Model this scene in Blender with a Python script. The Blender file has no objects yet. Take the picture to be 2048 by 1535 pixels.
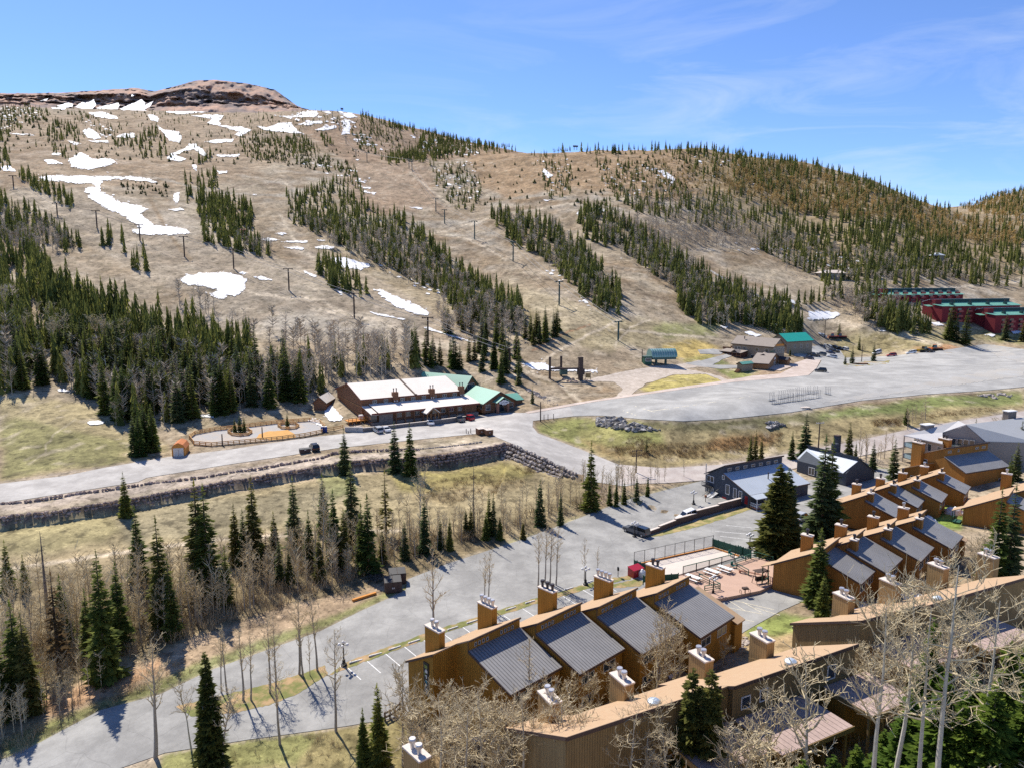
import bpy, math, random
import numpy as np
from mathutils import Vector, Matrix
from mathutils.geometry import delaunay_2d_cdt
R = math.radians
sc = bpy.context.scene
col = sc.collection
rnd = random.Random(7)

# ------------------------------------------------------------------ camera
CAMZ, FPX, CX, CY, PITCH = 60.0, 1446.0, 1024.0, 767.5, R(8.36)
cd = bpy.data.cameras.new('camera')
cam = bpy.data.objects.new('camera', cd); col.objects.link(cam)
cam.location = (0, 0, CAMZ); cam.rotation_euler = (math.pi/2 - PITCH, 0, 0)
cd.sensor_width = 36.0; cd.lens = 36.0*FPX/2048.0
cd.clip_start = 0.5; cd.clip_end = 20000
sc.camera = cam

# ------------------------------------------------------------------ world and sun
SUN_EL, SUN_AZ = R(50), R(-33)          # azimuth measured from +Y towards +X
w = bpy.data.worlds.new("World"); sc.world = w; w.use_nodes = True
nt = w.node_tree; N = nt.nodes; L = nt.links
N.clear()
wo = N.new('ShaderNodeOutputWorld'); bg = N.new('ShaderNodeBackground')
sky = N.new('ShaderNodeTexSky'); sky.sky_type = 'NISHITA'; sky.sun_disc = False
sky.sun_elevation = SUN_EL; sky.sun_rotation = SUN_AZ
sky.altitude = 2900; sky.air_density = 1.0; sky.dust_density = 0.9; sky.ozone_density = 2.2
tc = N.new('ShaderNodeTexCoord'); mp = N.new('ShaderNodeMapping')
mp.inputs['Scale'].default_value = (3.0, 3.0, 16.0); mp.inputs['Rotation'].default_value = (0.0, R(-7), 0)
L.new(tc.outputs['Generated'], mp.inputs['Vector'])
nz = N.new('ShaderNodeTexNoise'); nz.inputs['Scale'].default_value = 1.1; nz.inputs['Detail'].default_value = 9
nz.inputs['Roughness'].default_value = 0.62; nz.inputs['Distortion'].default_value = 0.9
L.new(mp.outputs['Vector'], nz.inputs['Vector'])
cr = N.new('ShaderNodeValToRGB'); cr.color_ramp.elements[0].position = 0.47; cr.color_ramp.elements[1].position = 0.80
L.new(nz.outputs['Fac'], cr.inputs['Fac'])
sx = N.new('ShaderNodeSeparateXYZ'); L.new(tc.outputs['Generated'], sx.inputs['Vector'])
mrx = N.new('ShaderNodeMapRange'); mrx.inputs[1].default_value = -0.3; mrx.inputs[2].default_value = 0.25
L.new(sx.outputs['X'], mrx.inputs[0])
mrz = N.new('ShaderNodeMapRange'); mrz.inputs[1].default_value = 0.42; mrz.inputs[2].default_value = 0.2
L.new(sx.outputs['Z'], mrz.inputs[0])
m1 = N.new('ShaderNodeMath'); m1.operation = 'MULTIPLY'; L.new(cr.outputs['Color'], m1.inputs[0]); L.new(mrx.outputs[0], m1.inputs[1])
m2 = N.new('ShaderNodeMath'); m2.operation = 'MULTIPLY'; L.new(m1.outputs[0], m2.inputs[0]); L.new(mrz.outputs[0], m2.inputs[1])
m3 = N.new('ShaderNodeMath'); m3.operation = 'MULTIPLY'; L.new(m2.outputs[0], m3.inputs[0]); m3.inputs[1].default_value = 0.5
tint = N.new('ShaderNodeMix'); tint.data_type = 'RGBA'; tint.blend_type = 'MULTIPLY'; tint.inputs['Factor'].default_value = 1.0
L.new(sky.outputs['Color'], tint.inputs['A']); tint.inputs['B'].default_value = (0.70, 0.83, 1.08, 1)
mx = N.new('ShaderNodeMix'); mx.data_type = 'RGBA'
L.new(m3.outputs[0], mx.inputs['Factor']); L.new(tint.outputs['Result'], mx.inputs['A']); mx.inputs['B'].default_value = (5.0, 5.4, 5.9, 1)
L.new(mx.outputs['Result'], bg.inputs['Color']); bg.inputs['Strength'].default_value = 0.13
L.new(bg.outputs[0], wo.inputs['Surface'])
sd = bpy.data.lights.new('sun', 'SUN'); sd.energy = 4.9; sd.angle = R(0.5); sd.color = (1.0, 0.935, 0.83)
so = bpy.data.objects.new('sun', sd); col.objects.link(so)
_to = Vector((math.sin(SUN_AZ)*math.cos(SUN_EL), math.cos(SUN_AZ)*math.cos(SUN_EL), math.sin(SUN_EL)))
so.rotation_euler = _to.to_track_quat('Z', 'Y').to_euler(); so.location = (-200, 300, 500)
sc.view_settings.view_transform = 'Standard'; sc.view_settings.look = 'None'
sc.view_settings.exposure = 0.47; sc.view_settings.gamma = 1
sc.cycles.max_bounces = 6; sc.cycles.diffuse_bounces = 4; sc.cycles.glossy_bounces = 2
sc.cycles.transparent_max_bounces = 6; sc.cycles.use_denoising = False
sc.cycles.sample_clamp_indirect = 4.0

# ------------------------------------------------------------------ helpers: picking points, meshes, tags
def rays(px, py):
    px = np.asarray(px, float); py = np.asarray(py, float)
    u = (px-CX)/FPX; v = (CY-py)/FPX
    c, s = math.cos(PITCH), math.sin(PITCH)
    return u, c+v*s, -s+v*c
def P(px, py, z):                       # world point on the level z seen at that picture position
    x, y, d = rays(px, py); t = (z-CAMZ)/d
    return Vector((float(x*t), float(y*t), z))
def PR(px, py, r):                      # the same at a horizontal distance r
    x, y, d = rays(px, py); t = r/np.hypot(x, y)
    return Vector((float(x*t), float(y*t), float(CAMZ+d*t)))
def proj(x, y, z):
    c, s = math.cos(PITCH), math.sin(PITCH)
    dz = z-CAMZ; dep = y*c-dz*s; up = y*s+dz*c
    return CX+FPX*x/dep, CY-FPX*up/dep, dep
def zat(x, y, py):                      # height over the spot (x,y) that is seen at picture row py
    v = (CY-py)/FPX; c, s = math.cos(PITCH), math.sin(PITCH)
    return CAMZ + y*(v*c-s)/(c+v*s)
def Zm(ox, oy, s, pts): return [(ox+a/s, oy+b/s) for a, b in pts]

def tag(o, label=None, cat=None, group=None, kind=None):
    if label: o['label'] = label
    if cat: o['category'] = cat
    if group: o['group'] = group
    if kind: o['kind'] = kind
    return o
def empty(name, loc, rz=0, label=None, cat=None, group=None):
    o = bpy.data.objects.new(name, None); col.objects.link(o)
    o.location = loc; o.rotation_euler = (0, 0, rz); o.empty_display_size = 0.3
    return tag(o, label, cat, group)
def kids(o): return [c for c in bpy.data.objects if c.parent == o]
def copy_tree(o, children, loc=None, rz=None, label=None, group=None, scale=None):
    c = o.copy(); col.objects.link(c)
    if loc is not None: c.location = loc
    if rz is not None: c.rotation_euler = (0, 0, rz)
    if scale is not None: c.scale = (scale,)*3 if not hasattr(scale, '__len__') else scale
    if label: c['label'] = label
    if group: c['group'] = group
    for ch, sub in children:
        d = ch.copy(); col.objects.link(d); d.parent = c
        for g in sub:
            e = g.copy(); col.objects.link(e); e.parent = d
    return c
def tree_of(o): return [(c, kids(c)) for c in kids(o)]

class MB:
    def __init__(s, org=(0, 0, 0)): s.v = []; s.f = []; s.org = Vector(org)
    def poly(s, pts):
        i = len(s.v); s.v += [tuple(Vector(p)-s.org) for p in pts]; s.f.append(tuple(range(i, i+len(pts)))); return s
    def prism(s, bot, top, caps=True):
        n = len(bot); i = len(s.v)
        s.v += [tuple(Vector(p)-s.org) for p in bot]+[tuple(Vector(p)-s.org) for p in top]
        for k in range(n):
            j = (k+1) % n; s.f.append((i+k, i+j, i+n+j, i+n+k))
        if caps: s.f.append(tuple(i+k for k in reversed(range(n)))); s.f.append(tuple(i+n+k for k in range(n)))
        return s
    def ext(s, foot, z0, z1):
        return s.prism([(p[0], p[1], z0) for p in foot], [(p[0], p[1], z1) for p in foot])
    def box(s, a, b, z=0):              # axis aligned, optionally turned about its centre
        (x0, y0, z0), (x1, y1, z1) = a, b; cx, cy = (x0+x1)/2, (y0+y1)/2; c, q = math.cos(z), math.sin(z)
        f = [(x0, y0), (x1, y0), (x1, y1), (x0, y1)]
        f = [(cx+(x-cx)*c-(y-cy)*q, cy+(x-cx)*q+(y-cy)*c) for x, y in f]
        return s.ext(f, z0, z1)
    def slab(s, pts, t, up=None):       # a sheet of thickness t below the given corner points
        n = Vector(up) if up else Vector((0, 0, 1))
        return s.prism([Vector(p)-n*t for p in pts], [Vector(p) for p in pts])
    def bar(s, p, q, wd, ht=None):      # square bar between two points
        p, q = Vector(p), Vector(q); ht = ht or wd
        d = (q-p).normalized(); a = d.cross(Vector((0, 0, 1)))
        if a.length < 1e-3: a = Vector((1, 0, 0))
        a.normalize(); b = a.cross(d).normalized()
        c = [(-wd/2, -ht/2), (wd/2, -ht/2), (wd/2, ht/2), (-wd/2, ht/2)]
        return s.prism([p+a*x+b*y for x, y in c], [q+a*x+b*y for x, y in c])
    def tube(s, p, q, r0, r1=None, n=8, caps=True):
        p, q = Vector(p), Vector(q); r1 = r0 if r1 is None else r1
        d = (q-p).normalized(); a = d.cross(Vector((0, 0, 1)) if abs(d.z) < .95 else Vector((1, 0, 0))).normalized(); b = d.cross(a)
        A = [(math.cos(2*math.pi*k/n), math.sin(2*math.pi*k/n)) for k in range(n)]
        return s.prism([p+a*(x*r0)+b*(y*r0) for x, y in A], [q+a*(x*r1)+b*(y*r1) for x, y in A], caps)
    def lathe(s, prof, c=(0, 0, 0), n=10):
        i = len(s.v); c = Vector(c)
        for r, z in prof:
            for k in range(n):
                a = 2*math.pi*k/n; s.v.append(tuple(c+Vector((r*math.cos(a), r*math.sin(a), z))-s.org))
        for m in range(len(prof)-1):
            for k in range(n):
                j = (k+1) % n; s.f.append((i+m*n+k, i+m*n+j, i+(m+1)*n+j, i+(m+1)*n+k))
        s.f.append(tuple(i+k for k in reversed(range(n)))); s.f.append(tuple(i+(len(prof)-1)*n+k for k in range(n)))
        return s
    def blob(s, c, rx, ry, rz, seed=0, amp=.2, n=7, m=5):
        rr = random.Random(seed); prof = []
        i = len(s.v); c = Vector(c)
        for a in range(m+1):
            t = math.pi*a/m
            for k in range(n):
                ph = 2*math.pi*(k+.5*(a % 2))/n; j = 1+amp*(rr.random()-.5)*2
                s.v.append(tuple(c+Vector((rx*math.sin(t)*math.cos(ph)*j, ry*math.sin(t)*math.sin(ph)*j, rz*math.cos(t)*j))-s.org))
        for a in range(m):
            for k in range(n):
                j = (k+1) % n; s.f.append((i+a*n+k, i+(a+1)*n+k, i+(a+1)*n+j, i+a*n+j))
        return s
    def build(s, name, mat, parent=None, smooth=False):
        me = bpy.data.meshes.new(name); me.from_pydata(s.v, [], s.f); me.update()
        if mat: me.materials.append(mat)
        if smooth: me.polygons.foreach_set('use_smooth', [True]*len(me.polygons))
        o = bpy.data.objects.new(name, me); col.objects.link(o)
        if parent: o.parent = parent
        elif s.org.length > 0: o.location = s.org
        return o
def mesh_np(name, V, F, mat, smooth=False):      # V (n,3), F (m,k) with k = 3 or 4
    me = bpy.data.meshes.new(name); k = F.shape[1]
    me.vertices.add(len(V)); me.vertices.foreach_set('co', np.ascontiguousarray(V, np.float32).ravel())
    me.loops.add(F.size); me.loops.foreach_set('vertex_index', np.ascontiguousarray(F, np.int32).ravel())
    me.polygons.add(len(F)); me.polygons.foreach_set('loop_start', np.arange(0, F.size, k, dtype=np.int32))
    me.update(calc_edges=True)
    if smooth: me.polygons.foreach_set('use_smooth', np.ones(len(F), bool))
    if mat: me.materials.append(mat)
    o = bpy.data.objects.new(name, me); col.objects.link(o); return o

# ------------------------------------------------------------------ materials
def mat(name, c, rough=.8, var=.15, scale=1.0, stripe=None, metal=0, bump=0, spec=.3, c2=None, attr=False, thr=None, coord='Object', stretch=None):
    """procedural surface: base colour c broken up by noise; stripe = (period, width, darkness) lines running down the slope"""
    m = bpy.data.materials.new(name); m.use_nodes = True; n = m.node_tree.nodes; l = m.node_tree.links
    b = n['Principled BSDF']; b.inputs['Roughness'].default_value = rough; b.inputs['Metallic'].default_value = metal
    b.inputs['Specular IOR Level'].default_value = spec
    g = n.new('ShaderNodeNewGeometry')
    t = n.new('ShaderNodeTexCoord')
    src = g.outputs['Position'] if coord == 'World' else t.outputs['Object']
    if stretch:
        mpn = n.new('ShaderNodeMapping'); mpn.inputs['Scale'].default_value = stretch; l.new(src, mpn.inputs['Vector']); src = mpn.outputs['Vector']
    nz = n.new('ShaderNodeTexNoise'); nz.inputs['Scale'].default_value = scale; nz.inputs['Detail'].default_value = 6; nz.inputs['Roughness'].default_value = .65
    l.new(src, nz.inputs['Vector'])
    if attr:
        base = n.new('ShaderNodeAttribute'); base.attribute_name = 'Col'; bc = base.outputs['Color']
    elif c2:
        mx = n.new('ShaderNodeMix'); mx.data_type = 'RGBA'; mx.inputs['A'].default_value = (*c, 1); mx.inputs['B'].default_value = (*c2, 1)
        mr0 = n.new('ShaderNodeMapRange'); a0, a1 = thr or (.4, .6); mr0.inputs[1].default_value = a0; mr0.inputs[2].default_value = a1
        l.new(nz.outputs['Fac'], mr0.inputs[0]); l.new(mr0.outputs[0], mx.inputs['Factor']); bc = mx.outputs['Result']
    else:
        rgb = n.new('ShaderNodeRGB'); rgb.outputs[0].default_value = (*c, 1); bc = rgb.outputs[0]
    mr = n.new('ShaderNodeMapRange'); mr.inputs[1].default_value = .28; mr.inputs[2].default_value = .72
    mr.inputs[3].default_value = 1-var; mr.inputs[4].default_value = 1+var
    l.new(nz.outputs['Fac'], mr.inputs[0])
    fac = mr.outputs[0]
    if stripe:
        per, wid, dark = stripe
        cx = n.new('ShaderNodeVectorMath'); cx.operation = 'CROSS_PRODUCT'; l.new(g.outputs['True Normal'], cx.inputs[0]); cx.inputs[1].default_value = (0, 0, 1)
        nm = n.new('ShaderNodeVectorMath'); nm.operation = 'NORMALIZE'; l.new(cx.outputs[0], nm.inputs[0])
        dt = n.new('ShaderNodeVectorMath'); dt.operation = 'DOT_PRODUCT'; l.new(nm.outputs[0], dt.inputs[0]); l.new(g.outputs['Position'], dt.inputs[1])
        dv = n.new('ShaderNodeMath'); dv.operation = 'DIVIDE'; l.new(dt.outputs['Value'], dv.inputs[0]); dv.inputs[1].default_value = per
        fr = n.new('ShaderNodeMath'); fr.operation = 'FRACT'; l.new(dv.outputs[0], fr.inputs[0])
        lt = n.new('ShaderNodeMath'); lt.operation = 'LESS_THAN'; l.new(fr.outputs[0], lt.inputs[0]); lt.inputs[1].default_value = wid
        mm = n.new('ShaderNodeMath'); mm.operation = 'MULTIPLY_ADD'; l.new(lt.outputs[0], mm.inputs[0]); mm.inputs[1].default_value = -dark; mm.inputs[2].default_value = 1
        m2 = n.new('ShaderNodeMath'); m2.operation = 'MULTIPLY'; l.new(mm.outputs[0], m2.inputs[0]); l.new(fac, m2.inputs[1]); fac = m2.outputs[0]
    sc_ = n.new('ShaderNodeVectorMath'); sc_.operation = 'SCALE'; l.new(bc, sc_.inputs[0]); l.new(fac, sc_.inputs['Scale'])
    l.new(sc_.outputs[0], b.inputs['Base Color'])
    if bump:
        bp = n.new('ShaderNodeBump'); bp.inputs['Strength'].default_value = bump; bp.inputs['Distance'].default_value = .3
        l.new(nz.outputs['Fac'], bp.inputs['Height']); l.new(bp.outputs[0], b.inputs['Normal'])
    return m
# ------------------------------------------------------------------ the lie of the land
# spot heights: (picture x, picture y, 'H' metres below the camera | 'r' horizontal distance, value)
SPOTS = []
def HH(*a): SPOTS.extend((x, y, 'H', v) for x, y, v in a)
def RR(*a): SPOTS.extend((x, y, 'r', v) for x, y, v in a)
HH((-250,1900,57),(0,1900,56),(500,1900,55),(1000,1900,52),(1500,1900,48),(2048,1900,41),(2350,1900,38),
   (-250,1535,55),(0,1535,54),(250,1535,53.5),(500,1535,53.5),(750,1535,53.5),(1000,1535,53),(1250,1535,50.5),(1500,1535,48.5),(1750,1535,46.5),(2048,1535,44),(2350,1535,42),
   (-250,1300,55),(0,1300,54),(250,1300,53),(500,1300,52.2),(650,1350,52.2),(780,1297,51.4),(950,1400,52.3),(1120,1340,51.6),(1290,1390,51.2),(1480,1265,50.6),(1560,1250,50.2),(1650,1290,48.5),(1900,1300,47.5),(2048,1350,46),(2350,1300,44),
   (1800,1200,49.5),(1900,1120,49.5),(2048,1080,48.5),(2350,1080,46),
   (-250,1150,51.5),(0,1150,51),(150,1170,51.3),(400,1150,51),(600,1170,51.2),(800,1165,51),(1000,1200,51),(1187,1170,50.4),(1430,1200,50.3),(1560,1190,50.2),(1700,1120,50),
   (-250,1110,50),(0,1075,48.9),(0,1110,49.7),(200,1065,49.2),(500,1060,49.3),(750,1060,49.4),(950,1080,49.8),(1100,1060,49.6),(1270,1065,50.0),(1450,1060,49.8),(1560,1050,49.7),(1620,1000,49.3),(1760,1010,49.2),(1950,1000,48.2),
   (1350,1000,49.6),(1480,1000,49.5),(1650,950,48.8),(1580,940,48.8),(1800,960,48.5),(1950,900,46.5),(2250,950,45))
HH((-250,1030,46.8),(0,985,45.1),(0,1012,45.7),(140,965,44.9),(150,1000,45.6),(300,930,44.0),(300,975,45.2),(480,905,43.4),(480,945,44.2),(640,885,42.7),(640,922,43.2),(841,863,42.2),(841,895,42.7),(950,850,42.0),(950,885,42.5),(1025,878,42.4),(1040,845,42),
   (1090,905,44.2),(1166,935,46.6),(1250,945,47.6),(1330,955,48.2),(1450,945,48),(1560,915,47.4),(1700,900,46.5),(1850,868,45.0),(2040,835,43),(2250,810,42),
   (1060,832,41.5),(1130,818,40.6),(1200,815,40.2),(1285,835,40),(1365,840,39.9),(1365,800,39.6),(1500,830,39.5),(1500,770,39.0),(1600,818,39.1),(1600,765,38.6),(1700,800,38.8),(1700,740,38),(1847,786,38.4),(1800,720,37.4),(1950,750,37.6),(2048,772,38),(2048,706,36.4),(1960,693,36.4),(2250,760,38),(2250,700,36.5),
   (1110,850,43.4),(1180,880,45.4),(1250,905,46.4),(1290,858,42),(1365,870,43.2),(1365,895,45.3),(1500,880,44.8),(1500,858,42.4),(1480,905,46.5),(1650,860,43.0),(1750,830,41.2),(1900,808,40),(2048,790,39.8),(2250,780,39.5),
   (-250,900,43.5),(0,900,43),(0,935,44.2),(0,850,40.5),(150,850,40.6),(150,905,43.0),(200,790,37),(300,860,42.4),(345,905,43.9),(500,840,41.4),(430,880,43),(600,860,42.2),(650,805,39.4),(650,840,41.6),(720,845,41.8),
   (830,830,41.8),(900,800,41),(1000,815,41.3),(840,735,31.5),(700,735,31),(1000,745,34),(1130,755,36.2),(1130,790,39.2),(1226,752,36.4),(1325,728,34.6),(1350,770,37.6),(1250,785,39),(1440,715,34.6),(1530,735,36.6),(1600,725,36.4),(1650,685,34.4),(1650,715,36.3),(1750,690,35.4))
RR((-250,700,340),(-250,560,420),(-250,400,600),(-250,300,850),(-250,230,1200),(-250,205,1500),
   (0,800,265),(0,720,305),(0,640,345),(0,560,405),(0,480,480),(0,400,580),(0,330,720),(0,280,880),(0,235,1080),(0,216,1250),(0,214,1500),
   (250,710,300),(250,640,345),(250,560,400),(250,470,490),(250,400,580),(250,340,700),(250,290,860),(250,245,1080),(250,222,1300),(250,221,1500),
   (450,700,285),(450,650,325),(450,580,375),(450,500,450),(450,430,545),(450,370,655),(450,320,785),(450,270,970),(450,232,1200),(450,226,1350),(450,224,1550),
   (650,690,285),(650,640,322),(650,580,372),(650,500,455),(650,430,555),(650,370,675),(650,310,840),(650,260,1010),(650,222,1150),(650,238,1350),
   (740,236,1150),(740,250,1350),
   (850,710,278),(850,640,332),(850,560,412),(850,480,505),(850,420,600),(850,370,705),(850,340,775),(850,323,825),(850,333,880),(850,318,960),(850,280,1120),(850,262,1200),(850,280,1400),
   (1000,700,288),(1000,620,350),(1000,540,430),(1000,460,530),(1000,400,630),(1000,350,740),(1000,320,810),(1000,307,850),(1000,318,930),(1000,308,1080),(1000,296,1220),(1000,310,1400),
   (1200,680,310),(1200,600,368),(1200,520,452),(1200,440,552),(1200,380,650),(1200,330,765),(1200,308,830),(1200,300,860),(1200,318,960),(1200,330,1200),
   (1400,660,362),(1400,580,432),(1400,500,520),(1400,430,612),(1400,370,720),(1400,320,835),(1400,296,890),(1400,316,1000),(1400,330,1250),
   (1600,640,430),(1600,570,500),(1600,500,600),(1600,430,720),(1600,370,830),(1600,335,905),(1600,323,935),(1600,345,1060),(1600,360,1300),
   (1750,640,450),(1750,590,500),(1750,520,600),(1750,450,720),(1750,400,830),(1750,364,925),(1750,385,1060),(1750,400,1300),
   (1900,660,460),(1900,610,530),(1900,560,605),(1900,510,705),(1900,460,835),(1900,421,980),(1900,440,1100),(1900,440,1350),
   (2048,655,520),(2048,600,600),(2048,545,700),(2048,480,850),(2048,435,1000),(2048,408,1150),(2048,381,1330),(2048,400,1600),
   (1960,640,500),(1980,412,1150),(1980,400,1330),
   (2250,650,560),(2250,560,720),(2250,450,980),(2250,380,1250),(2250,350,1500))

# a terrace: the ground drops by h behind... in front of this line of boulder wall and eases back to the slope
WALL_PX = [(-120,1050,2.2),(0,1033,2.3),(117,1021,2.0),(234,1001,2.2),(300,990,2.2),(420,968,2.2),(500,955,2.0),(578,942,2.0),(672,926,2.4),(719,920,2.2),(844,914,2.6),(890,908.6,3.2),(949,899,3.0),(1008,887,2.9),(1027,889,2.7),(1090,917,2.2),(1156,948,1.0)]
WALL_H = [47,46.5,46.3,46.1,45.9,45.2,44.7,44.2,43.3,43.2,42.9,42.8,42.6,42.5,42.6,44.3,46.2]
WALL_W = [P(a, b, CAMZ-h) for (a, b, c), h in zip(WALL_PX, WALL_H)]
WALL_D = [c for a, b, c in WALL_PX]
def smooth(t): t = np.clip(t, 0, 1); return t*t*(3-2*t)
def step(x, y):
    x = np.asarray(x, float); y = np.asarray(y, float)
    best = np.full(x.shape, 1e9); sd = np.zeros(x.shape); hh = np.zeros(x.shape)
    for i in range(len(WALL_W)-1):
        a, b = WALL_W[i], WALL_W[i+1]; dx, dy = b.x-a.x, b.y-a.y; l2 = dx*dx+dy*dy
        t = np.clip(((x-a.x)*dx+(y-a.y)*dy)/l2, 0, 1); qx = a.x+t*dx; qy = a.y+t*dy
        d = np.hypot(x-qx, y-qy); side = ((x-a.x)*dy-(y-a.y)*dx)/math.sqrt(l2)
        m = d < best; best = np.where(m, d, best); sd = np.where(m, np.where(side > 0, d, -d), sd); hh = np.where(m, WALL_D[i]+t*(WALL_D[i+1]-WALL_D[i]), hh)
    return -hh*smooth((sd-.2)/1.3)*(1-smooth((sd-8)/30))

def spot_xyz():
    out = []
    for x, y, k, v in SPOTS:
        p = P(x, y, CAMZ-v) if k == 'H' else PR(x, y, v)
        out.append(p)
    return np.array(out)
_S = list(spot_xyz())
for _i, (_p, _d) in enumerate(zip(WALL_W, WALL_D)):   # the terrace edge itself and the meadow a little way out
    _a, _b = WALL_W[max(0, _i-1)], WALL_W[min(len(WALL_W)-1, _i+1)]; _t = Vector((_b.x-_a.x, _b.y-_a.y, 0)).normalized(); _o = Vector((_t.y, -_t.x, 0))
    _S += [np.array(_p-Vector((0, 0, .05))), np.array(_p+_o*9-Vector((0, 0, _d+.45)))]
_S = np.array(_S)
_r = np.hypot(_S[:, 0], _S[:, 1]); _az = np.arctan2(_S[:, 0], _S[:, 1])
_tz = (_S[:, 2]-step(_S[:, 0], _S[:, 1])-CAMZ)/_r
AK = 2.0
_u = np.stack([_az*AK, np.log(_r)], 1)
def _phi(d2): return np.where(d2 > 1e-12, .5*d2*np.log(np.maximum(d2, 1e-12)), 0)
_n = len(_u); _K = _phi(((_u[:, None]-_u[None])**2).sum(-1))
_P = np.concatenate([np.ones((_n, 1)), _u], 1)
_A = np.zeros((_n+3, _n+3)); _A[:_n, :_n] = _K+np.eye(_n)*2e-4; _A[:_n, _n:] = _P; _A[_n:, :_n] = _P.T
_c = np.linalg.solve(_A, np.concatenate([_tz, np.zeros(3)]))
def tps(u):
    out = np.empty(len(u))
    for i in range(0, len(u), 20000):
        q = u[i:i+20000]; d2 = (q[:, None, 0]-_u[None, :, 0])**2+(q[:, None, 1]-_u[None, :, 1])**2
        out[i:i+20000] = _phi(d2)@_c[:_n]+_c[_n]+q@_c[_n+1:]
    return out
def vnoise(x, y, seed=0):
    xi = np.floor(x).astype(int); yi = np.floor(y).astype(int); fx = x-xi; fy = y-yi
    def h(a, b):
        n = (a*374761393+b*668265263+seed*1442695041) & 0x7fffffff; n = ((n ^ (n >> 13))*1274126177) & 0x7fffffff
        return ((n ^ (n >> 16)) & 0xffff)/65535.0
    fx = fx*fx*(3-2*fx); fy = fy*fy*(3-2*fy)
    return (h(xi, yi)*(1-fx)+h(xi+1, yi)*fx)*(1-fy)+(h(xi, yi+1)*(1-fx)+h(xi+1, yi+1)*fx)*fy
def fbm(x, y, seed=0, o=4):
    s = 0; a = .5
    for i in range(o): s = s+a*(vnoise(x, y, seed+i)-.5); x = x*2.03; y = y*2.03; a *= .5
    return s
NA, NR = 860, 760
AZ = np.linspace(-.86, .86, NA); LR = np.linspace(math.log(24), math.log(1750), NR)
_ga, _gl = np.meshgrid(AZ, LR)          # rows by distance, columns by bearing
# the spline is smooth: solve it on a coarser grid and interpolate
_ca = np.linspace(AZ[0], AZ[-1], 173); _cl = np.linspace(LR[0], LR[-1], 305)
_A2, _L2 = np.meshgrid(_ca, _cl); _T = tps(np.stack([_A2.ravel()*AK, _L2.ravel()], 1)).reshape(_A2.shape)
def bilin(T, a, l, a0, a1, l0, l1):
    fa = np.clip((a-a0)/(a1-a0)*(T.shape[1]-1), 0, T.shape[1]-1.001); fl = np.clip((l-l0)/(l1-l0)*(T.shape[0]-1), 0, T.shape[0]-1.001)
    i = fa.astype(int); j = fl.astype(int); fa -= i; fl -= j
    return (T[j, i]*(1-fa)+T[j, i+1]*fa)*(1-fl)+(T[j+1, i]*(1-fa)+T[j+1, i+1]*fa)*fl
def cubic(T, a, l):
    fa = np.clip((a-_ca[0])/(_ca[1]-_ca[0]), 1, len(_ca)-2.001); fl = np.clip((l-_cl[0])/(_cl[1]-_cl[0]), 1, len(_cl)-2.001)
    i = fa.astype(int); j = fl.astype(int); fa = fa-i; fl = fl-j
    def wt(t): return (-.5*t+t*t-.5*t**3, 1-2.5*t*t+1.5*t**3, .5*t+2*t*t-1.5*t**3, -.5*t*t+.5*t**3)
    wa, wl = wt(fa), wt(fl); s = 0
    for q in range(4):
        for p in range(4):
            s = s+T[np.minimum(j-1+q, T.shape[0]-1), np.minimum(i-1+p, T.shape[1]-1)]*wa[p]*wl[q]
    return s
_gr = np.exp(_gl); _gx = _gr*np.sin(_ga); _gy = _gr*np.cos(_ga)
_gz = CAMZ+_gr*cubic(_T, _ga, _gl)+step(_gx, _gy)
_hm = smooth((_gr-300)/150)
_gz = _gz+_hm*(fbm(_gx/45, _gy/45, 3, 4)*4.5+fbm(_gx/10, _gy/10, 11, 3)*2.2)+(1-_hm)*fbm(_gx/7, _gy/7, 5, 3)*.10
TT = (_gz-CAMZ)/_gr                     # tangent of elevation, the whole land on one grid
def gz(x, y):
    x = np.asarray(x, float); y = np.asarray(y, float); r = np.hypot(x, y)
    return CAMZ+r*bilin(TT, np.arctan2(x, y), np.log(r), AZ[0], AZ[-1], LR[0], LR[-1])
def G(px, py):
    """where the sight line through a picture position first meets the ground"""
    x, y, d = rays(np.atleast_1d(px), np.atleast_1d(py)); h = np.hypot(x, y); az = np.arctan2(x, y); te = d/h
    fa = np.clip((az-AZ[0])/(AZ[-1]-AZ[0])*(NA-1), 0, NA-1.001); i = fa.astype(int); fa = fa-i
    out = np.zeros((len(az), 3))
    for k in range(0, len(az), 4000):
        s = slice(k, k+4000); C = TT[:, i[s]]*(1-fa[s])+TT[:, i[s]+1]*fa[s]
        hit = C >= te[s][None]; j = np.where(hit.any(0), hit.argmax(0), NR-1); j = np.maximum(j, 1); q = np.arange(C.shape[1])
        c0, c1 = C[j-1, q], C[j, q]; t = np.clip((te[s]-c0)/np.where(np.abs(c1-c0) < 1e-9, 1e-9, c1-c0), 0, 1)
        r = np.exp(LR[j-1]+(LR[j]-LR[j-1])*t); out[s, 0] = r*np.sin(az[s]); out[s, 1] = r*np.cos(az[s]); out[s, 2] = CAMZ+r*te[s]
    return out
def G1(px, py): return Vector(G([px], [py])[0])
def on(p): return Vector((p[0], p[1], float(gz(p[0], p[1]))))

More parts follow.
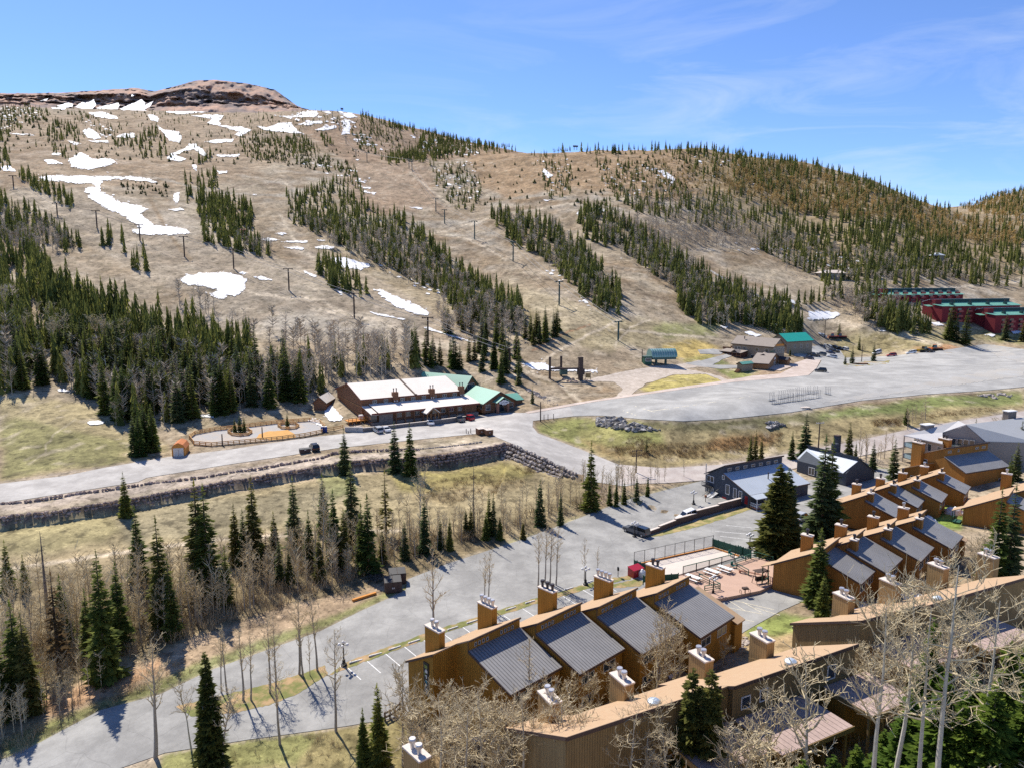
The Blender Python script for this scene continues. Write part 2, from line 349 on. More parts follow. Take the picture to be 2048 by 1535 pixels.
def inside(poly, x, y):
    poly = np.asarray(poly, float); r = np.zeros(x.shape, bool); n = len(poly)
    for k in range(n):
        x0, y0 = poly[k]; x1, y1 = poly[(k+1) % n]
        if y0 == y1: continue
        c = ((y0 > y) != (y1 > y)) & (x < (x1-x0)*(y-y0)/(y1-y0)+x0); r ^= c
    return r
def dense(poly, st=6.0, wob=0, seed=0, closed=True):
    rr = random.Random(seed); out = []; n = len(poly)
    for k in range(n if closed else n-1):
        a, b = poly[k], poly[(k+1) % n]; m = max(1, int(math.hypot(b[0]-a[0], b[1]-a[1])/st))
        for q in range(m):
            t = q/m; w_ = wob if q else wob*.3
            x, y = a[0]+(b[0]-a[0])*t, a[1]+(b[1]-a[1])*t
            if wob: x += float(fbm(np.array([x/9.]), np.array([y/5.]), 60, 3)[0])*wob*4.5; y += float(fbm(np.array([x/9.+7]), np.array([y/5.]), 61, 3)[0])*wob*3
            out.append((x+rr.uniform(-w_, w_), y+rr.uniform(-w_, w_)*.6))
    if not closed: out.append(poly[-1])
    return out
def sheet(name, polys, m, off=.03, st=6, wob=0, seed=1, grid=2, far=.00025, world=None, edge=False):
    """a sheet of ground cover lying on the land inside each outline"""
    V = []; F = []; E = []
    for pi, poly in enumerate(polys):
        if world is None:
            d = dense(poly, st, wob, seed+pi); W = G([p[0] for p in d], [p[1] for p in d])[:, :2]
        else: W = np.array(dense(poly, st, wob, seed+pi))
        a = np.arctan2(W[:, 0], W[:, 1]); l = np.log(np.hypot(W[:, 0], W[:, 1]))
        ia0 = max(0, int((a.min()-AZ[0])/(AZ[1]-AZ[0]))); ia1 = min(NA-1, int((a.max()-AZ[0])/(AZ[1]-AZ[0]))+1)
        il0 = max(0, int((l.min()-LR[0])/(LR[1]-LR[0]))); il1 = min(NR-1, int((l.max()-LR[0])/(LR[1]-LR[0]))+1)
        gx = _gx[il0:il1:grid, ia0:ia1:grid].ravel(); gy = _gy[il0:il1:grid, ia0:ia1:grid].ravel()
        k = inside(np.stack([a, l], 1), np.arctan2(gx, gy), np.log(np.hypot(gx, gy)))
        pts = np.concatenate([W, np.stack([gx[k], gy[k]], 1)]); n = len(W)
        c = pts.mean(0)
        v, e, f, _, _, _ = delaunay_2d_cdt([Vector(p-c) for p in pts], [], [list(range(n))], 1, 1e-4)
        b = len(V)
        vv = np.array([(p.x, p.y) for p in v])+c; z = gz(vv[:, 0], vv[:, 1])+off+np.hypot(vv[:, 0], vv[:, 1])*far
        V += [(x, y, q) for (x, y), q in zip(vv, z)]
        if edge: dm = np.array([np.min(np.hypot(W[:, 0]-x, W[:, 1]-y)) for x, y in vv]); E += list(np.clip(dm/(.015*np.hypot(vv[:, 0], vv[:, 1])), 0, 1))
        for t in f:
            t = list(t); p, q, s = vv[t[0]], vv[t[1]], vv[t[2]]
            if (q[0]-p[0])*(s[1]-p[1])-(q[1]-p[1])*(s[0]-p[0]) < 0: t.reverse()
            F.append([b+i for i in t])
    me = bpy.data.meshes.new(name); me.from_pydata(V, [], F); me.update(); me.materials.append(m)
    me.polygons.foreach_set('use_smooth', [True]*len(me.polygons))
    if edge: at = me.attributes.new('Edge', 'FLOAT', 'POINT'); at.data.foreach_set('value', np.array(E, np.float32))
    o = bpy.data.objects.new(name, me); col.objects.link(o); return o
def strip(line, wd):                     # outline of a band along a picture polyline, width in metres on the ground
    d = dense(line, 8, 0, 0, False); W = G([p[0] for p in d], [p[1] for p in d])[:, :2]
    T = np.gradient(W, axis=0); T /= np.linalg.norm(T, axis=1)[:, None]+1e-9; Nn = np.stack([-T[:, 1], T[:, 0]], 1)
    wd = np.asarray(wd) if hasattr(wd, '__len__') else np.full(len(W), wd)
    return [tuple(p) for p in np.concatenate([W+Nn*wd[:, None]/2, (W-Nn*wd[:, None]/2)[::-1]])]
# ------------------------------------------------------------------ ground: colours of the cover, by zone
_px, _py, _ = proj(_gx, _gy, np.where(_gy > 1, _gz, CAMZ-50))
TAN = (.345,.28,.195); TANL = (.45,.375,.265); BRN = (.28,.20,.12); GRY = (.325,.285,.225); TRK = (.54,.45,.33); GRN = (.17,.205,.06); YEL = (.40,.31,.125); OLV = (.26,.225,.105); RED = (.36,.19,.105); DRK = (.17,.12,.08); PAL = (.42,.36,.24)
Cc = np.zeros((NR, NA, 3)); Cc[:] = TAN
big = fbm(_gx/60, _gy/60, 21, 4); mid = fbm(_gx/14, _gy/14, 31, 4); fin = fbm(_gx/4, _gy/4, 41, 3)
def blend(wt, c): 
    global Cc
    wt = np.clip(wt, 0, 1)[..., None]; Cc = Cc*(1-wt)+np.array(c)*wt
def zone(poly, c, k=1.0, wob=5, soft=1):
    wx = wob*2.2*(mid+fin*.6)*2; poly = np.asarray(poly, float)
    x0, y0 = poly.min(0)-12; x1, y1 = poly.max(0)+12
    m = np.zeros(_px.shape, bool); s = (_px > x0) & (_px < x1) & (_py > y0) & (_py < y1)
    m[s] = inside(poly, (_px+wx)[s], (_py+wx*.7)[s]); f = m.astype(float)
    for _ in range(soft):
        f = (f+np.roll(f, 1, 0)+np.roll(f, -1, 0)+np.roll(f, 1, 1)+np.roll(f, -1, 1))/5
    blend(f*k, c)
# slopes
blend(.5+big*3.0, BRN); blend((big+mid)*2.2, GRY); blend(np.clip(fbm(_gx/25, _gy/25, 51, 4)*3-.25, 0, 1), TANL)
zone([(0,230),(700,220),(760,260),(560,330),(420,380),(0,380)], (.33,.225,.135), .5, 12, 4)
zone([(720,230),(1040,290),(1030,310),(860,320),(700,330),(600,260)], (.30,.19,.115), .7, 8, 4)
zone([(930,305),(1210,298),(1560,300),(1480,380),(1330,400),(1150,380),(1020,400),(960,370)], (.33,.215,.115), .8, 8, 4)
zone([(700,330),(860,322),(870,400),(900,420),(730,430),(690,380)], (.33,.22,.14), .6, 8, 4)
zone([(1380,296),(1600,322),(1900,418),(2048,440),(2048,560),(1650,540),(1400,440)], (.30,.225,.12), .7, 12, 4)
zone([(1000,560),(1240,640),(1420,660),(1400,700),(1180,700),(1060,650)], (.34,.285,.15), .55, 10, 4)
zone([(640,470),(1000,620),(900,640),(640,540)], (.37,.30,.175), .4, 10, 4)
zone([(0,370),(200,380),(420,440),(640,560),(560,600),(300,560),(100,450)], (.40,.335,.25), .5, 14, 4)
zone([(560,480),(760,560),(960,680),(860,700),(640,560)], (.42,.34,.25), .5, 10, 4)
zone([(1000,540),(1220,640),(1180,670),(1060,620)], (.41,.335,.225), .5, 10, 4)
zone([(250,620),(640,560),(860,640),(700,700),(420,660)], GRY, .4, 14, 4)
zone([(1300,655),(1440,640),(1430,672),(1330,676)], (.24,.245,.09), .7, 6, 3)
# foot of the hill, lawns, meadows
zone([(0,790),(170,800),(260,870),(330,880),(340,905),(0,965)], (.315,.26,.135), .8, 8, 4)
zone([(0,830),(150,860),(300,890),(200,925),(0,955)], (.22,.21,.085), .75, 10, 4)
zone([(330,850),(640,815),(700,850),(640,870),(400,880)], (.25,.20,.12), .6, 6, 3)
zone([(1325,690),(1390,680),(1440,692),(1425,705),(1420,722),(1370,722),(1330,712)], (.45,.335,.115), .95, 2, 2)
zone([(1280,778),(1310,758),(1360,747),(1420,748),(1450,760),(1440,768),(1300,785)], (.42,.35,.12), .95, 2, 2)
zone([(1355,720),(1425,708),(1440,722),(1370,724)], (.33,.30,.10), .8, 2, 2)
zone([(1410,725),(1440,716),(1460,728),(1420,730)], GRN, .8, 2, 2)
zone([(1425,735),(1500,742),(1560,750),(1470,762)], (.22,.23,.075), .95, 2, 2)
zone([(1530,740),(1590,746),(1560,754),(1500,752)], (.33,.23,.15), .9, 2, 2)
zone([(1640,690),(1760,650),(1880,660),(2048,660),(2048,690),(1960,685),(1870,700),(1740,708),(1680,715)], (.31,.26,.125), .8, 6, 3)
zone([(1960,655),(2048,650),(2048,690),(1980,684)], (.22,.22,.08), .6, 4, 3)
zone([(1820,695),(1900,690),(1930,700),(1860,705)], (.42,.20,.09), .7, 4, 2)
zone([(1660,735),(1700,725),(1790,722),(1770,730),(1690,735)], GRN, .9, 2, 1)
# field between the big lot and the valley road
FIELD = [(1066,842),(1150,833),(1365,846),(1600,826),(1847,792),(2048,778),(2048,815),(1900,845),(1700,880),(1560,905),(1330,935),(1240,930),(1166,900),(1080,868)]
zone(FIELD, (.32,.255,.13), 1, 3, 1)
zone([(1066,842),(1150,832),(1280,840),(1330,870),(1330,895),(1240,905),(1166,895),(1080,868)], (.225,.235,.075), .85, 10, 4)
zone([(1140,850),(1220,848),(1250,880),(1180,890)], (.36,.31,.13), .5, 14, 4)
zone([(1240,832),(1600,826),(1847,791),(2048,776),(2048,792),(1850,812),(1640,845),(1480,862),(1320,856)], (.185,.17,.085), .9, 6, 3)
zone([(1620,840),(1700,815),(1850,796),(1960,786),(2048,790),(2048,810),(1880,815),(1750,830)], (.19,.225,.07), .8, 6, 3)
zone([(1220,890),(1300,885),(1420,890),(1410,915),(1300,915),(1230,905)], (.19,.135,.06), .8, 8, 3)
zone([(1420,878),(1560,868),(1560,890),(1480,902),(1410,898)], (.28,.15,.06), .85, 8, 3)
zone([(1160,880),(1220,890),(1250,915),(1200,905)], (.36,.25,.12), .8, 6, 3)
# meadow under the boulder wall
zone([(0,1052),(300,1005),(640,960),(850,935),(1050,915),(1160,962),(1200,1000),(1100,1040),(900,1060),(600,1060),(300,1110),(0,1150)], (.315,.255,.14), .9, 6, 3)
zone([(0,1060),(120,1040),(230,1030),(260,1060),(120,1100),(0,1110)], (.285,.245,.12), .7, 10, 4)
zone([(230,1020),(420,1000),(640,970),(740,980),(640,1040),(400,1080),(250,1090)], (.26,.22,.135), .8, 12, 4)
zone([(780,950),(1000,920),(1060,940),(1000,965),(860,985),(800,980)], (.34,.285,.10), .8, 10, 4)
zone([(850,960),(1010,945),(1060,975),(900,1010),(830,1005)], (.24,.175,.085), .45, 12, 4)
zone([(640,960),(700,950),(720,985),(660,1000)], (.20,.22,.08), .6, 8, 3)
zone([(0,1120),(300,1090),(640,1060),(900,1060),(860,1075),(640,1080),(300,1120),(0,1140)], (.42,.32,.19), .5, 8, 4)
# gravel terrace along the road
zone([(0,1007),(293,958),(640,914),(985,872),(1040,890),(1000,895),(850,906),(640,930),(300,984),(0,1026)], (.40,.33,.26), 1, 2, 2)
zone([(640,905),(860,885),(980,873),(1020,885),(860,900),(660,918)], (.30,.245,.14), .5, 6, 2)
# woodland floor in the strip, verges of the lower road
zone([(0,1150),(300,1110),(640,1070),(1000,1050),(1200,1010),(1330,970),(1380,960),(1200,1030),(1000,1100),(800,1160),(640,1230),(420,1330),(250,1400),(0,1500)], (.23,.18,.10), .85, 8, 4)
zone([(60,1400),(260,1330),(420,1270),(560,1210),(700,1180),(790,1160),(790,1185),(640,1240),(420,1320),(250,1395),(90,1450)], (.40,.29,.19), .8, 6, 3)
zone([(60,1400),(260,1345),(330,1310),(320,1340),(240,1370),(100,1430)], (.45,.25,.13), .55, 5, 2)
zone([(0,1480),(200,1400),(420,1320),(700,1215),(860,1140),(1040,1080),(1250,1000),(1400,955),(1400,967),(1250,1012),(1050,1092),(860,1160),(720,1222),(440,1340),(220,1420),(0,1530)], (.175,.195,.065), .75, 3, 2)
zone([(400,1450),(560,1400),(660,1380),(800,1430),(860,1535),(300,1560)], (.27,.225,.10), .9, 8, 3)
zone([(330,1500),(560,1455),(640,1475),(600,1535),(330,1550)], (.185,.195,.07), .7, 9, 3)
zone([(1460,1230),(1560,1235),(1640,1260),(1610,1320),(1480,1320),(1450,1280)], (.36,.26,.14), 1, 5, 2)
zone([(1480,1240),(1560,1222),(1640,1235),(1600,1262),(1500,1275)], (.20,.25,.065), .85, 8, 3)
zone([(1850,1010),(1935,1010),(1925,1060),(1860,1055)], (.20,.27,.06), 1, 4, 2)
zone([(1640,955),(1750,935),(1790,945),(1700,965),(1650,975)], (.22,.31,.06), 1, 3, 2)
zone([(800,1500),(1700,1300),(2048,1200),(2048,1535),(800,1700)], (.30,.22,.12), .7, 12, 4)
def track(line, wpx, c, k=.8, wob=1.5):
    line = dense(line, 6, wob, 3, False); d = np.full(_px.shape, 1e9); xs = [p[0] for p in line]; ys = [p[1] for p in line]
    s = (_px > min(xs)-8) & (_px < max(xs)+8) & (_py > min(ys)-8) & (_py < max(ys)+8); X, Y = _px[s], _py[s]; D = np.full(X.shape, 1e9)
    for (ax, ay), (bx, by) in zip(line[:-1], line[1:]):
        t = np.clip(((X-ax)*(bx-ax)+(Y-ay)*(by-ay))/((bx-ax)**2+(by-ay)**2+1e-9), 0, 1); D = np.minimum(D, np.hypot(X-ax-t*(bx-ax), Y-ay-t*(by-ay)))
    d[s] = D; blend(np.clip(1.5-d/wpx, 0, 1)*k, c)
for ln, wp, c in [([(85,356),(250,352),(330,360),(430,386),(560,392),(640,388)], 2, GRY), ([(430,386),(480,370),(560,368)], 1.6, DRK), ([(860,470),(950,445),(1000,430),(1100,415),(1160,405)], 2, TRK), ([(930,475),(980,500),(1010,520)], 2, TRK), ([(1000,545),(1110,560),(1250,580),(1340,600)], 1.3, DRK), ([(1240,640),(1180,668),(1110,705),(1090,720),(1060,745)], 2.5, TRK), ([(1066,700),(1140,662),(1180,650)], 1.5, RED),
    ([(1250,540),(1330,550),(1400,545),(1470,560),(1520,572)], 2, BRN), ([(1230,660),(1330,668),(1430,676),(1520,690)], 2, TRK), ([(1230,690),(1260,655),(1300,640)], 1.5, TRK), ([(640,620),(760,640),(860,690),(960,715)], 3, TRK), ([(420,560),(520,590),(640,600),(720,640)], 3, TRK), ([(300,400),(340,470),(380,520)], 4, BRN), ([(560,430),(600,500),(700,560)], 3, TRK), ([(1020,750),(1060,745),(1120,770),(1160,800)], 3, TRK), ([(1085,745),(1120,775),(1150,806)], 2, DRK), ([(1230,795),(1270,770),(1320,745)], 2.5, TRK),
    ([(0,1140),(200,1110),(420,1080),(640,1065),(800,1060)], 3, TRK), ([(90,890),(100,880),(105,870),(140,845),(150,838)], 1.5, PAL), ([(60,925),(90,905),(92,890)], 1.5, PAL), ([(1640,590),(1760,585),(1900,575),(2048,562)], 2.5, TRK), ([(1580,590),(1660,640),(1800,670),(1880,690)], 4, TRK), ([(820,345),(860,380),(900,410)], 1.5, TRK), ([(560,360),(620,395),(640,430)], 1.5, TRK), ([(1690,660),(1800,668),(1900,662),(2048,650)], 2, PAL)]: track(ln, wp, c)
spk = vnoise(_gx/1.7, _gy/1.7, 91); spk2 = vnoise(_gx/3.1+9, _gy/3.1, 92)
blend(np.clip((spk-.74)*6, 0, 1)*.55*(_gr > 120), (.15,.125,.07)); blend(np.clip((spk2-.76)*6, 0, 1)*.5*(_gr > 180), (.50,.42,.31))
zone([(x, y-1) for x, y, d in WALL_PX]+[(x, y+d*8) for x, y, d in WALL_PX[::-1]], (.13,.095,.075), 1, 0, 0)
for _ol, _k in (([(-60,975),(0,966),(208,934),(456,898),(640,871)], .7), ([(560,914),(460,929),(293,956),(130,987),(0,1007)], .8), ([(1066,841),(1065,853),(1076,866),(1166,900),(1240,930)], .7), ([(1146,832),(1206,832),(1365,843),(1452,839),(1584,825),(1723,802),(1847,790),(1971,782),(2048,775)], .55), ([(1330,937),(1440,929),(1560,910),(1700,884),(1850,852),(2048,822)], .6), ([(-60,1545),(60,1495),(200,1420),(320,1388),(420,1340),(560,1290),(640,1262),(720,1222),(790,1190),(815,1158),(900,1125),(1040,1080),(1160,1035),(1250,1000),(1400,962)], .55), ([(850,1425),(690,1452),(560,1470),(500,1478),(330,1505),(170,1560)], .7)): track(_ol, 3.2, (.37,.305,.235), _k, 2.0)
_jit = 1+np.clip(fin*1.3+mid*.9, -.45, .45)*.8
Cc *= _jit[..., None]
Cc = np.clip(Cc, .02, .75)

m_ground = mat('ground_cover', TAN, .95, .30, .55, attr=True, bump=.25, spec=.1, coord='World')
def add_fine(m, sc1, v1):                # a second, finer grain multiplied in
    n = m.node_tree.nodes; l = m.node_tree.links; b = n['Principled BSDF']; lk = b.inputs['Base Color'].links[0].from_socket
    g = n.new('ShaderNodeNewGeometry'); z = n.new('ShaderNodeTexNoise'); z.inputs['Scale'].default_value = sc1; z.inputs['Detail'].default_value = 5; z.inputs['Roughness'].default_value = .75
    l.new(g.outputs['Position'], z.inputs['Vector']); r_ = n.new('ShaderNodeMapRange'); r_.inputs[1].default_value = .3; r_.inputs[2].default_value = .7; r_.inputs[3].default_value = 1-v1; r_.inputs[4].default_value = 1+v1
    l.new(z.outputs['Fac'], r_.inputs[0]); s = n.new('ShaderNodeVectorMath'); s.operation = 'SCALE'; l.new(lk, s.inputs[0]); l.new(r_.outputs[0], s.inputs['Scale']); l.new(s.outputs[0], b.inputs['Base Color'])
    return m
add_fine(m_ground, .11, .16); add_fine(m_ground, 3.0, .22)
def specks(m, scale, lo, hi, k):         # scattered tufts and stones
    n = m.node_tree.nodes; l = m.node_tree.links; b = n['Principled BSDF']; lk = b.inputs['Base Color'].links[0].from_socket
    g = n.new('ShaderNodeNewGeometry'); z = n.new('ShaderNodeTexNoise'); z.inputs['Scale'].default_value = scale; z.inputs['Detail'].default_value = 3; z.inputs['Roughness'].default_value = .6
    l.new(g.outputs['Position'], z.inputs['Vector']); r_ = n.new('ShaderNodeMapRange'); r_.inputs[1].default_value = lo; r_.inputs[2].default_value = hi; r_.inputs[3].default_value = 1; r_.inputs[4].default_value = k
    l.new(z.outputs['Fac'], r_.inputs[0]); s = n.new('ShaderNodeVectorMath'); s.operation = 'SCALE'; l.new(lk, s.inputs[0]); l.new(r_.outputs[0], s.inputs['Scale']); l.new(s.outputs[0], b.inputs['Base Color'])
specks(m_ground, .42, .55, .64, .58); specks(m_ground, .9, .40, .33, 1.35); specks(m_ground, 1.6, .57, .66, .6); specks(m_ground, .16, .60, .68, .72)
_idx = np.arange(NR*NA).reshape(NR, NA)
_F = np.stack([_idx[:-1, :-1], _idx[:-1, 1:], _idx[1:, 1:], _idx[1:, :-1]], -1).reshape(-1, 4)
ground = mesh_np('ground', np.stack([_gx, _gy, _gz], -1).reshape(-1, 3), _F, m_ground, True)
ca = ground.data.color_attributes.new('Col', 'FLOAT_COLOR', 'POINT')
ca.data.foreach_set('color', np.concatenate([Cc.reshape(-1, 3), np.ones((NR*NA, 1))], 1).astype(np.float32).ravel())
tag(ground, kind='structure')

# ------------------------------------------------------------------ roads, lots and paths
def asphalt(name, c, c2, var=.10, sc1=.25):
    return add_fine(add_fine(add_fine(mat(name, c, .9, var, sc1, c2=c2, thr=(.42, .62), coord='World', spec=.2), 1.7, .08), .06, .11), 7, .07)
def cracks(m, scale, dark, wd=.02):
    n = m.node_tree.nodes; l = m.node_tree.links; b = n['Principled BSDF']; lk = b.inputs['Base Color'].links[0].from_socket
    g = n.new('ShaderNodeNewGeometry'); z = n.new('ShaderNodeTexNoise'); z.inputs['Scale'].default_value = .3; z.inputs['Detail'].default_value = 4
    l.new(g.outputs['Position'], z.inputs['Vector']); ad = n.new('ShaderNodeMix'); ad.data_type = 'RGBA'; ad.blend_type = 'ADD'; ad.inputs['Factor'].default_value = 4
    l.new(g.outputs['Position'], ad.inputs['A']); l.new(z.outputs['Color'], ad.inputs['B'])
    v = n.new('ShaderNodeTexVoronoi'); v.feature = 'DISTANCE_TO_EDGE'; v.inputs['Scale'].default_value = scale; l.new(ad.outputs['Result'], v.inputs['Vector'])
    lt = n.new('ShaderNodeMath'); lt.operation = 'LESS_THAN'; l.new(v.outputs['Distance'], lt.inputs[0]); lt.inputs[1].default_value = wd
    f = n.new('ShaderNodeMath'); f.operation = 'MULTIPLY_ADD'; l.new(lt.outputs[0], f.inputs[0]); f.inputs[1].default_value = -dark; f.inputs[2].default_value = 1
    s = n.new('ShaderNodeVectorMath'); s.operation = 'SCALE'; l.new(lk, s.inputs[0]); l.new(f.outputs[0], s.inputs['Scale']); l.new(s.outputs[0], b.inputs['Base Color']); return m
m_road = asphalt('pale_asphalt', (.39,.365,.335), (.45,.425,.39))
m_lot = asphalt('lot_asphalt', (.325,.317,.298), (.375,.366,.343), .08, .12)
m_low = cracks(asphalt('old_asphalt', (.27,.263,.247), (.33,.322,.30), .10, .2), .18, .13, .008)
m_conc = asphalt('pink_concrete', (.50,.41,.345), (.55,.46,.40))
m_grav = asphalt('gravel', (.44,.37,.30), (.50,.43,.36), .15, .6)
m_dirt = asphalt('bare_dirt', (.42,.31,.225), (.47,.36,.27), .15, .6)
m_line = add_fine(mat('faded_paint', (.72,.71,.68), .8, .25, 2.5, coord='World'), 6, .2)
m_lineY = add_fine(mat('faded_yellow_paint', (.62,.56,.42), .8, .25, 2.5, coord='World'), 6, .2)

ROAD = [(-140,991),(0,967),(130,951),(208,935),(345,912),(456,899),(560,883),(640,872),(716,864),(841,849),(951,833),(976,825),(1050,825),(1100,815),(1189,805),(1206,830),(1146,832),(1066,841),(1065,853),(1076,866),(1166,900),(1240,930),(1330,937),(1330,957),(1250,972),(1166,960),(1091,923),(1029,889),(1010,881),(985,871),(954,867),(841,878),(672,896),(560,913),(460,928),(293,955),(277,963),(130,986),(0,1006),(-140,1030)]
tag(sheet('road', [ROAD], m_road, .03, 6), kind='structure')
HWY = [(1240,929),(1330,936),(1440,929),(1560,910),(1700,884),(1850,852),(2048,822),(2200,800),(2200,822),(2048,848),(1850,885),(1700,916),(1560,942),(1440,958),(1330,966),(1240,968)]
tag(sheet('valley_road', [HWY], asphalt('worn_asphalt', (.43,.37,.33), (.48,.43,.385)), .075, 7), kind='structure')
LOT = [(1138,808),(1189,803),(1302,787),(1468,764),(1584,754),(1618,751),(1634,737),(1643,722),(1588,712),(1590,700),(1640,690),(1680,700),(1690,716),(1773,713),(1872,703),(1971,689),(2048,699),(2200,704),(2200,757),(2048,774),(1971,781),(1847,789),(1723,801),(1637,815),(1584,824),(1452,838),(1365,842),(1286,838),(1206,831),(1146,831)]
tag(sheet('parking_lot', [LOT], m_lot, .055, 7), kind='structure')
tag(sheet('pavement', [[(1050,824),(1150,806),(1302,783),(1468,758.5),(1505,752),(1560,748),(1585,735),(1588,727),(1615,718),(1642,720),(1633,737),(1617,751),(1584,754.5),(1468,764.5),(1302,787.5),(1189,803.5),(1120,816),(1056,827)],
     [(1500,734),(1560,742),(1600,728),(1586,728),(1540,732),(1505,730)]], m_conc, .10, 6), kind='structure')
tag(sheet('dirt_lot', [[(1165,762),(1226,748),(1302,733),(1369,727),(1432,715),(1440,722),(1420,733),(1372,737),(1440,752),(1462,762),(1452,765),(1410,748),(1345,750),(1290,768),(1262,788),(1230,794),(1246,778),(1230,764)]], m_grav, .02, 5, 1.2), kind='structure')
tag(sheet('path', [[(1369,727),(1400,722),(1440,712),(1470,704),(1480,707),(1445,719),(1425,730),(1490,731),(1500,735),(1440,738),(1395,732)],
     [(1395,700),(1425,698),(1450,702),(1442,709),(1400,708)]], m_lot, .05, 5), kind='structure')
tag(sheet('worn_patch', [[(1645,806),(1723,790),(1800,774),(1890,758),(1970,744),(2048,734),(2048,752),(1960,764),(1880,774),(1800,786),(1720,799)],[(1962,693),(1990,690),(2048,716),(2048,728),(2000,716)]], asphalt('pale_worn_lot', (.40,.375,.335), (.34,.335,.32), .12, .10), .085, 5, 2.0), kind='structure')
LOWER = [(-150,1600),(-60,1545),(60,1495),(200,1420),(320,1388),(420,1340),(560,1290),(640,1262),(720,1222),(790,1190),(812,1178),(815,1158),(900,1125),(1040,1080),(1160,1035),(1250,1000),(1400,962),(1470,945),(1600,960),(1640,958),(1745,935),(1800,940),(1800,975),(1700,1010),(1660,1060),(1600,1110),(1560,1150),(1610,1200),(1560,1222),(1490,1262),(1450,1290),(1330,1300),(1150,1310),(950,1360),(850,1425),(690,1452),(560,1470),(500,1478),(330,1505),(170,1560),(100,1620)]
tag(sheet('lower_road', [LOWER], m_low, .03, 7), kind='structure')
# ------------------------------------------------------------------ distant mesa
def mesa():
    rows = [  # picture outline of each level, distance
        ([(-260,232),(0,228),(150,226),(290,228),(450,232),(560,230),(640,228)], 1330),
        ([(-260,206),(0,204),(120,208),(200,212),(300,214),(380,212),(450,208),(520,212),(590,216),(640,226)], 1420),
        ([(-260,197),(0,196),(120,199),(200,202),(300,205),(340,196),(380,197),(450,200),(520,204),(588,214),(636,225)], 1450),
        ([(-260,190),(0,190),(120,190),(200,188),(270,187),(300,192),(335,184),(380,178),(450,183),(520,192),(584,209),(630,225)], 1462),
        ([(-260,187),(0,187),(120,186),(200,181),(270,176),(310,183),(345,174),(390,161.5),(430,160),(500,168),(550,180),(574,197),(600,217),(625,225)], 1560),
        ([(-260,195),(0,194),(120,193),(200,190),(270,187),(310,192),(345,190),(390,182),(430,180),(500,184),(550,195),(580,208),(600,222),(625,230)], 1900)]
    xs = np.linspace(-260, 625, 420); sub = 12; V = []
    for k in range(len(rows)-1):
        (a, ra), (b, rb) = rows[k], rows[k+1]
        ya = np.interp(xs, [p[0] for p in a], [p[1] for p in a]); yb = np.interp(xs, [p[0] for p in b], [p[1] for p in b])
        for q in range(sub+(k == len(rows)-2)):
            t = q/sub; y = ya*(1-t)+yb*t; r = ra*(1-t)+rb*t
            n = fbm(xs/16, np.full_like(xs, k*3+t*2), 77, 5)
            r = r+n*(75 if 1 <= k <= 3 else 40)*(1 if k < 4 else .3)
            x, yy, d = rays(xs, y+(fbm(xs/9, np.full_like(xs, k+t*2.), 5, 4)*5*(1 if k < 4 else .35))); h = r/np.hypot(x, yy)
            V.append(np.stack([x*h, yy*h, CAMZ+d*h], 1))
    V = np.array(V); n, m, _ = V.shape; I = np.arange(n*m).reshape(n, m)
    F = np.stack([I[:-1, :-1], I[:-1, 1:], I[1:, 1:], I[1:, :-1]], -1).reshape(-1, 4)
    mt = add_fine(mat('mesa_rock', (.25,.19,.17), .95, .4, .02, c2=(.41,.245,.165), thr=(.40, .56), coord='World', bump=.5), .15, .35)
    return mesh_np('mountain', V.reshape(-1, 3), F, mt, False)
tag(mesa(), kind='structure')
m_msnow = mat('mesa_snow', (.78,.78,.80), .7, .08, .05, coord='World')
def mesa_snow(polys):
    M = MB(tuple(PR(200, 210, 1400)))
    for poly in polys:
        pts = [PR(x, y, 1330+(230-y)/25*85-14) for x, y in dense(poly, 3, .9, 5)]
        M.poly(pts[::-1])
    return M.build('snow_patch', m_msnow)
for _q in [Zm(0,100,2.926,q) for q in ([(330,325),(400,310),(430,320),(420,335),(360,340)],[(440,335),(480,305),(500,312),(550,290),(560,320),(540,345),(480,345)],[(560,340),(620,325),(690,310),(700,325),(690,348),(600,350)],[(700,345),(780,310),(830,290),(850,310),(830,340),(870,360),(800,372),(740,360)],[(830,330),(900,300),(880,330),(840,350)],[(765,262),(800,248),(790,268),(768,274)],[(230,297),(280,283),(270,297)],[(1010,250),(1070,228),(1060,248),(1020,258)])]: tag(mesa_snow([_q]), 'tilted snow streak lying under the cliffs of the mesa', 'snow patch', 'snow streaks under the mesa cliffs')

# ------------------------------------------------------------------ conifers
m_bark = mat('bark', (.12,.085,.06), .95, .3, 6)
def needles(name, c, c2, sc1=.9):       # thin sprays: some of the light comes through from behind
    m = add_fine(mat(name, c, .85, .30, sc1, c2=c2, thr=(.40, .62), coord='World', spec=.15), 5, .35)
    n = m.node_tree.nodes; l = m.node_tree.links; b = n['Principled BSDF']; o = n['Material Output']
    oi = n.new('ShaderNodeObjectInfo'); hs = n.new('ShaderNodeHueSaturation'); mh = n.new('ShaderNodeMapRange'); mh.inputs[3].default_value = .47; mh.inputs[4].default_value = .525; l.new(oi.outputs['Random'], mh.inputs[0]); l.new(mh.outputs[0], hs.inputs['Hue']); mv = n.new('ShaderNodeMath'); mv.operation = 'MULTIPLY_ADD'; l.new(oi.outputs['Random'], mv.inputs[0]); mv.inputs[1].default_value = -.55; mv.inputs[2].default_value = 1.35; l.new(mv.outputs[0], hs.inputs['Value']); l.new(b.inputs['Base Color'].links[0].from_socket, hs.inputs['Color']); l.new(hs.outputs[0], b.inputs['Base Color'])
    t = n.new('ShaderNodeBsdfTranslucent'); x = n.new('ShaderNodeMixShader'); x.inputs[0].default_value = .5
    l.new(b.inputs['Base Color'].links[0].from_socket, t.inputs['Color']); l.new(b.outputs[0], x.inputs[1]); l.new(t.outputs[0], x.inputs[2]); l.new(x.outputs[0], o.inputs['Surface']); return m
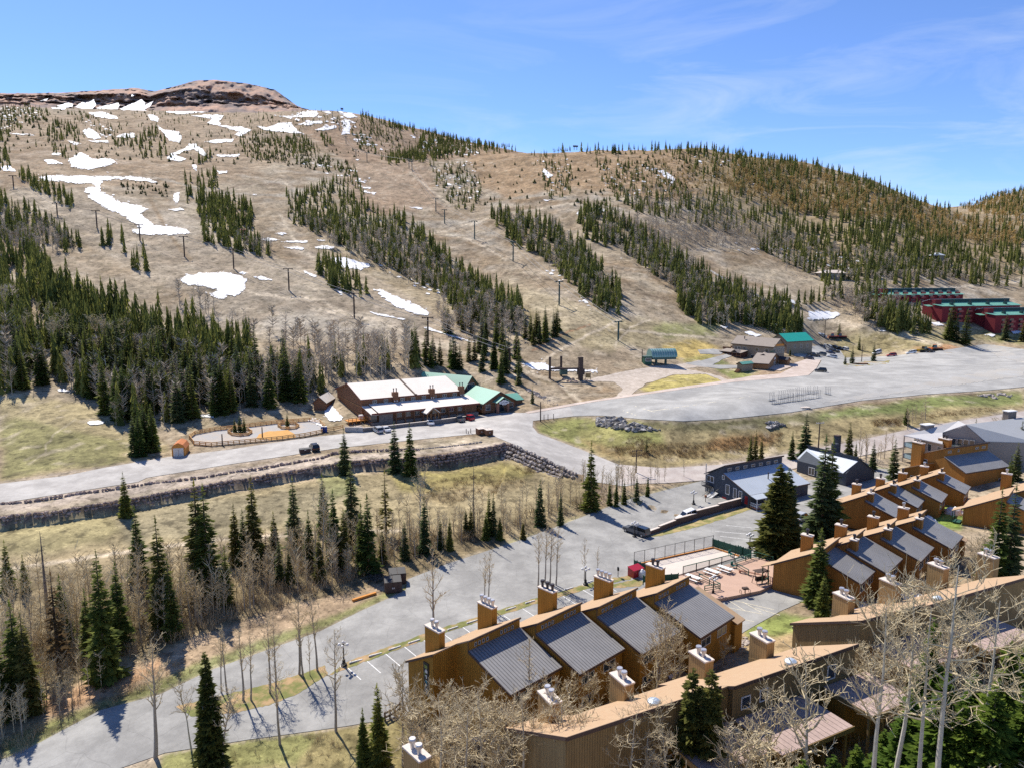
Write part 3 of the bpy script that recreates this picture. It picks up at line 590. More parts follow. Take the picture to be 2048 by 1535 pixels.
m_fir = needles('fir_needles', (.085,.12,.026), (.155,.18,.038))
m_spruce = needles('spruce_needles', (.078,.115,.042), (.135,.16,.06))
m_bright = needles('lush_needles', (.085,.14,.02), (.17,.23,.035), 1.6)
m_olive = needles('olive_needles', (.095,.11,.026), (.18,.17,.042), 1.2)
m_far = needles('far_needles', (.088,.115,.032), (.155,.17,.045), .12)
m_deadn = needles('dead_needles', (.16,.08,.04), (.22,.13,.07))
m_greyn = needles('grey_twigs', (.22,.19,.16), (.30,.26,.22))

def conifer_arrays(h, Rb, seed, whorls=46, per=8, low=.04, sparse=0, fine=3, droop=.35, pw=.85):
    rr = random.Random(seed); V = []; F = []
    def quad(a, b, c, d): i = len(V); V.extend((a, b, c, d)); F.append((i, i+1, i+2, i+3))
    lump = [rr.uniform(.75, 1.2) for _ in range(whorls+1)]
    for k in range(whorls):
        t = low+(1-low)*max(0.0, (k+rr.uniform(-.4, .4))/whorls)**.92; t = min(max(t, low), .985)
        z = t*h; Lm = (Rb*((1-t)**pw)+.02*h*(1-t)+.10)*lump[k]
        for q in range(per if t < .8 else max(4, per-3)):
            if rr.random() < sparse: continue
            a = 2*math.pi*(q+rr.random()*.9)/per+k*1.3; ln = Lm*rr.uniform(.62, 1.12); dr = droop*rr.uniform(.5, 1.4)*(1-.7*t)
            ca, sa = math.cos(a), math.sin(a)
            d = Vector((ca, sa, -dr)); sdv = Vector((-sa, ca, 0)); o = Vector((0, 0, z))
            for f in range(fine):
                if f == 0: b0, e0, wd, off = .0, 1., .17, 0
                else:
                    s_ = 1 if f % 2 else -1; b0 = rr.uniform(.15, .5); e0 = b0+rr.uniform(.3, .55); wd = .10; off = s_*rr.uniform(.18, .42)
                p0 = o+d*(ln*b0); p1 = o+d*(ln*e0)+sdv*(off*ln)+Vector((0, 0, (e0**2)*ln*.12+rr.uniform(-.05, .05)*ln))
                wv = (sdv+Vector((0, 0, rr.uniform(-.8, .8))))*(wd*ln*rr.uniform(.8, 1.3)); mdp = p0*.45+p1*.55+Vector((0, 0, rr.uniform(-.10, .04)*ln))
                quad(tuple(p0), tuple(mdp-wv), tuple(p1), tuple(mdp+wv))
    i = len(V); V.extend([(0, 0, h*1.0), (.03*h*.3, 0, h*.93), (0, .03*h*.3, h*.92), (-.03*h*.3, 0, h*.93)]); F.append((i, i+1, i+2, i+3))
    return np.array(V), np.array(F)
def conifer(name, h, Rb, seed, m, **kw):
    root = empty(name, (0, 0, 0))
    V, F = conifer_arrays(h, Rb, seed, **kw)
    c = mesh_np('crown', V, F, m); c.parent = root
    MB().tube((0, 0, -.4), (0, 0, h*.93), h*.016+.04, .02, 7, False).build('trunk', m_bark, root)
    return root, h
def bare_conifer(name, h, seed, m):
    rr = random.Random(seed); root = empty(name, (0, 0, 0)); b = MB()
    for k in range(46):
        t = rr.uniform(.15, .98); a = rr.uniform(0, 6.28); ln = h*.13*(1-t)**.7*rr.uniform(.4, 1.1)+.15
        e = Vector((math.cos(a)*ln, math.sin(a)*ln, t*h-ln*rr.uniform(.1, .5))); b.tube((0, 0, t*h), e, .03, .012, 3, False)
        for q in range(2): f = Vector((0, 0, t*h))*.4+e*.6; b.tube(f, f+Vector((rr.uniform(-.4, .4), rr.uniform(-.4, .4), -.25))*ln, .015, .008, 3, False)
    b.build('crown', m, root)
    MB().tube((0, 0, -.4), (0, 0, h), h*.014+.04, .02, 6, False).build('trunk', m, root)
    return root, h
CON = {}
CON['slim'] = [conifer('conifer_tree', 14, 1.75, s, m, whorls=52, per=8) for s, m in ((1, m_fir), (2, m_spruce), (3, m_fir), (4, m_olive))]
CON['mid'] = [conifer('conifer_tree', 14, 2.1, s, m, whorls=46, per=9) for s, m in ((11, m_fir), (12, m_spruce), (13, m_fir))]
CON['broad'] = [conifer('conifer_tree', 16, 3.7, s, m, whorls=62, per=12, fine=6, pw=.62, droop=.3) for s, m in ((21, m_olive), (22, m_spruce))]
CON['thin'] = [conifer('conifer_tree', 14, 1.5, s, m_olive, whorls=34, per=7, sparse=.35, low=.12) for s in (31, 32)]
CON['lush'] = [conifer('conifer_tree', 9, 2.2, s, m_bright, whorls=60, per=11, fine=7, pw=.8) for s in (41, 42)]
CON['sun'] = [conifer('conifer_tree', 12, 1.35, s, m_olive, whorls=70, per=9, fine=6, pw=.55) for s in (51, 52)]
CON['brown'] = [conifer('conifer_tree', 14, 1.6, 61, m_deadn, whorls=34, per=7, sparse=.3, low=.2)]
CON['dead'] = [bare_conifer('conifer_tree', 14, 71, m_greyn)]
CKID = {k: [tree_of(r) for r, h in v] for k, v in CON.items()}
_used = set()
def put_tree(LIB, KID, kind, x, y, h, label, cat, group=None, wide=1.0, rz=None, sink=.25):
    n = len(LIB[kind]); v = rnd.randrange(n); r, h0 = LIB[kind][v]; s = h/h0
    loc = (x, y, float(gz(x, y))-sink); rz = rnd.uniform(0, 6.28) if rz is None else rz
    if (id(LIB), kind, v) not in _used:
        _used.add((id(LIB), kind, v)); o = r; o.location = loc; o.rotation_euler = (0, 0, rz); o.scale = (s*wide, s*wide, s)
    else: o = copy_tree(r, KID[kind][v], loc, rz, scale=(s*wide, s*wide, s))
    for k in ('label', 'category', 'group'):
        if k in o: del o[k]
    return tag(o, label, cat, group)
def fir(kind, px, base, tip, label, group=None, wide=1.0):
    g = G1(px, base); h = max(1.0, zat(g.x, g.y, tip)-g.z)
    return put_tree(CON, CKID, kind, g.x, g.y, h, label, 'conifer', group, wide)

# ------------------------------------------------------------------ bare aspens
m_asp = add_fine(mat('aspen_bark', (.44,.41,.335), .9, .18, 3, coord='World'), 14, .25)
m_aspd = add_fine(mat('aspen_bark_grey', (.33,.29,.235), .9, .2, 3, coord='World'), 14, .25)
m_twig = mat('aspen_twigs', (.56,.45,.27), .9, .25, .4, coord='World')
m_twigl = mat('aspen_twigs_pale', (.52,.43,.27), .9, .2, .4, coord='World')
def aspen(name, h, seed, mt, mw, prim=20, low=.45, spread=.5, ang=50, r0=None, twist=.12, sub=6, tw=3, thick=1.0, stems=1, sway=None):
    sway = twist if sway is None else sway
    rr = random.Random(seed); root = empty(name, (0, 0, 0)); T = MB(); B = MB()
    for st in range(stems):
        base = Vector((0, 0, -.3)) if stems == 1 else Vector((rr.uniform(-.8, .8), rr.uniform(-.8, .8), -.3))
        hh = h*(1 if st == 0 else rr.uniform(.7, .98)); r0_ = (r0 or .012*hh+.03); n = 9; pts = [base]; dx, dy = rr.uniform(-.05, .05), rr.uniform(-.05, .05)
        for k in range(n):
            dx += rr.uniform(-sway, sway)*.6; dy += rr.uniform(-sway, sway)*.6; dx *= .8; dy *= .8
            pts.append(pts[-1]+Vector((dx, dy, 1))*(hh/n))
        rad = [r0_*(1-.9*(k/n)**.9) for k in range(n+1)]
        for k in range(n): T.tube(pts[k], pts[k+1], rad[k], rad[k+1], 6, False)
        def at(t): f = t*n; k = min(int(f), n-1); return pts[k].lerp(pts[k+1], f-k), rad[k]+(rad[k+1]-rad[k])*(f-k)
        for q in range(prim):
            t = low+(1-low)*(q+rr.random())/prim; t = min(t, .985); p, r = at(t); a = q*2.4+rr.uniform(-.5, .5)
            el = R(ang+rr.uniform(-18, 18)); ln = spread*hh*(.35+.65*(1-abs(2*(t-low)/(1-low)-.75)*.7))*rr.uniform(.3, .55)
            d = Vector((math.cos(a)*math.cos(el), math.sin(a)*math.cos(el), math.sin(el))); segs = 4; c = p; rb = max(.010, min(r*.62, .05*thick+.02)); P0 = [c]
            for s_ in range(segs):
                d = (d+Vector((rr.uniform(-1, 1), rr.uniform(-1, 1), rr.uniform(-.5, .9)))*twist*2.2).normalized(); e = c+d*(ln/segs)
                B.tube(c, e, rb*(1-.22*s_)*thick, rb*(1-.22*(s_+1))*thick, 4, False); c = e; P0.append(c)
            for u in range(sub):
                f = rr.uniform(.25, 1.0)*segs; k = min(int(f), segs-1); o = P0[k].lerp(P0[k+1], f-k)
                d2 = (d*.7+Vector((rr.uniform(-1, 1), rr.uniform(-1, 1), rr.uniform(-.4, 1)))).normalized(); l2 = ln*rr.uniform(.22, .5)
                m_ = o+d2*l2*.5; d3 = (d2+Vector((rr.uniform(-1, 1), rr.uniform(-1, 1), rr.uniform(-.2, .8)))*twist*3).normalized(); e = m_+d3*l2*.5
                B.tube(o, m_, .014*thick, .012*thick, 3, False); B.tube(m_, e, .012*thick, .008*thick, 3, False)
                for v in range(tw):
                    o2 = (o.lerp(m_, rr.random()) if v % 2 else m_.lerp(e, rr.random())); d4 = (d3*.6+Vector((rr.uniform(-1, 1), rr.uniform(-1, 1), rr.uniform(-.3, 1)))).normalized()
                    B.tube(o2, o2+d4*l2*rr.uniform(.25, .5), .011*thick, .007*thick, 3, False)
    B.build('crown', mw, root); T.build('trunk', mt, root)
    return root, h
ASP = {}
ASP['strip'] = [aspen('aspen_tree', 9, s, m_aspd, m_twig, prim=20, low=.30, spread=.42, ang=58, sub=6, tw=3, thick=1.25) for s in (101, 102, 103, 104)]
ASP['tall'] = [aspen('aspen_tree', 12, s, m_aspd, m_twig, prim=22, low=.42, spread=.36, ang=52, sub=6, tw=3, thick=1.2) for s in (111, 112, 113)]
ASP['pale'] = [aspen('aspen_tree', 12, s, m_asp, m_twigl, prim=18, low=.5, spread=.55, ang=36, twist=.22, sub=6, tw=3, thick=1.9) for s in (121, 122, 123)]
ASP['big'] = [aspen('aspen_tree', 14, s, m_asp, m_twigl, prim=15, low=.58, spread=.54, ang=20, twist=.34, sub=8, tw=4, thick=1.1, r0=.20, sway=.10) for s in (131, 132, 133, 134)]
ASP['bushy'] = [aspen('aspen_tree', 7, s, m_asp, m_twigl, prim=26, low=.16, spread=.85, ang=42, twist=.28, sub=9, tw=4, thick=1.5) for s in (141, 142, 143)]
ASP['far'] = [aspen('aspen_tree', 10, s, m_aspd, mat('aspen_twigs_grey', (.50,.42,.32), .9, .2, .3, coord='World'), prim=12, low=.45, spread=.5, ang=50, sub=4, tw=2, thick=2.6) for s in (151, 152, 153)]
AKID = {k: [tree_of(r) for r, h in v] for k, v in ASP.items()}
def asp(kind, px, base, tip, label, group=None, wide=1.0):
    g = G1(px, base); h = max(1.0, zat(g.x, g.y, tip)-g.z)
    return put_tree(ASP, AKID, kind, g.x, g.y, h, label, 'aspen', group, wide)

# ------------------------------------------------------------------ woods too many to count: one mesh of far conifers, one of far aspens
def scatter(poly, n, rng):
    poly = np.asarray(poly, float); out = np.zeros((0, 2)); a, b = poly.min(0), poly.max(0)
    while len(out) < n:
        q = rng.uniform(a, b, (n*3, 2)); out = np.concatenate([out, q[inside(poly, q[:, 0], q[:, 1])]])
    return out[:n]
def far_proto(seed, tiers, R_, top=1.0, per=6, gap=.55):
    rr = random.Random(seed); V = []; F = []; lean = rr.uniform(-.02, .02)
    for k in range(tiers):
        t = k/tiers; z0 = .03+.93*t**.95; r = R_*((1-t)**.92+.06)*rr.uniform(.75, 1.2); dz = (1.15/tiers)*(1.9-.7*t)
        for q in range(per):
            if rr.random() < .12: continue
            a = 2*math.pi*(q+rr.uniform(-.3, .3))/per+k*.7; hw = math.pi/per*gap*rr.uniform(.8, 1.6); rq = r*rr.uniform(.65, 1.15); zz = z0-rr.uniform(0, .035)
            i = len(V); V += [(lean*z0, 0, min(z0+dz, 1.0)), (rq*math.cos(a-hw), rq*math.sin(a-hw), zz), (rq*1.12*math.cos(a), rq*1.12*math.sin(a), zz-.012), (rq*math.cos(a+hw), rq*math.sin(a+hw), zz)]; F.append((i, i+1, i+2, i+3))
    return np.array(V), np.array(F)
rng = np.random.default_rng(5)
def mass(name, zones, protos, m, wide=(.85, 1.25), seed=0, k_=1.0):
    rg = np.random.default_rng(seed); VV = []; FF = []; b = 0
    for poly, n, h0, h1 in zones:
        n = int(n*k_)
        q = scatter(poly, n, rg); g = G(q[:, 0], q[:, 1])
        for i in range(len(g)):
            V, F = protos[rg.integers(len(protos))]; h = h0+(h1-h0)*rg.random()**1.4; a = rg.uniform(0, 6.28); c, s = math.cos(a), math.sin(a); wd = h*rg.uniform(*wide)
            W = np.stack([(V[:, 0]*c-V[:, 1]*s)*wd+g[i, 0], (V[:, 0]*s+V[:, 1]*c)*wd+g[i, 1], V[:, 2]*h+g[i, 2]-.2], 1)
            VV.append(W); FF.append(F+b); b += len(V)
    return mesh_np(name, np.concatenate(VV), np.concatenate(FF), m)
FP = [far_proto(s, 9, r) for s, r in ((201, .115), (202, .10), (203, .13), (204, .09), (205, .105), (206, .14))]
FB = [far_proto(s, 5, .38, gap=.7) for s in (211, 212, 213)]
CONZ = [
 ([(100,215),(560,222),(640,260),(560,330),(300,300),(60,300)], 150, 3, 7), ([(560,440),(690,390),(740,400),(700,440)], 40, 5, 8), ([(700,235),(800,260),(860,300),(800,310),(730,280)], 60, 4, 8), ([(240,520),(300,510),(300,545),(262,540)], 6, 9, 12), ([(1160,420),(1220,400),(1230,430),(1180,440)], 20, 5, 8),
 ([(0,505),(60,500),(140,570),(200,600),(280,640),(400,670),(500,690),(520,740),(400,750),(250,700),(100,690),(0,690)], 340, 9, 16), ([(0,690),(250,700),(420,740),(520,760),(640,740),(830,705),(840,735),(700,755),(640,790),(560,800),(430,830),(330,845),(230,850),(170,800),(110,755),(0,790)], 170, 8, 15),
 ([(0,395),(50,420),(110,450),(165,490),(150,510),(60,500),(0,480)], 120, 6, 11), ([(40,345),(100,370),(150,400),(155,425),(90,395),(30,352)], 60, 6, 10),
 ([(0,210),(60,210),(100,225),(80,250),(0,270)], 140, 4, 8), ([(0,265),(20,265),(20,345),(0,345)], 24, 6, 10),
 ([(78,265),(110,245),(150,245),(160,270),(120,285),(80,275)], 55, 6, 9), ([(100,285),(160,300),(150,320),(110,315)], 25, 4, 7),
 ([(130,225),(170,225),(240,260),(230,280),(190,265)], 60, 4, 7), ([(220,285),(260,270),(270,295),(230,295)], 26, 5, 8),
 ([(270,270),(310,255),(340,290),(330,320),(285,320),(270,300)], 42, 7, 11), ([(400,310),(425,310),(425,335),(395,335)], 14, 7, 11), ([(370,355),(440,345),(440,410),(370,410)], 45, 6, 10),
 ([(300,215),(420,215),(430,240),(360,250),(300,235)], 60, 3, 5), ([(430,225),(560,222),(580,250),(480,262)], 60, 3, 5), ([(560,222),(690,222),(690,262),(620,250)], 45, 3, 6),
 ([(480,265),(560,265),(640,300),(720,340),(715,360),(690,350),(600,330),(500,325),(475,290)], 260, 4, 8), ([(520,285),(600,270),(640,295),(600,310)], 70, 6, 9), ([(640,270),(670,290),(650,295)], 16, 7, 10),
 ([(390,405),(460,395),(505,420),(505,460),(480,465),(400,440)], 110, 8, 12), ([(403,450),(480,460),(540,500),(540,515),(500,512),(410,490)], 75, 7, 11), ([(190,470),(250,475),(250,510),(215,505)], 9, 9, 13),
 ([(570,385),(600,390),(660,360),(720,360),(730,400),(750,425),(700,450),(590,455)], 170, 6, 10),
 ([(590,440),(700,440),(780,430),(830,445),(900,520),(960,570),(1055,625),(1055,645),(1000,655),(930,640),(860,580),(760,530),(640,475)], 400, 8, 13),
 ([(630,520),(655,515),(735,580),(730,600),(690,595),(635,555)], 50, 8, 12),
 ([(970,430),(1000,425),(1110,450),(1130,480),(1160,490),(1240,590),(1240,630),(1190,620),(1100,530),(1020,490)], 240, 9, 13),
 ([(1155,440),(1170,420),(1240,440),(1330,500),(1420,560),(1600,640),(1615,670),(1560,670),(1500,650),(1400,650),(1360,620),(1350,580),(1250,510),(1170,480)], 430, 9, 14),
 ([(860,330),(940,320),(965,370),(960,410),(900,410),(870,370)], 130, 4, 8), ([(1060,310),(1140,310),(1145,360),(1140,395),(1095,400),(1080,350)], 95, 4, 8),
 ([(1190,320),(1330,330),(1370,380),(1350,400),(1230,395),(1200,360)], 210, 4, 8), ([(900,412),(950,415),(945,425),(910,420)], 10, 4, 7),
 ([(1100,301),(1200,300),(1300,298),(1400,297),(1500,303),(1600,325),(1720,356),(1840,400),(1840,412),(1600,345),(1400,312),(1100,309)], 300, 7, 13),
 ([(760,320),(850,318),(1000,303),(1060,303),(1000,308),(850,326),(780,330)], 60, 8, 12),
 ([(720,230),(760,242),(830,259),(960,285),(1030,295),(1010,300),(900,285),(800,262),(720,238)], 150, 8, 12), ([(840,275),(960,290),(1000,300),(860,318),(760,325),(830,300)], 260, 9, 13),
 ([(700,265),(740,275),(760,310),(720,300)], 40, 5, 9), ([(710,240),(790,255),(800,290),(740,270)], 50, 4, 8),
 ([(1340,310),(1480,312),(1560,340),(1600,390),(1480,390),(1380,350)], 170, 6, 11),
 ([(1230,400),(1450,380),(1600,430),(1640,470),(1500,470),(1300,440)], 220, 7, 11),
 ([(1450,330),(1640,345),(1880,418),(1960,440),(2048,440),(2048,470),(1800,470),(1600,430)], 420, 8, 13),
 ([(1600,450),(2048,465),(2048,550),(1900,560),(1750,560),(1640,560),(1500,490)], 640, 8, 13),
 ([(1640,560),(1750,545),(2048,550),(2048,575),(1850,570),(1740,600),(1720,620),(1660,590)], 70, 9, 14), ([(1500,600),(1560,590),(1600,610),(1660,580),(1680,600),(1560,620)], 20, 8, 12),
 ([(1700,600),(1760,600),(1830,640),(1870,672),(1790,668),(1720,640)], 60, 10, 16), ([(1910,415),(1980,392),(2048,378),(2048,435),(1950,425)], 160, 8, 13)]
CONS = [([(0,205),(560,222),(720,300),(720,340),(560,335),(300,325),(0,300)], 330, 1.5, 4), ([(640,225),(760,245),(860,300),(820,330),(720,300)], 120, 2, 4), ([(0,215),(60,212),(100,228),(80,255),(0,270)], 60, 2, 4), ([(480,262),(700,330),(720,360),(600,335),(480,300)], 140, 2, 4), ([(900,330),(1380,310),(1400,420),(1000,420),(870,400)], 170, 2, 4), ([(240,365),(340,365),(345,395),(250,390)], 60, 1.5, 3), ([(1200,300),(1600,330),(1600,400),(1400,390)], 160, 2, 4), ([(560,400),(640,420),(700,500),(600,470)], 20, 2, 4)]
o = mass('conifer_woods', CONZ, FP, m_far, wide=(1.0, 1.45), seed=11, k_=1.2)
tag(o, 'dark green conifer woods covering the ski hill in bands and clumps', 'woods', kind='stuff')
o = mass('hillside_shrubs', CONS, FB, needles('shrub_needles', (.065,.075,.024), (.11,.115,.035), .3), seed=12)
tag(o, 'low round dark shrubs dotted over the upper ski hill', 'shrubs', kind='stuff')
def far_aspen(seed, n=26, k_=1.0):
    rr = random.Random(seed); V = []; F = []
    def spike(a, b, w_):
        i = len(V); d = (Vector(b)-Vector(a)); s_ = d.cross(Vector((rr.uniform(-1, 1), rr.uniform(-1, 1), .3))).normalized()*w_
        V.extend([tuple(Vector(a)-s_), tuple(Vector(a)+s_), b]); F.append((i, i+1, i+2))
    spike((0, 0, -.03), (0, 0, 1), .012); spike((0, 0, -.03), (0.01, 0, .98), .012)
    for k in range(n):
        t = rr.uniform(.3, .9); a = rr.uniform(0, 6.28); l = rr.uniform(.08, .2)
        spike((0, 0, t), (math.cos(a)*l, math.sin(a)*l, t+l*rr.uniform(.3, 1.4)), .0075*k_)
        b = (math.cos(a)*l*.5, math.sin(a)*l*.5, t+l*.4); a += rr.uniform(-1, 1)
        spike(b, (b[0]+math.cos(a)*l*.6, b[1]+math.sin(a)*l*.6, b[2]+l*.5), .006*k_)
    return np.array(V), np.array(F)
AP = [far_aspen(s) for s in (301, 302, 303, 304)]; AQ = [far_aspen(s, 34, 2.3) for s in (311, 312, 313)]
m_fa = mat('far_twigs', (.48,.40,.30), .95, .2, .05, coord='World'); m_fo = mat('far_budding_twigs', (.52,.37,.15), .95, .25, .04, coord='World')
ASPZ = [([(200,800),(330,760),(450,750),(640,745),(640,800),(450,835),(330,850),(230,855)], 90, 7, 12),
 ([(0,600),(100,690),(250,700),(420,740),(560,720),(650,690),(640,790),(560,800),(430,830),(330,845),(230,850),(170,800),(110,755),(60,790),(0,800)], 190, 8, 13),
 ([(620,680),(840,690),(840,740),(700,765),(650,770)], 70, 9, 13), ([(0,430),(110,460),(150,500),(60,510),(0,500)], 160, 6, 9),
 ([(600,450),(780,450),(960,590),(1060,650),(1000,670),(860,590),(640,490)], 330, 7, 11), ([(870,610),(1050,660),(1040,700),(880,680)], 70, 8, 11), ([(480,470),(545,500),(540,515),(470,500)], 40, 6, 9),
 ([(980,430),(1120,460),(1240,600),(1220,640),(1100,540)], 130, 7, 11), ([(1160,440),(1260,440),(1420,560),(1600,650),(1400,660),(1350,590),(1200,480)], 330, 7, 11),
 ([(1250,455),(1400,440),(1560,460),(1620,490),(1500,505),(1300,490)], 460, 6, 9), ([(1500,490),(1700,500),(1900,540),(2048,540),(2048,570),(1700,570),(1560,540)], 300, 6, 10),
 ([(1640,600),(1760,590),(1860,660),(1720,650)], 120, 7, 11), ([(1230,380),(1420,390),(1500,440),(1300,450)], 200, 5, 8), ([(330,560),(520,660),(640,680),(600,720),(400,690)], 30, 9, 13)]
ASPO = [([(1470,330),(1620,335),(1760,390),(1900,430),(1960,445),(1750,445),(1560,425),(1450,380)], 900, 6, 9), ([(1300,310),(1460,320),(1480,400),(1350,400)], 250, 3, 6), ([(1920,412),(2048,380),(2048,445),(1940,432)], 260, 6, 9), ([(1800,440),(2048,450),(2048,500),(1850,480)], 260, 6, 9)]
o = mass('bare_aspen_woods', ASPZ, AP+AQ[:2], m_fa, wide=(.9, 1.4), seed=13); tag(o, 'grey haze of bare aspens between the conifers of the ski hill', 'woods', kind='stuff')
o = mass('budding_aspen_woods', ASPO, AQ, m_fo, wide=(1.2, 1.8), seed=14); tag(o, 'ochre budding aspens over the right end of the ridge', 'woods', kind='stuff')
# ------------------------------------------------------------------ trees one can tell apart
# (kind, x, base row, tip row, width factor, label)
FIRS = [
 ('mid',690,948,850,1.15,'stout spruce before the boulder wall, alone below the road'),
 ('mid',790,944,838,1.1,'left spruce of the pair before the boulder wall'),
 ('mid',821,950,838,1.1,'right spruce of the pair before the boulder wall'),
 ('mid',252,1033,938,1.1,'spruce standing against the left end of the boulder wall'),
 ('mid',1181,1020,876,1.0,'tall dark spruce at the upper end of the woodland strip, beside the road'),
 ('slim',705,1085,918,1.25,'tallest green conifer in the middle of the woodland strip'),
 ('slim',510,1128,944,1.1,None),('slim',590,1090,946,1.1,None),('slim',551,1128,1016,1.2,None),('slim',648,1065,940,1.1,None),('mid',670,1130,971,.9,None),
 ('slim',738,1145,981,1.2,None),('thin',772,1072,934,1.2,'sparse open conifer leaning clear of the woodland strip'),('slim',810,1118,1037,1.2,None),('slim',850,1106,987,1.1,None),
 ('slim',881,1096,1030,1.1,None),('slim',725,1140,1000,1.1,None),('slim',1080,1050,953,1.1,None),('slim',1121,1050,979,1.0,None),('slim',978,1068,977,1.0,None),('slim',987,1068,980,.9,None),
 ('slim',932,1070,1012,1.2,None),('slim',942,1072,1008,1.2,None),('slim',1046,1078,1037,1.5,None),('mid',972,1078,1020,1.2,None),('mid',1000,1078,1028,1.2,None),
 ('mid',1219,1010,955,.9,None),('mid',1232,1012,957,.9,None),('slim',1248,1008,953,1.1,None),('mid',1273,1000,944,.9,None),('mid',1295,992,946,.9,None),
 ('slim',402,1190,950,1.2,None),('slim',419,1200,960,1.2,None),('slim',473,1130,1000,1.2,None),('slim',490,1135,1012,1.1,None),('slim',525,1140,1060,1.1,None),('slim',620,1130,1015,1.1,None),('slim',690,1135,1010,1.1,None),
 ('slim',280,1165,1004,1.15,None),('slim',327,1265,1023,1.1,None),('mid',18,1182,1074,1.0,None),('slim',51,1182,1103,1.1,None),('mid',213,1360,1090,.95,'big dark conifer with twin tops above the bend of the lower road'),
 ('slim',243,1300,1112,1.1,None),('slim',41,1420,1191,1.2,'dark spire nearest the left edge, beside the lower road'),('slim',60,1425,1213,1.2,None),('mid',2,1440,1240,1.0,None),('slim',345,1275,1110,1.1,None),('slim',455,1215,1085,1.1,None),('slim',560,1165,1075,1.2,None),
 ('slim',640,1160,1060,1.2,None),('slim',765,1125,1050,1.2,None),('slim',900,1100,1030,1.1,None),('slim',580,1175,1090,1.1,None),('slim',130,1290,1140,1.1,None),('slim',180,1320,1170,1.1,None),
 ('brown',120,1350,1130,1.2,'rust brown dead conifer in the left part of the woodland strip'),('dead',97,1240,1058,1.5,'grey leafless dead conifer beside the rust brown one'),('brown',535,1150,1050,1.1,'rust brown dead conifer between green ones mid strip'),('dead',948,1070,915,.8,'bare grey snag standing tall below the boulder wall'),
 ('sun',424,1540,1295,1.0,'slim conifer on the near verge before the lower road'),('slim',758,1528,1358,1.2,'taller of two spruces on the near verge left of the ochre condominium'),('slim',728,1528,1408,1.1,'shorter of two spruces on the near verge left of the ochre condominium'),
 ('mid',1609,913,821,1.3,'tall spruce between the two dark roofed buildings'),('mid',1583,917,857,1.0,'shorter spruce left of the dark roofed buildings'),('slim',1500,923,865,1.1,None),('slim',1510,925,855,1.0,None),('slim',1522,922,870,1.1,None),
 ('slim',1697,915,841,1.2,'slim spruce by the bend of the valley road'),('mid',1711,914,879,.9,None),('mid',1745,938,874,1.0,'pale young spruce behind the second grey roof'),('mid',1786,958,872,1.15,'open spruce left of the grey balcony condominium'),('slim',1948,890,834,1.3,'spruce in front of the grey condominium gable'),
 ('slim',1640,1078,862,1.35,'left trunk of the tall spruce pair behind the deck'),('slim',1655,1072,869,1.3,'right trunk of the tall spruce pair behind the deck'),
 ('broad',1552,1108,922,1.05,'huge broad spruce shading the corner of the deck'),('broad',1570,1102,930,.8,'broad spruce crowding the huge one by the deck'),
 ('slim',1634,1210,1049,1.6,'conifer against the end wall of the middle condominium row'),('mid',1642,1255,1142,1.35,'short green spruce at the foot of the middle condominium row'),
 ('mid',1985,1185,968,1.05,'left of two dark spruces between the condominium rows'),('mid',2012,1180,960,1.0,'right of two dark spruces between the condominium rows'),('slim',2038,920,838,1.5,None),('mid',2030,960,880,1.2,None),('mid',2015,1000,905,1.1,None),
 ('slim',1812,848,808,1.6,'lone spruce in the field beyond the valley road'),
 ('sun',1374,1650,1327,1.15,'left of two sunlit narrow spruces before the front row roof'),('sun',1411,1655,1329,1.15,'right of two sunlit narrow spruces before the front row roof'),
 ('lush',1780,1700,1420,1.1,None),('lush',1860,1720,1330,1.0,None),('lush',1900,1740,1400,1.2,None),('lush',1955,1740,1360,1.1,None),('lush',2025,1720,1350,1.2,None),('lush',2048,1500,1240,.9,None),('lush',1650,1760,1500,1.2,None),('lush',1590,1780,1510,1.2,None),('lush',1808,1600,1380,1.0,None),('lush',1840,1560,1225,.75,None),('lush',1925,1600,1330,.95,None),('lush',1985,1640,1270,.9,None),('lush',2040,1620,1210,1.0,None),('lush',1755,1640,1450,1.1,None),('lush',1880,1660,1420,1.1,None),('lush',2000,1500,1300,.9,None),('lush',1700,1680,1480,1.1,None),('lush',2070,1540,1330,1.1,None),
 ('mid',575,855,823,1.2,'small spruce in the right planter ring of the play area'),('mid',470,864,832,1.1,'left of three small spruces in the left planter ring'),('mid',480,866,826,1.1,'middle of three small spruces in the left planter ring'),('mid',489,864,830,1.1,'right of three small spruces in the left planter ring'),
 ('mid',1065,806,770,1.0,'young spruce on the verge by the green roofed lodge'),('slim',1718,700,667,1.0,None),('mid',1678,674,641,1.1,'lone spruce behind the turquoise roof'),('mid',1605,697,668,1.0,None),('mid',1580,712,694,1.2,None),('mid',1690,729,707,1.3,None),('mid',1704,728,690,1.2,'taller spruce on the lot island'),('mid',1747,723,681,1.0,'spruce at the right end of the lot island'),
 ('thin',1293,905,868,1.4,'open pine by the pole in the field'),
 ('slim',1897,680,612,1.5,None),('slim',1912,684,630,1.3,None),('slim',1930,690,615,1.5,None),('slim',1903,668,600,1.5,None),('slim',2010,680,625,1.3,None),('slim',2046,684,635,1.5,None)]
STRIPL = 'dark green conifer rising through bare aspens in the strip beside the lower road'
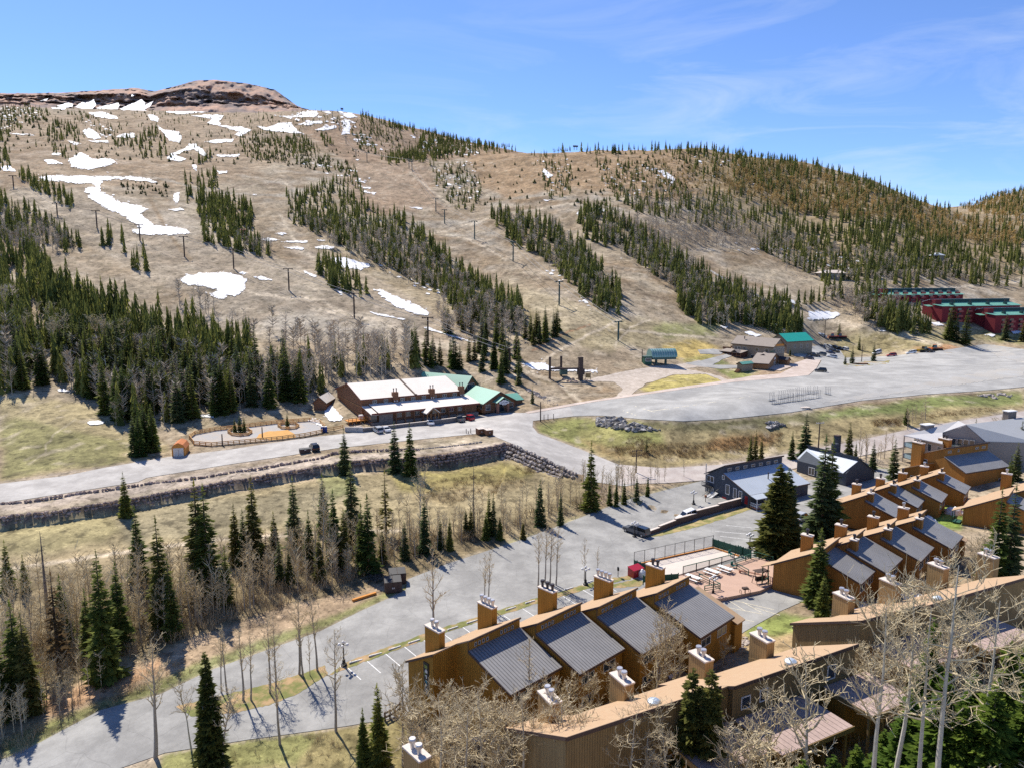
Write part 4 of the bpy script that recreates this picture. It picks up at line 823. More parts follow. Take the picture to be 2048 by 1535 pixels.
def _zone_label(x, y):
    if x > 1680 and y > 1200: return 'lush bright green conifer crowding the near corner below the decks', 'lush conifers below the decks'
    if x > 1880 and y < 700: return 'conifer standing before the red apartment blocks', 'conifers before the red blocks'
    if x > 1950 and y < 1100: return 'dark conifer beside the upper right condominium units', 'conifers by the upper right units'
    if x > 1550 and y < 740: return 'small conifer beside the brown lodge and its cars', 'conifers by the brown lodge'
    if x > 1450: return 'small dark conifer on the bank of the valley road', 'conifers on the valley road bank'
    if x > 1200: return 'dark green conifer in the short row along the upper lot edge', 'conifers along the upper lot edge'
    return STRIPL, 'conifers in the woodland strip'
for k, x, b, t, wd, lab in FIRS:
    if lab: fir(k, x, b, t, lab, None, wd)
    else:
        l, g = _zone_label(x, b); fir(k, x, b, t, l, g, wd)
# the wood on the slope behind the road and the lodge
def wood(poly, n, hs, kinds, LIB, KID, label, cat, group, wide=(.9, 1.2), seed=0):
    rg = np.random.default_rng(seed); q = scatter(poly, n, rg); g = G(q[:, 0], q[:, 1]); o = np.argsort(g[:, 1])
    for i in o: put_tree(LIB, KID, kinds[rg.integers(len(kinds))], g[i, 0], g[i, 1], float(rg.uniform(*hs)), label, cat, group, float(rg.uniform(*wide)))
wood([(165,790),(200,760),(260,770),(300,800),(290,840),(200,845)], 16, (12,17), ['mid','slim'], CON, CKID, 'dark conifer at the meadow edge of the left wood', 'conifer', 'conifers at the meadow edge', (1, 1.25), 1)
wood([(250,890),(300,870),(345,880),(335,900),(280,915),(255,912)], 12, (8,13), ['mid'], CON, CKID, 'green conifer in the clump beside the orange shed', 'conifer', 'conifers by the orange shed', (.95, 1.2), 2)
wood([(0,780),(60,790),(100,775),(60,750),(0,740)], 10, (10,16), ['mid','slim'], CON, CKID, 'conifer at the left edge above the meadow', 'conifer', 'conifers at the left edge', (1, 1.2), 3)
wood([(230,850),(330,775),(450,765),(560,775),(640,778),(620,800),(560,812),(450,832),(360,850),(290,862)], 34, (12,18), ['mid','slim'], CON, CKID, 'dark conifer in the wood above the fenced play area', 'conifer', 'conifers above the play area', (1, 1.2), 4)
wood([(100,690),(250,700),(420,745),(560,740),(640,750),(600,795),(450,800),(330,800),(200,770),(110,750),(0,740),(0,690)], 85, (11,18), ['slim','mid','slim'], CON, CKID, 'dark conifer deep in the wood left of the lodge', 'conifer', 'conifers in the wood left of the lodge', (1, 1.2), 5)
wood([(820,700),(935,695),(1040,705),(1040,775),(1000,775),(960,745),(830,735)], 30, (9,14), ['slim','mid'], CON, CKID, 'conifer in the row behind the green roofed lodge', 'conifer', 'conifers behind the green roofed lodge', (1, 1.2), 6)
wood([(880,640),(960,640),(1040,655),(1060,690),(960,690),(890,670)], 20, (10,14), ['slim'], CON, CKID, 'conifer in the lowest clump of the ski hill above the lodge', 'conifer', 'conifers low on the ski hill', (1, 1.2), 7)
wood([(1042,680),(1070,660),(1115,655),(1122,690),(1060,700)], 14, (9,13), ['slim','mid'], CON, CKID, 'conifer in the small clump above the bare lift frame', 'conifer', 'conifers above the lift frame', (1, 1.2), 8)

# aspens
ASPS = [('tall',868,1312,1088,1.0,'bare aspen on the grass strip behind the first condominium chimney'),('tall',968,1216,1104,1.0,'left bare aspen clump before the second chimney'),('tall',976,1214,1100,1.0,None),
 ('tall',1076,1172,1055,1.0,None),('tall',1090,1165,1048,1.0,None),('tall',1100,1168,1050,1.1,None),('tall',1112,1170,1052,1.0,None),('strip',1168,1160,1075,.8,None),('strip',1195,1145,1090,.8,None),
 ('tall',310,1515,1275,1.25,'leaning bare aspen on the near verge at the bend of the lower road'),('pale',384,1500,1345,.8,'thin crooked aspen on the near verge'),('pale',446,1540,1370,1.2,'pale tangled aspen before the slim verge conifer'),('tall',560,1488,1300,1.1,'bare aspen at the tip of the parking island'),
 ('tall',672,1462,1258,1.0,'forked bare aspen on the edge of the condominium lot'),('tall',486,1400,1245,1.1,None),('tall',442,1385,1262,1.0,None),('tall',455,1385,1250,1.0,None),('tall',502,1400,1262,1.0,None),('tall',540,1385,1230,1.1,None),('tall',552,1370,1222,.9,None),
 ('tall',598,1348,1190,1.1,None),('tall',606,1352,1200,1.0,None),('strip',620,1350,1260,.7,None),('tall',635,1340,1180,1.0,None),
 ('pale',848,970,925,1.3,'twisted pale aspen at the foot of the spruce pair'),('pale',840,1085,940,.8,'pale leaning aspen with a forked top in the strip'),('pale',645,1135,975,.8,'white trunked aspen snag among the strip conifers'),('pale',860,1060,950,.7,None),
 ('big',1135,1650,1390,1.15,'dark stemmed aspen over the near end of the front row roof'),('big',1055,1650,1400,1.2,'gnarled pale aspen at the near end of the front row'),('big',975,1640,1370,1.3,'wide bare aspen over the snow at the near end of the ochre condominium'),('big',880,1660,1395,1.2,None),('bushy',845,1600,1420,1.3,None),('bushy',905,1610,1430,1.4,None),('bushy',965,1620,1410,1.4,None),('bushy',1020,1640,1430,1.4,None),('bushy',1130,1650,1460,1.3,None),('big',1040,1690,1390,1.1,None),('big',940,1690,1410,1.2,None),('pale',1160,1690,1400,1.2,None),('bushy',1300,1680,1480,1.3,None),('pale',1440,1700,1420,1.1,None),('bushy',1560,1720,1480,1.4,None),('bushy',1500,1720,1500,1.3,None),('big',1190,1680,1430,1.2,None),('big',1345,1700,1450,1.2,None),('bushy',1075,1620,1440,1.3,None),('bushy',1235,1640,1470,1.3,None),('big',1280,1680,1410,1.3,'tangled pale aspen before the front row roof'),('big',1260,1700,1420,1.2,None),
 ('tall',1056,1475,1270,1.0,'slender aspen before the first metal roof'),('tall',806,1530,1320,1.0,'bare aspen at the end wall with the vertical sign'),('bushy',830,1530,1340,.9,None),('bushy',890,1530,1355,1.0,None),('bushy',930,1545,1390,1.1,None),('bushy',985,1540,1390,1.0,None),('bushy',1020,1520,1395,1.0,None),('bushy',1090,1500,1350,.9,None),('bushy',1140,1480,1350,.9,None),('bushy',1180,1465,1340,.9,None),
 ('tall',1330,1400,1200,1.0,None),('tall',1318,1395,1210,1.0,None),('tall',1358,1370,1225,1.0,None),('bushy',1310,1420,1260,.9,None),('bushy',1350,1392,1245,.8,None),('bushy',1445,1330,1270,.9,None),('bushy',1220,1440,1320,.8,None),
 ('pale',1630,1720,1335,1.1,'thin trunked aspen with an upright crown before the front row wall'),('pale',1530,1680,1395,1.0,'small aspen in front of the near deck'),('pale',1465,1690,1435,.9,'small pale aspen beside the near deck'),
 ('big',1740,1760,1175,.9,'leftmost of the tall pale aspens in the near corner'),('big',1765,1750,1155,.85,'second tall pale aspen, forked high over the back roof'),('big',1825,1780,1195,.9,'thick white trunk in the middle of the near corner'),('big',1865,1790,1105,.85,'tallest white aspen in the near corner, reaching the middle row roofs'),
 ('big',1955,1720,1180,.95,'curved aspen with heavy twisted limbs in the near corner'),('big',2010,1700,1220,1.0,None),('bushy',1900,1690,1500,1.5,None),('bushy',1960,1720,1490,1.5,None),('bushy',1620,1700,1530,1.4,None),('bushy',1700,1420,1290,1.2,None),('bushy',1800,1400,1270,1.2,None),('bushy',1860,1380,1250,1.2,None),('bushy',1920,1370,1230,1.2,None),('bushy',1740,1440,1290,1.2,None),
 ('bushy',1760,1290,1190,1.0,None),('bushy',1830,1260,1150,1.0,None),('bushy',1890,1230,1130,1.0,None),('bushy',1700,1300,1220,1.0,None),('bushy',1945,1180,1090,.9,None),('bushy',1960,1150,1060,.9,None),
 ('pale',1985,905,830,1.2,'pale forked aspen over the grey condominium roof'),('far',1095,806,782,1.2,None)]
def _asp_label(x, y):
    if y < 830: return 'small bare tree on the verge beside the lot', 'bare verge trees'
    if x > 1150 and y > 1190 and x < 1460: return 'bare aspen in the gap between the ochre condominium and the front row', 'aspens between the front rows'
    if x >= 1460: return 'bare pale aspen in the tangle around the front row condominiums on the near right', 'aspens around the near right condominiums'
    if x > 780 and y > 1600: return 'pale bare aspen before the olive front row, at the bottom edge', 'aspens before the olive front row'
    if x > 780 and y > 1330: return 'bushy bare aspen crowding the front of the ochre condominium', 'aspens before the ochre condominium'
    if x > 940 and y < 1240 and y > 1110: return 'bare aspen on the grass strip between road and condominium lot', 'aspens on the grass strip'
    if x < 700 and y > 1330: return 'bare aspen on the island between the road and the lot', 'aspens on the parking island'
    return 'bare tan aspen in the woodland strip beside the lower road', 'aspens in the woodland strip'
for k, x, b, t, wd, lab in ASPS:
    if lab: asp(k, x, b, t, lab, None, wd)
    else:
        l, g = _asp_label(x, b); asp(k, x, b, t, l, g, wd)
SL, SG = 'bare tan aspen in the woodland strip beside the lower road', 'aspens in the woodland strip'
wood([(0,1380),(60,1340),(180,1310),(300,1290),(420,1240),(420,1180),(250,1220),(120,1260),(0,1300)], 34, (7,11), ['strip'], ASP, AKID, SL, 'aspen', SG, (.9, 1.2), 11)
wood([(300,1290),(560,1195),(700,1165),(780,1130),(700,1105),(560,1130),(420,1180)], 46, (6,10), ['strip'], ASP, AKID, SL, 'aspen', SG, (.9, 1.2), 12)
wood([(0,1500),(100,1440),(180,1400),(150,1370),(0,1400)], 8, (4,7), ['strip'], ASP, AKID, SL, 'aspen', SG, (.9, 1.2), 13)
wood([(780,1130),(1000,1070),(1160,1020),(1340,965),(1320,955),(1140,990),(960,1050),(780,1090)], 44, (4,8), ['strip'], ASP, AKID, SL, 'aspen', SG, (.8, 1.1), 14)
wood([(1160,960),(1250,975),(1330,958),(1440,935),(1450,930),(1380,950),(1300,975),(1180,1000)], 16, (4,7), ['strip'], ASP, AKID, SL, 'aspen', SG, (.8, 1.0), 15)
wood([(460,790),(640,760),(680,745),(660,770),(600,800),(460,815)], 22, (9,13), ['far'], ASP, AKID, 'bare grey aspen in the wood left of the lodge', 'aspen', 'aspens left of the lodge', (.9, 1.2), 16)
wood([(640,720),(830,720),(840,745),(700,765),(650,765)], 20, (10,14), ['far'], ASP, AKID, 'bare grey aspen close behind the tan roofed lodge', 'aspen', 'aspens behind the lodge', (.9, 1.2), 17)
wood([(0,640),(200,660),(330,700),(300,740),(100,720),(0,700)], 18, (11,14), ['pale'], ASP, AKID, 'pale crowned aspen among the dark conifers of the left wood', 'aspen', 'pale aspens in the left wood', (1, 1.3), 18)
wood([(1690,905),(1790,905),(1780,925),(1690,925)], 10, (5,8), ['strip'], ASP, AKID, 'bare aspen on the bank of the valley road behind the dark buildings', 'aspen', 'aspens on the valley road bank', (.8, 1.0), 19)
wood([(1810,838),(1860,838),(1850,860),(1815,860)], 8, (4,7), ['strip'], ASP, AKID, 'bare bush like aspen behind the grey condominium', 'aspen', 'aspens behind the grey condominium', (.9, 1.3), 20)
# brush too thick to count
def brush_proto(seed, n=16):
    rr = random.Random(seed); V = []; F = []
    for k in range(n):
        a = rr.uniform(0, 6.28); l = rr.uniform(.5, 1); b = Vector((rr.uniform(-.25, .25), rr.uniform(-.25, .25), -.05)); e = b+Vector((math.cos(a)*.35*l, math.sin(a)*.35*l, l))
        for (p, q, w_) in ((b, e, .016), (b.lerp(e, .5), b.lerp(e, .5)+Vector((rr.uniform(-.3, .3), rr.uniform(-.3, .3), .4*l)), .012)):
            s_ = (q-p).cross(Vector((rr.uniform(-1, 1), rr.uniform(-1, 1), .2))).normalized()*w_; i = len(V); V += [tuple(p-s_), tuple(p+s_), tuple(q)]; F.append((i, i+1, i+2))
    return np.array(V), np.array(F)
TZ = [([(0,1400),(60,1340),(180,1310),(300,1290),(560,1195),(700,1165),(780,1130),(1000,1070),(1160,1020),(1300,968),(1160,990),(950,1040),(700,1080),(420,1140),(150,1180),(0,1210)], 340, 4, 9.5), ([(0,1480),(120,1420),(220,1380),(200,1330),(0,1390)], 60, 3, 6)]
o = mass('aspen_thicket', TZ, AP, mat('thicket_twigs', (.55,.45,.28), .95, .3, .3, coord='World'), wide=(.6, 1.0), seed=21); tag(o, 'fine tan thicket of young aspens filling the woodland strip', 'thicket', kind='stuff')
BP = [brush_proto(s) for s in (401, 402, 403)]
WZ = [([(1225,893),(1300,886),(1420,890),(1410,915),(1300,918),(1235,908)], 260, .7, 1.5), ([(1420,878),(1565,866),(1560,890),(1480,903),(1410,900)], 240, .7, 1.4), ([(1260,870),(1300,872),(1330,890),(1250,890)], 60, .5, 1.2), ([(1745,840),(1800,838),(1800,852),(1750,852)], 90, .8, 1.6), ([(1840,828),(1980,815),(1990,822),(1860,836)], 110, .6, 1.2), ([(860,962),(1000,945),(1060,965),(960,1000),(850,1000)], 170, .5, 1.3), ([(1025,930),(1060,925),(1080,945),(1030,950)], 50, .5, 1.2), ([(560,895),(640,880),(660,872),(560,886)], 10, .3, .6)]
o = mass('willow_thicket', WZ, BP, mat('willow_stems', (.26,.165,.075), .95, .35, .3, coord='World', c2=(.34,.25,.12)), wide=(1.1, 2.0), seed=22); tag(o, 'reddish brown willow scrub in the damp meadow hollows', 'willows', kind='stuff')
BZ = [([(0,1400),(200,1330),(420,1260),(640,1190),(780,1130),(1000,1070),(1160,1020),(1340,960),(1160,1000),(950,1050),(700,1090),(420,1170),(150,1240),(0,1300)], 900, 1.2, 3.2), ([(0,1530),(200,1420),(420,1330),(400,1310),(150,1400),(0,1480)], 160, .6, 1.6),
      ([(1220,890),(1420,892),(1560,870),(1560,900),(1330,925),(1230,920)], 130, .6, 1.4), ([(860,975),(1010,955),(1060,975),(880,1010)], 90, .6, 1.5), ([(800,1480),(1100,1430),(1300,1340),(1320,1400),(1100,1520),(850,1560)], 160, 1, 2.5), ([(1500,1535),(1700,1420),(2048,1300),(2048,1600),(1600,1700)], 260, 1.2, 3.0), ([(430,1490),(640,1465),(780,1520),(500,1560)], 60, .5, 1.2), ([(1460,1300),(1480,1340),(1440,1340)], 10, .6, 1.2)]
o = mass('undergrowth', BZ, BP, mat('dry_brush', (.42,.33,.20), .95, .3, .5, coord='World'), wide=(.7, 1.2), seed=15); tag(o, 'dry leafless brush filling the woodland strip', 'brush', kind='stuff')
GP = [brush_proto(s, 22) for s in (411, 412)]
GZ = [([(0,1480),(200,1400),(420,1320),(700,1215),(860,1140),(1040,1080),(1250,1000),(1250,1008),(1050,1090),(860,1155),(720,1218),(440,1335),(220,1412),(0,1520)], 1500, .2, .45), ([(330,1510),(560,1472),(690,1458),(800,1500),(800,1560),(330,1560)], 900, .2, .4), ([(1480,1240),(1560,1222),(1640,1240),(1610,1300),(1480,1320)], 500, .15, .3)]
o = mass('grass', GZ, GP, mat('verge_grass', (.15,.20,.05), .9, .35, .8, coord='World', c2=(.27,.25,.09)), wide=(1.5, 3), seed=16); tag(o, 'rough green and straw grass along the lower road verges', 'grass', kind='stuff')

# ------------------------------------------------------------------ snow
m_snow = add_fine(mat('old_snow', (.80,.80,.81), .7, .06, .5, coord='World', bump=.3, c2=(.66,.62,.57), thr=(.56, .72)), 3, .05)
def ragged(m):                            # thin snow breaks up towards its edge and lets the ground show
    n = m.node_tree.nodes; l = m.node_tree.links; b = n['Principled BSDF']; g = n.new('ShaderNodeNewGeometry'); z = n.new('ShaderNodeTexNoise'); z.inputs['Scale'].default_value = .22; z.inputs['Detail'].default_value = 7; z.inputs['Roughness'].default_value = .72
    l.new(g.outputs['Position'], z.inputs['Vector']); a = n.new('ShaderNodeAttribute'); a.attribute_name = 'Edge'; s = n.new('ShaderNodeMath'); s.operation = 'MULTIPLY_ADD'; l.new(a.outputs['Fac'], s.inputs[0]); s.inputs[1].default_value = .62; l.new(z.outputs['Fac'], s.inputs[2])
    r_ = n.new('ShaderNodeMapRange'); r_.inputs[1].default_value = .47; r_.inputs[2].default_value = .56; l.new(s.outputs[0], r_.inputs[0]); l.new(r_.outputs[0], b.inputs['Alpha'])
ragged(m_snow)
z1 = lambda p: Zm(0, 100, 2.926, p); z2 = lambda p: Zm(600, 150, 2.926, p); z3 = lambda p: Zm(1250, 230, 2.566, p); z5 = lambda p: Zm(560, 650, 3.2, p); z0 = lambda p: Zm(0, 500, 3.07, p)
SNOWB = [
 (z1([(1035,1350),(1090,1325),(1180,1305),(1300,1303),(1400,1320),(1445,1345),(1435,1400),(1400,1430),(1330,1450),(1300,1468),(1250,1445),(1225,1425),(1280,1410),(1200,1390),(1100,1375)]), 'big round snow patch low on the ski hill beside the lift line'),
 (z1([(230,745),(300,738),(590,740),(800,742),(900,765),(930,782),(840,775),(700,757),(610,765),(580,800),(590,835),(660,860),(700,895),(830,915),(875,935),(830,960),(850,985),(900,1025),(1000,1035),(1090,1050),(1120,1075),(1050,1085),(950,1085),(870,1090),(790,1075),(760,1055),(820,1050),(780,1010),(700,965),(600,920),(520,870),(490,830),(500,810),(560,800),(540,785),(460,785),(330,775),(250,770)]), 'long forked snow streak running down the left ski run'),
 (z1([(400,650),(470,600),(490,605),(540,640),(650,640),(690,660),(640,680),(560,695),(480,705),(420,690)]), 'winged snow patch above the forked streak'),
 (z2([(430,1255),(480,1260),(560,1300),(650,1330),(720,1370),(755,1395),(745,1412),(680,1400),(580,1370),(500,1320)]), 'slanting snow streak right of the lift pole'),
 (z2([(180,1075),(260,1070),(330,1090),(420,1110),(390,1135),(330,1145),(240,1130),(200,1110)]), 'snow patch behind the small clump of conifers'),
 (z3([(940,1010),(990,1005),(1080,1015),(1105,1030),(1060,1045),(990,1055),(930,1050)]), 'snow patch on the run above the turquoise roof'),
 (z3([(750,930),(800,930),(880,960),(870,975),(820,965),(770,950)]), 'narrow snow patch beside the white line on the right run'),
 (z5([(1545,255),(1600,245),(1680,240),(1720,265),(1800,280),(1960,290),(2040,285),(2030,305),(1960,300),(1750,300),(1600,280)]), 'snow lying under the bare lift frame'),
 (z5([(240,520),(330,515),(400,590),(400,610),(340,615),(290,590),(285,550)]), 'snow pile melting at the gable end of the tan roofed lodge'),
 (z5([(185,610),(230,600),(270,620),(265,645),(220,630)]), 'small snow pile at the end of the play area fence'),
 (z3([(610,1120),(640,1110),(710,1130),(700,1140),(640,1135)]), 'snow patch behind the brown lodge')]
for poly, lab in SNOWB: tag(sheet('snow_patch', [poly], m_snow, .12, 2.2, 1.9, 31, 1, .0005, edge=True), lab, 'snow patch')
SNOWS = [z1(p) for p in [
 [(255,650),(300,640),(370,668),(290,672)],[(480,475),(520,460),(570,485),(590,520),(550,527),(510,515)],[(520,370),(600,365),(680,390),(690,405),(640,405),(560,395)],
 [(290,335),(390,340),(380,355),(310,350)],[(860,385),(900,380),(935,405),(920,425),(880,415)],
 [(915,440),(960,470),(1050,480),(1065,520),(1050,545),(990,535),(950,485)],[(960,365),(1100,355),(1240,348),(1220,365),(1050,380)],
 [(1120,390),(1200,380),(1310,385),(1280,420),(1300,445),(1400,450),(1480,470),(1440,490),(1400,510),(1370,500),(1400,480),(1300,455),(1210,430),(1240,405)],
 [(1190,540),(1280,525),(1370,525),(1360,540),(1260,550)],[(975,640),(1000,610),(1080,580),(1110,550),(1150,555),(1190,590),(1220,625),(1180,620),(1140,585),(1080,595),(1030,620),(1090,640),(1060,655),(1000,650)],
 [(1250,615),(1330,615),(1410,610),(1400,630),(1280,630)],[(1500,445),(1560,455),(1640,430),(1700,425),(1740,475),(1780,495),(1700,490),(1600,480),(1540,470)],[(1600,385),(1680,390),(1860,375),(1850,395),(1700,400)],
 [(1740,435),(1820,420),(1880,415),(1890,430),(1800,445)],[(1840,470),(1900,450),(1960,445),(1970,460),(1900,475)],[(500,535),(630,532),(640,545),(540,543)],[(680,510),(730,488),(790,492),(790,510),(720,520)],
 [(980,935),(1060,925),(1080,940),(1010,945)],[(1015,845),(1050,835),(1050,880),(1030,910),(1015,880)],[(0,685),(50,680),(90,700),(85,720),(20,710)],[(1500,1110),(1580,1100),(1640,1115),(1570,1125)],[(1605,1080),(1640,1068),(1690,1078),(1650,1088)],
 [(1640,1125),(1790,1118),(1800,1128),(1700,1133)],[(1650,1150),(1780,1160),(1770,1172),(1700,1168)],[(1845,1155),(1900,1145),(1955,1155),(1940,1168),(1870,1166)],[(1395,1305),(1420,1300),(1455,1310),(1430,1318)],[(1480,1330),(1540,1325),(1600,1350),(1530,1350)],[(1780,1305),(1850,1325),(1840,1333)],
 [(1990,420),(2048,410),(2048,500),(1995,495),(2030,460)],[(50,490),(200,497),(200,505),(60,497)],[(390,535),(420,535),(480,555),(430,560)],[(300,610),(350,600),(360,615),(310,622)],[(1270,712),(1330,708),(1330,722),(1280,728)],[(1120,675),(1150,672),(1150,712),(1130,700)],[(1840,675),(1900,670),(1880,685)],[(1460,848),(1500,846),(1500,852),(1462,853)]]]
SNOWS += [z2(p) for p in [[(410,1390),(480,1400),(620,1430),(600,1437),(440,1405)],[(20,1150),(100,1175),(90,1187),(30,1165)],[(90,1010),(130,1000),(200,1005),(195,1020),(110,1020)],[(95,967),(150,966),(148,977),(110,977)],[(0,975),(45,977),(40,986),(0,986)],
 [(90,325),(150,300),(220,310),(160,325)],[(235,270),(280,280),(295,310),(280,345),(240,355),(250,320),(265,305)],[(230,230),(300,225),(340,250),(280,255)],[(0,220),(100,215),(105,235),(20,245)],[(120,215),(172,215),(160,224)],
 [(640,775),(720,780),(715,788),(660,785)],[(410,690),(450,690),(430,710)],[(1425,730),(1480,733),(1440,742)],[(1615,810),(1635,797),(1655,830),(1630,832)],[(1735,770),(1790,790),(1780,803),(1745,795)],[(1415,565),(1440,560),(1480,590),(1455,610)],[(215,1265),(245,1265),(250,1295),(230,1290)],[(640,350),(680,365),(670,378)],[(1860,1065),(1890,1072),(1880,1080)],[(320,495),(350,495),(340,507)]]]
SNOWS += [z3(p) for p in [[(165,285),(200,285),(260,330),(250,345),(200,320)],[(630,910),(680,935),(650,935)],[(485,1085),(530,1090),(520,1102)],[(1520,1055),(1560,1060),(1540,1075)],[(1570,1068),(1630,1078),(1580,1080)],[(1840,1130),(1870,1120),(1905,1135),(1880,1145)],[(1280,1112),(1360,1106),(1350,1115)],[(1055,762),(1110,768),(1120,778),(1080,775)],[(565,255),(595,258),(585,268)],[(945,748),(980,752),(970,760)]]]
SNOWS += [z5([(900,15),(960,20),(1060,60),(1200,100),(1280,120),(1180,105),(1040,60),(950,35)])]
SNOWS += [z0(p) for p in [[(355,855),(400,858),(435,872),(400,882),(360,874)],[(530,1060),(570,1045),(640,1055),(630,1070),(550,1075)],[(1220,1015),(1310,1010),(1310,1028),(1240,1030)],[(640,570),(670,575),(665,592)],[(1045,920),(1085,950),(1070,960)]]]
# flecks between the trees of the upper slopes
rs = np.random.default_rng(8)
for poly, _l in SNOWB:                   # broken remnants along the edges of the large patches
    for k in range(max(8, int(len(poly)*1.6))):
        i = rs.integers(len(poly)); a, b = poly[i], poly[(i+1) % len(poly)]; t = rs.random(); x, y = a[0]+(b[0]-a[0])*t+rs.normal()*4, a[1]+(b[1]-a[1])*t+rs.normal()*2.5; e = rs.uniform(.6, 3.2)
        SNOWS.append([(x-e, y), (x-e*.4, y-e*.35), (x+e*.5, y-e*.25), (x+e, y+e*.1), (x+e*.3, y+e*.35)])
for poly, n, sz in [([(862,332),(945,322),(965,372),(955,408),(900,405),(872,372)], 85, 2.7), ([(1062,320),(1140,315),(1145,360),(1130,390),(1085,380)], 40, 2.8), ([(1190,325),(1325,335),(1365,380),(1240,395),(1200,365)], 75, 3), ([(700,265),(750,275),(765,300),(720,298)], 30, 4), ([(835,275),(940,290),(960,312),(850,312)], 40, 4), ([(0,215),(70,215),(90,235),(0,262)], 60, 3), ([(150,225),(240,265),(230,285),(180,262)], 25, 3), ([(700,358),(740,356),(738,388),(725,385)], 16, 4), ([(680,225),(715,230),(710,260),(690,262)], 20, 4), ([(560,222),(700,225),(690,262),(590,250)], 20, 5), ([(600,320),(720,345),(700,360),(600,335)], 14, 4), ([(760,520),(900,590),(890,610),(760,535)], 14, 5), ([(1100,535),(1200,625),(1190,632),(1090,545)], 14, 5), ([(1380,300),(1500,330),(1560,370),(1420,370)], 20, 4), ([(1460,600),(1600,670),(1560,672),(1450,625)], 8, 5), ([(1450,470),(1750,520),(1700,540),(1460,500)], 18, 5)]:
    for x, y in scatter(poly, n, rs):
        a = sz*rs.uniform(.5, 1.4); k = rs.uniform(.35, .6); s_ = rs.uniform(.1, .6)
        SNOWS.append([(x-a, y), (x-a*.3, y-a*k), (x+a*.6, y-a*k*.6+s_*a*.3), (x+a, y+s_*a*.5), (x+a*.2, y+a*k*.7), (x-a*.5, y+a*k*.4)])
SNOWS += [[(885,1462),(930,1445),(1000,1450),(1050,1462),(1060,1480),(960,1485),(900,1480)],[(1325,1330),(1355,1318),(1365,1345),(1340,1360)],[(1690,1215),(1730,1200),(1745,1225),(1700,1232)],[(1795,1190),(1830,1180),(1850,1195),(1810,1205)],[(2022,660),(2036,656),(2046,668),(2026,670)],[(1862,648),(1878,644),(1888,651),(1868,653)],[(1846,640),(1853,638),(1853,647),(1847,648)]]
tag(sheet('snow', SNOWS, m_snow, .12, 2.2, 1.1, 77, 1, .0005, edge=True), 'scattered remnant snow on the upper ski slopes', 'snow', kind='stuff')
for LIB, KID in ((CON, CKID), (ASP, AKID)):      # drop the growth forms that were not planted
    for k, v in LIB.items():
        for i, (r, h) in enumerate(v):
            if (id(LIB), k, i) not in _used:
                for c, _s in KID[k][i]: bpy.data.objects.remove(c)
                bpy.data.objects.remove(r)
# ------------------------------------------------------------------ building materials
m_och = mat('ochre_siding', (.345,.172,.026), .85, .17, 1.0, stretch=(1.5,1.5,.22), stripe=(.32, .16, .38), coord='World')
m_och2 = mat('rust_siding', (.345,.155,.032), .85, .17, 1.0, stretch=(1.5,1.5,.22), stripe=(.30, .16, .35), coord='World')
m_tansid = mat('tan_siding', (.36,.235,.10), .85, .10, .8, stripe=(.34, .16, .40), coord='World')
m_olvsid = mat('olive_siding', (.26,.18,.08), .85, .2, 1.0, stretch=(1.5,1.5,.22), stripe=(.26, .2, .45), coord='World')
m_metal = mat('dark_metal_roof', (.25,.243,.238), .55, .14, .35, stripe=(.44, .2, .7), metal=.0, coord='World')
m_metal2 = mat('grey_metal_roof', (.30,.295,.29), .55, .13, .35, stripe=(.36, .25, .55), metal=.15, coord='World')
m_shing = add_fine(mat('tan_shingles', (.45,.315,.195), .95, .13, 1.2, c2=(.38,.255,.155), thr=(.4, .62), coord='World'), 9, .12)
m_fascia = mat('brown_fascia', (.10,.065,.05), .8, .1, 2)
m_cap = add_fine(mat('chimney_cap_concrete', (.62,.54,.47), .9, .12, 2), 9, .1)
m_flue = mat('galvanised_flue', (.55,.53,.52), .35, .12, 3, metal=.6)
m_flued = mat('dark_flue', (.05,.045,.05), .5, .1, 3)
m_glass = mat('window_glass', (.035,.045,.055), .12, .3, .8, spec=.8, coord='World')
m_frame = mat('window_frame', (.52,.50,.46), .6, .05, 2)
m_white = mat('white_paint', (.75,.74,.72), .6, .06, 2)
m_dkgreen = mat('green_paint', (.020,.085,.055), .6, .15, 2)
m_wood = add_fine(mat('deck_wood', (.40,.20,.13), .9, .12, .7, coord='World', stripe=(.30, .08, .3)), 5, .12)
m_purple = add_fine(mat('weathered_deck_boards', (.40,.30,.265), .9, .14, .5, coord='World'), 4, .12)
m_blackm = mat('black_metal', (.02,.02,.022), .5, .1, 4)

class Fr:                                # a building's own axes: x along the row, y to the back
    def __init__(s, O, head): s.O = Vector(O); s.a = R(head); s.e1 = Vector((math.cos(s.a), math.sin(s.a), 0)); s.e2 = Vector((-math.sin(s.a), math.cos(s.a), 0))
    def w(s, x, y, z): return Vector((s.O.x+s.e1.x*x+s.e2.x*y, s.O.y+s.e1.y*x+s.e2.y*y, z))
    def loc(s, p): d = Vector((p[0]-s.O.x, p[1]-s.O.y, 0)); return d.dot(s.e1), d.dot(s.e2)
    def ext(s, mb, x0, x1, sec):         # section [(y,z)...] drawn out along the row
        return mb.prism([s.w(x0, y, z) for y, z in sec], [s.w(x1, y, z) for y, z in sec])
    def box(s, mb, x0, x1, y0, y1, z0, z1):
        return mb.prism([s.w(x0, y0, z0), s.w(x1, y0, z0), s.w(x1, y1, z0), s.w(x0, y1, z0)], [s.w(x0, y0, z1), s.w(x1, y0, z1), s.w(x1, y1, z1), s.w(x0, y1, z1)])
    def roof(s, mb, x0, x1, y0, z0, y1, z1, t=.14):
        return mb.prism([s.w(x0, y0, z0), s.w(x1, y0, z0), s.w(x1, y1, z1), s.w(x0, y1, z1)], [s.w(x0, y0, z0+t), s.w(x1, y0, z0+t), s.w(x1, y1, z1+t), s.w(x0, y1, z1+t)])
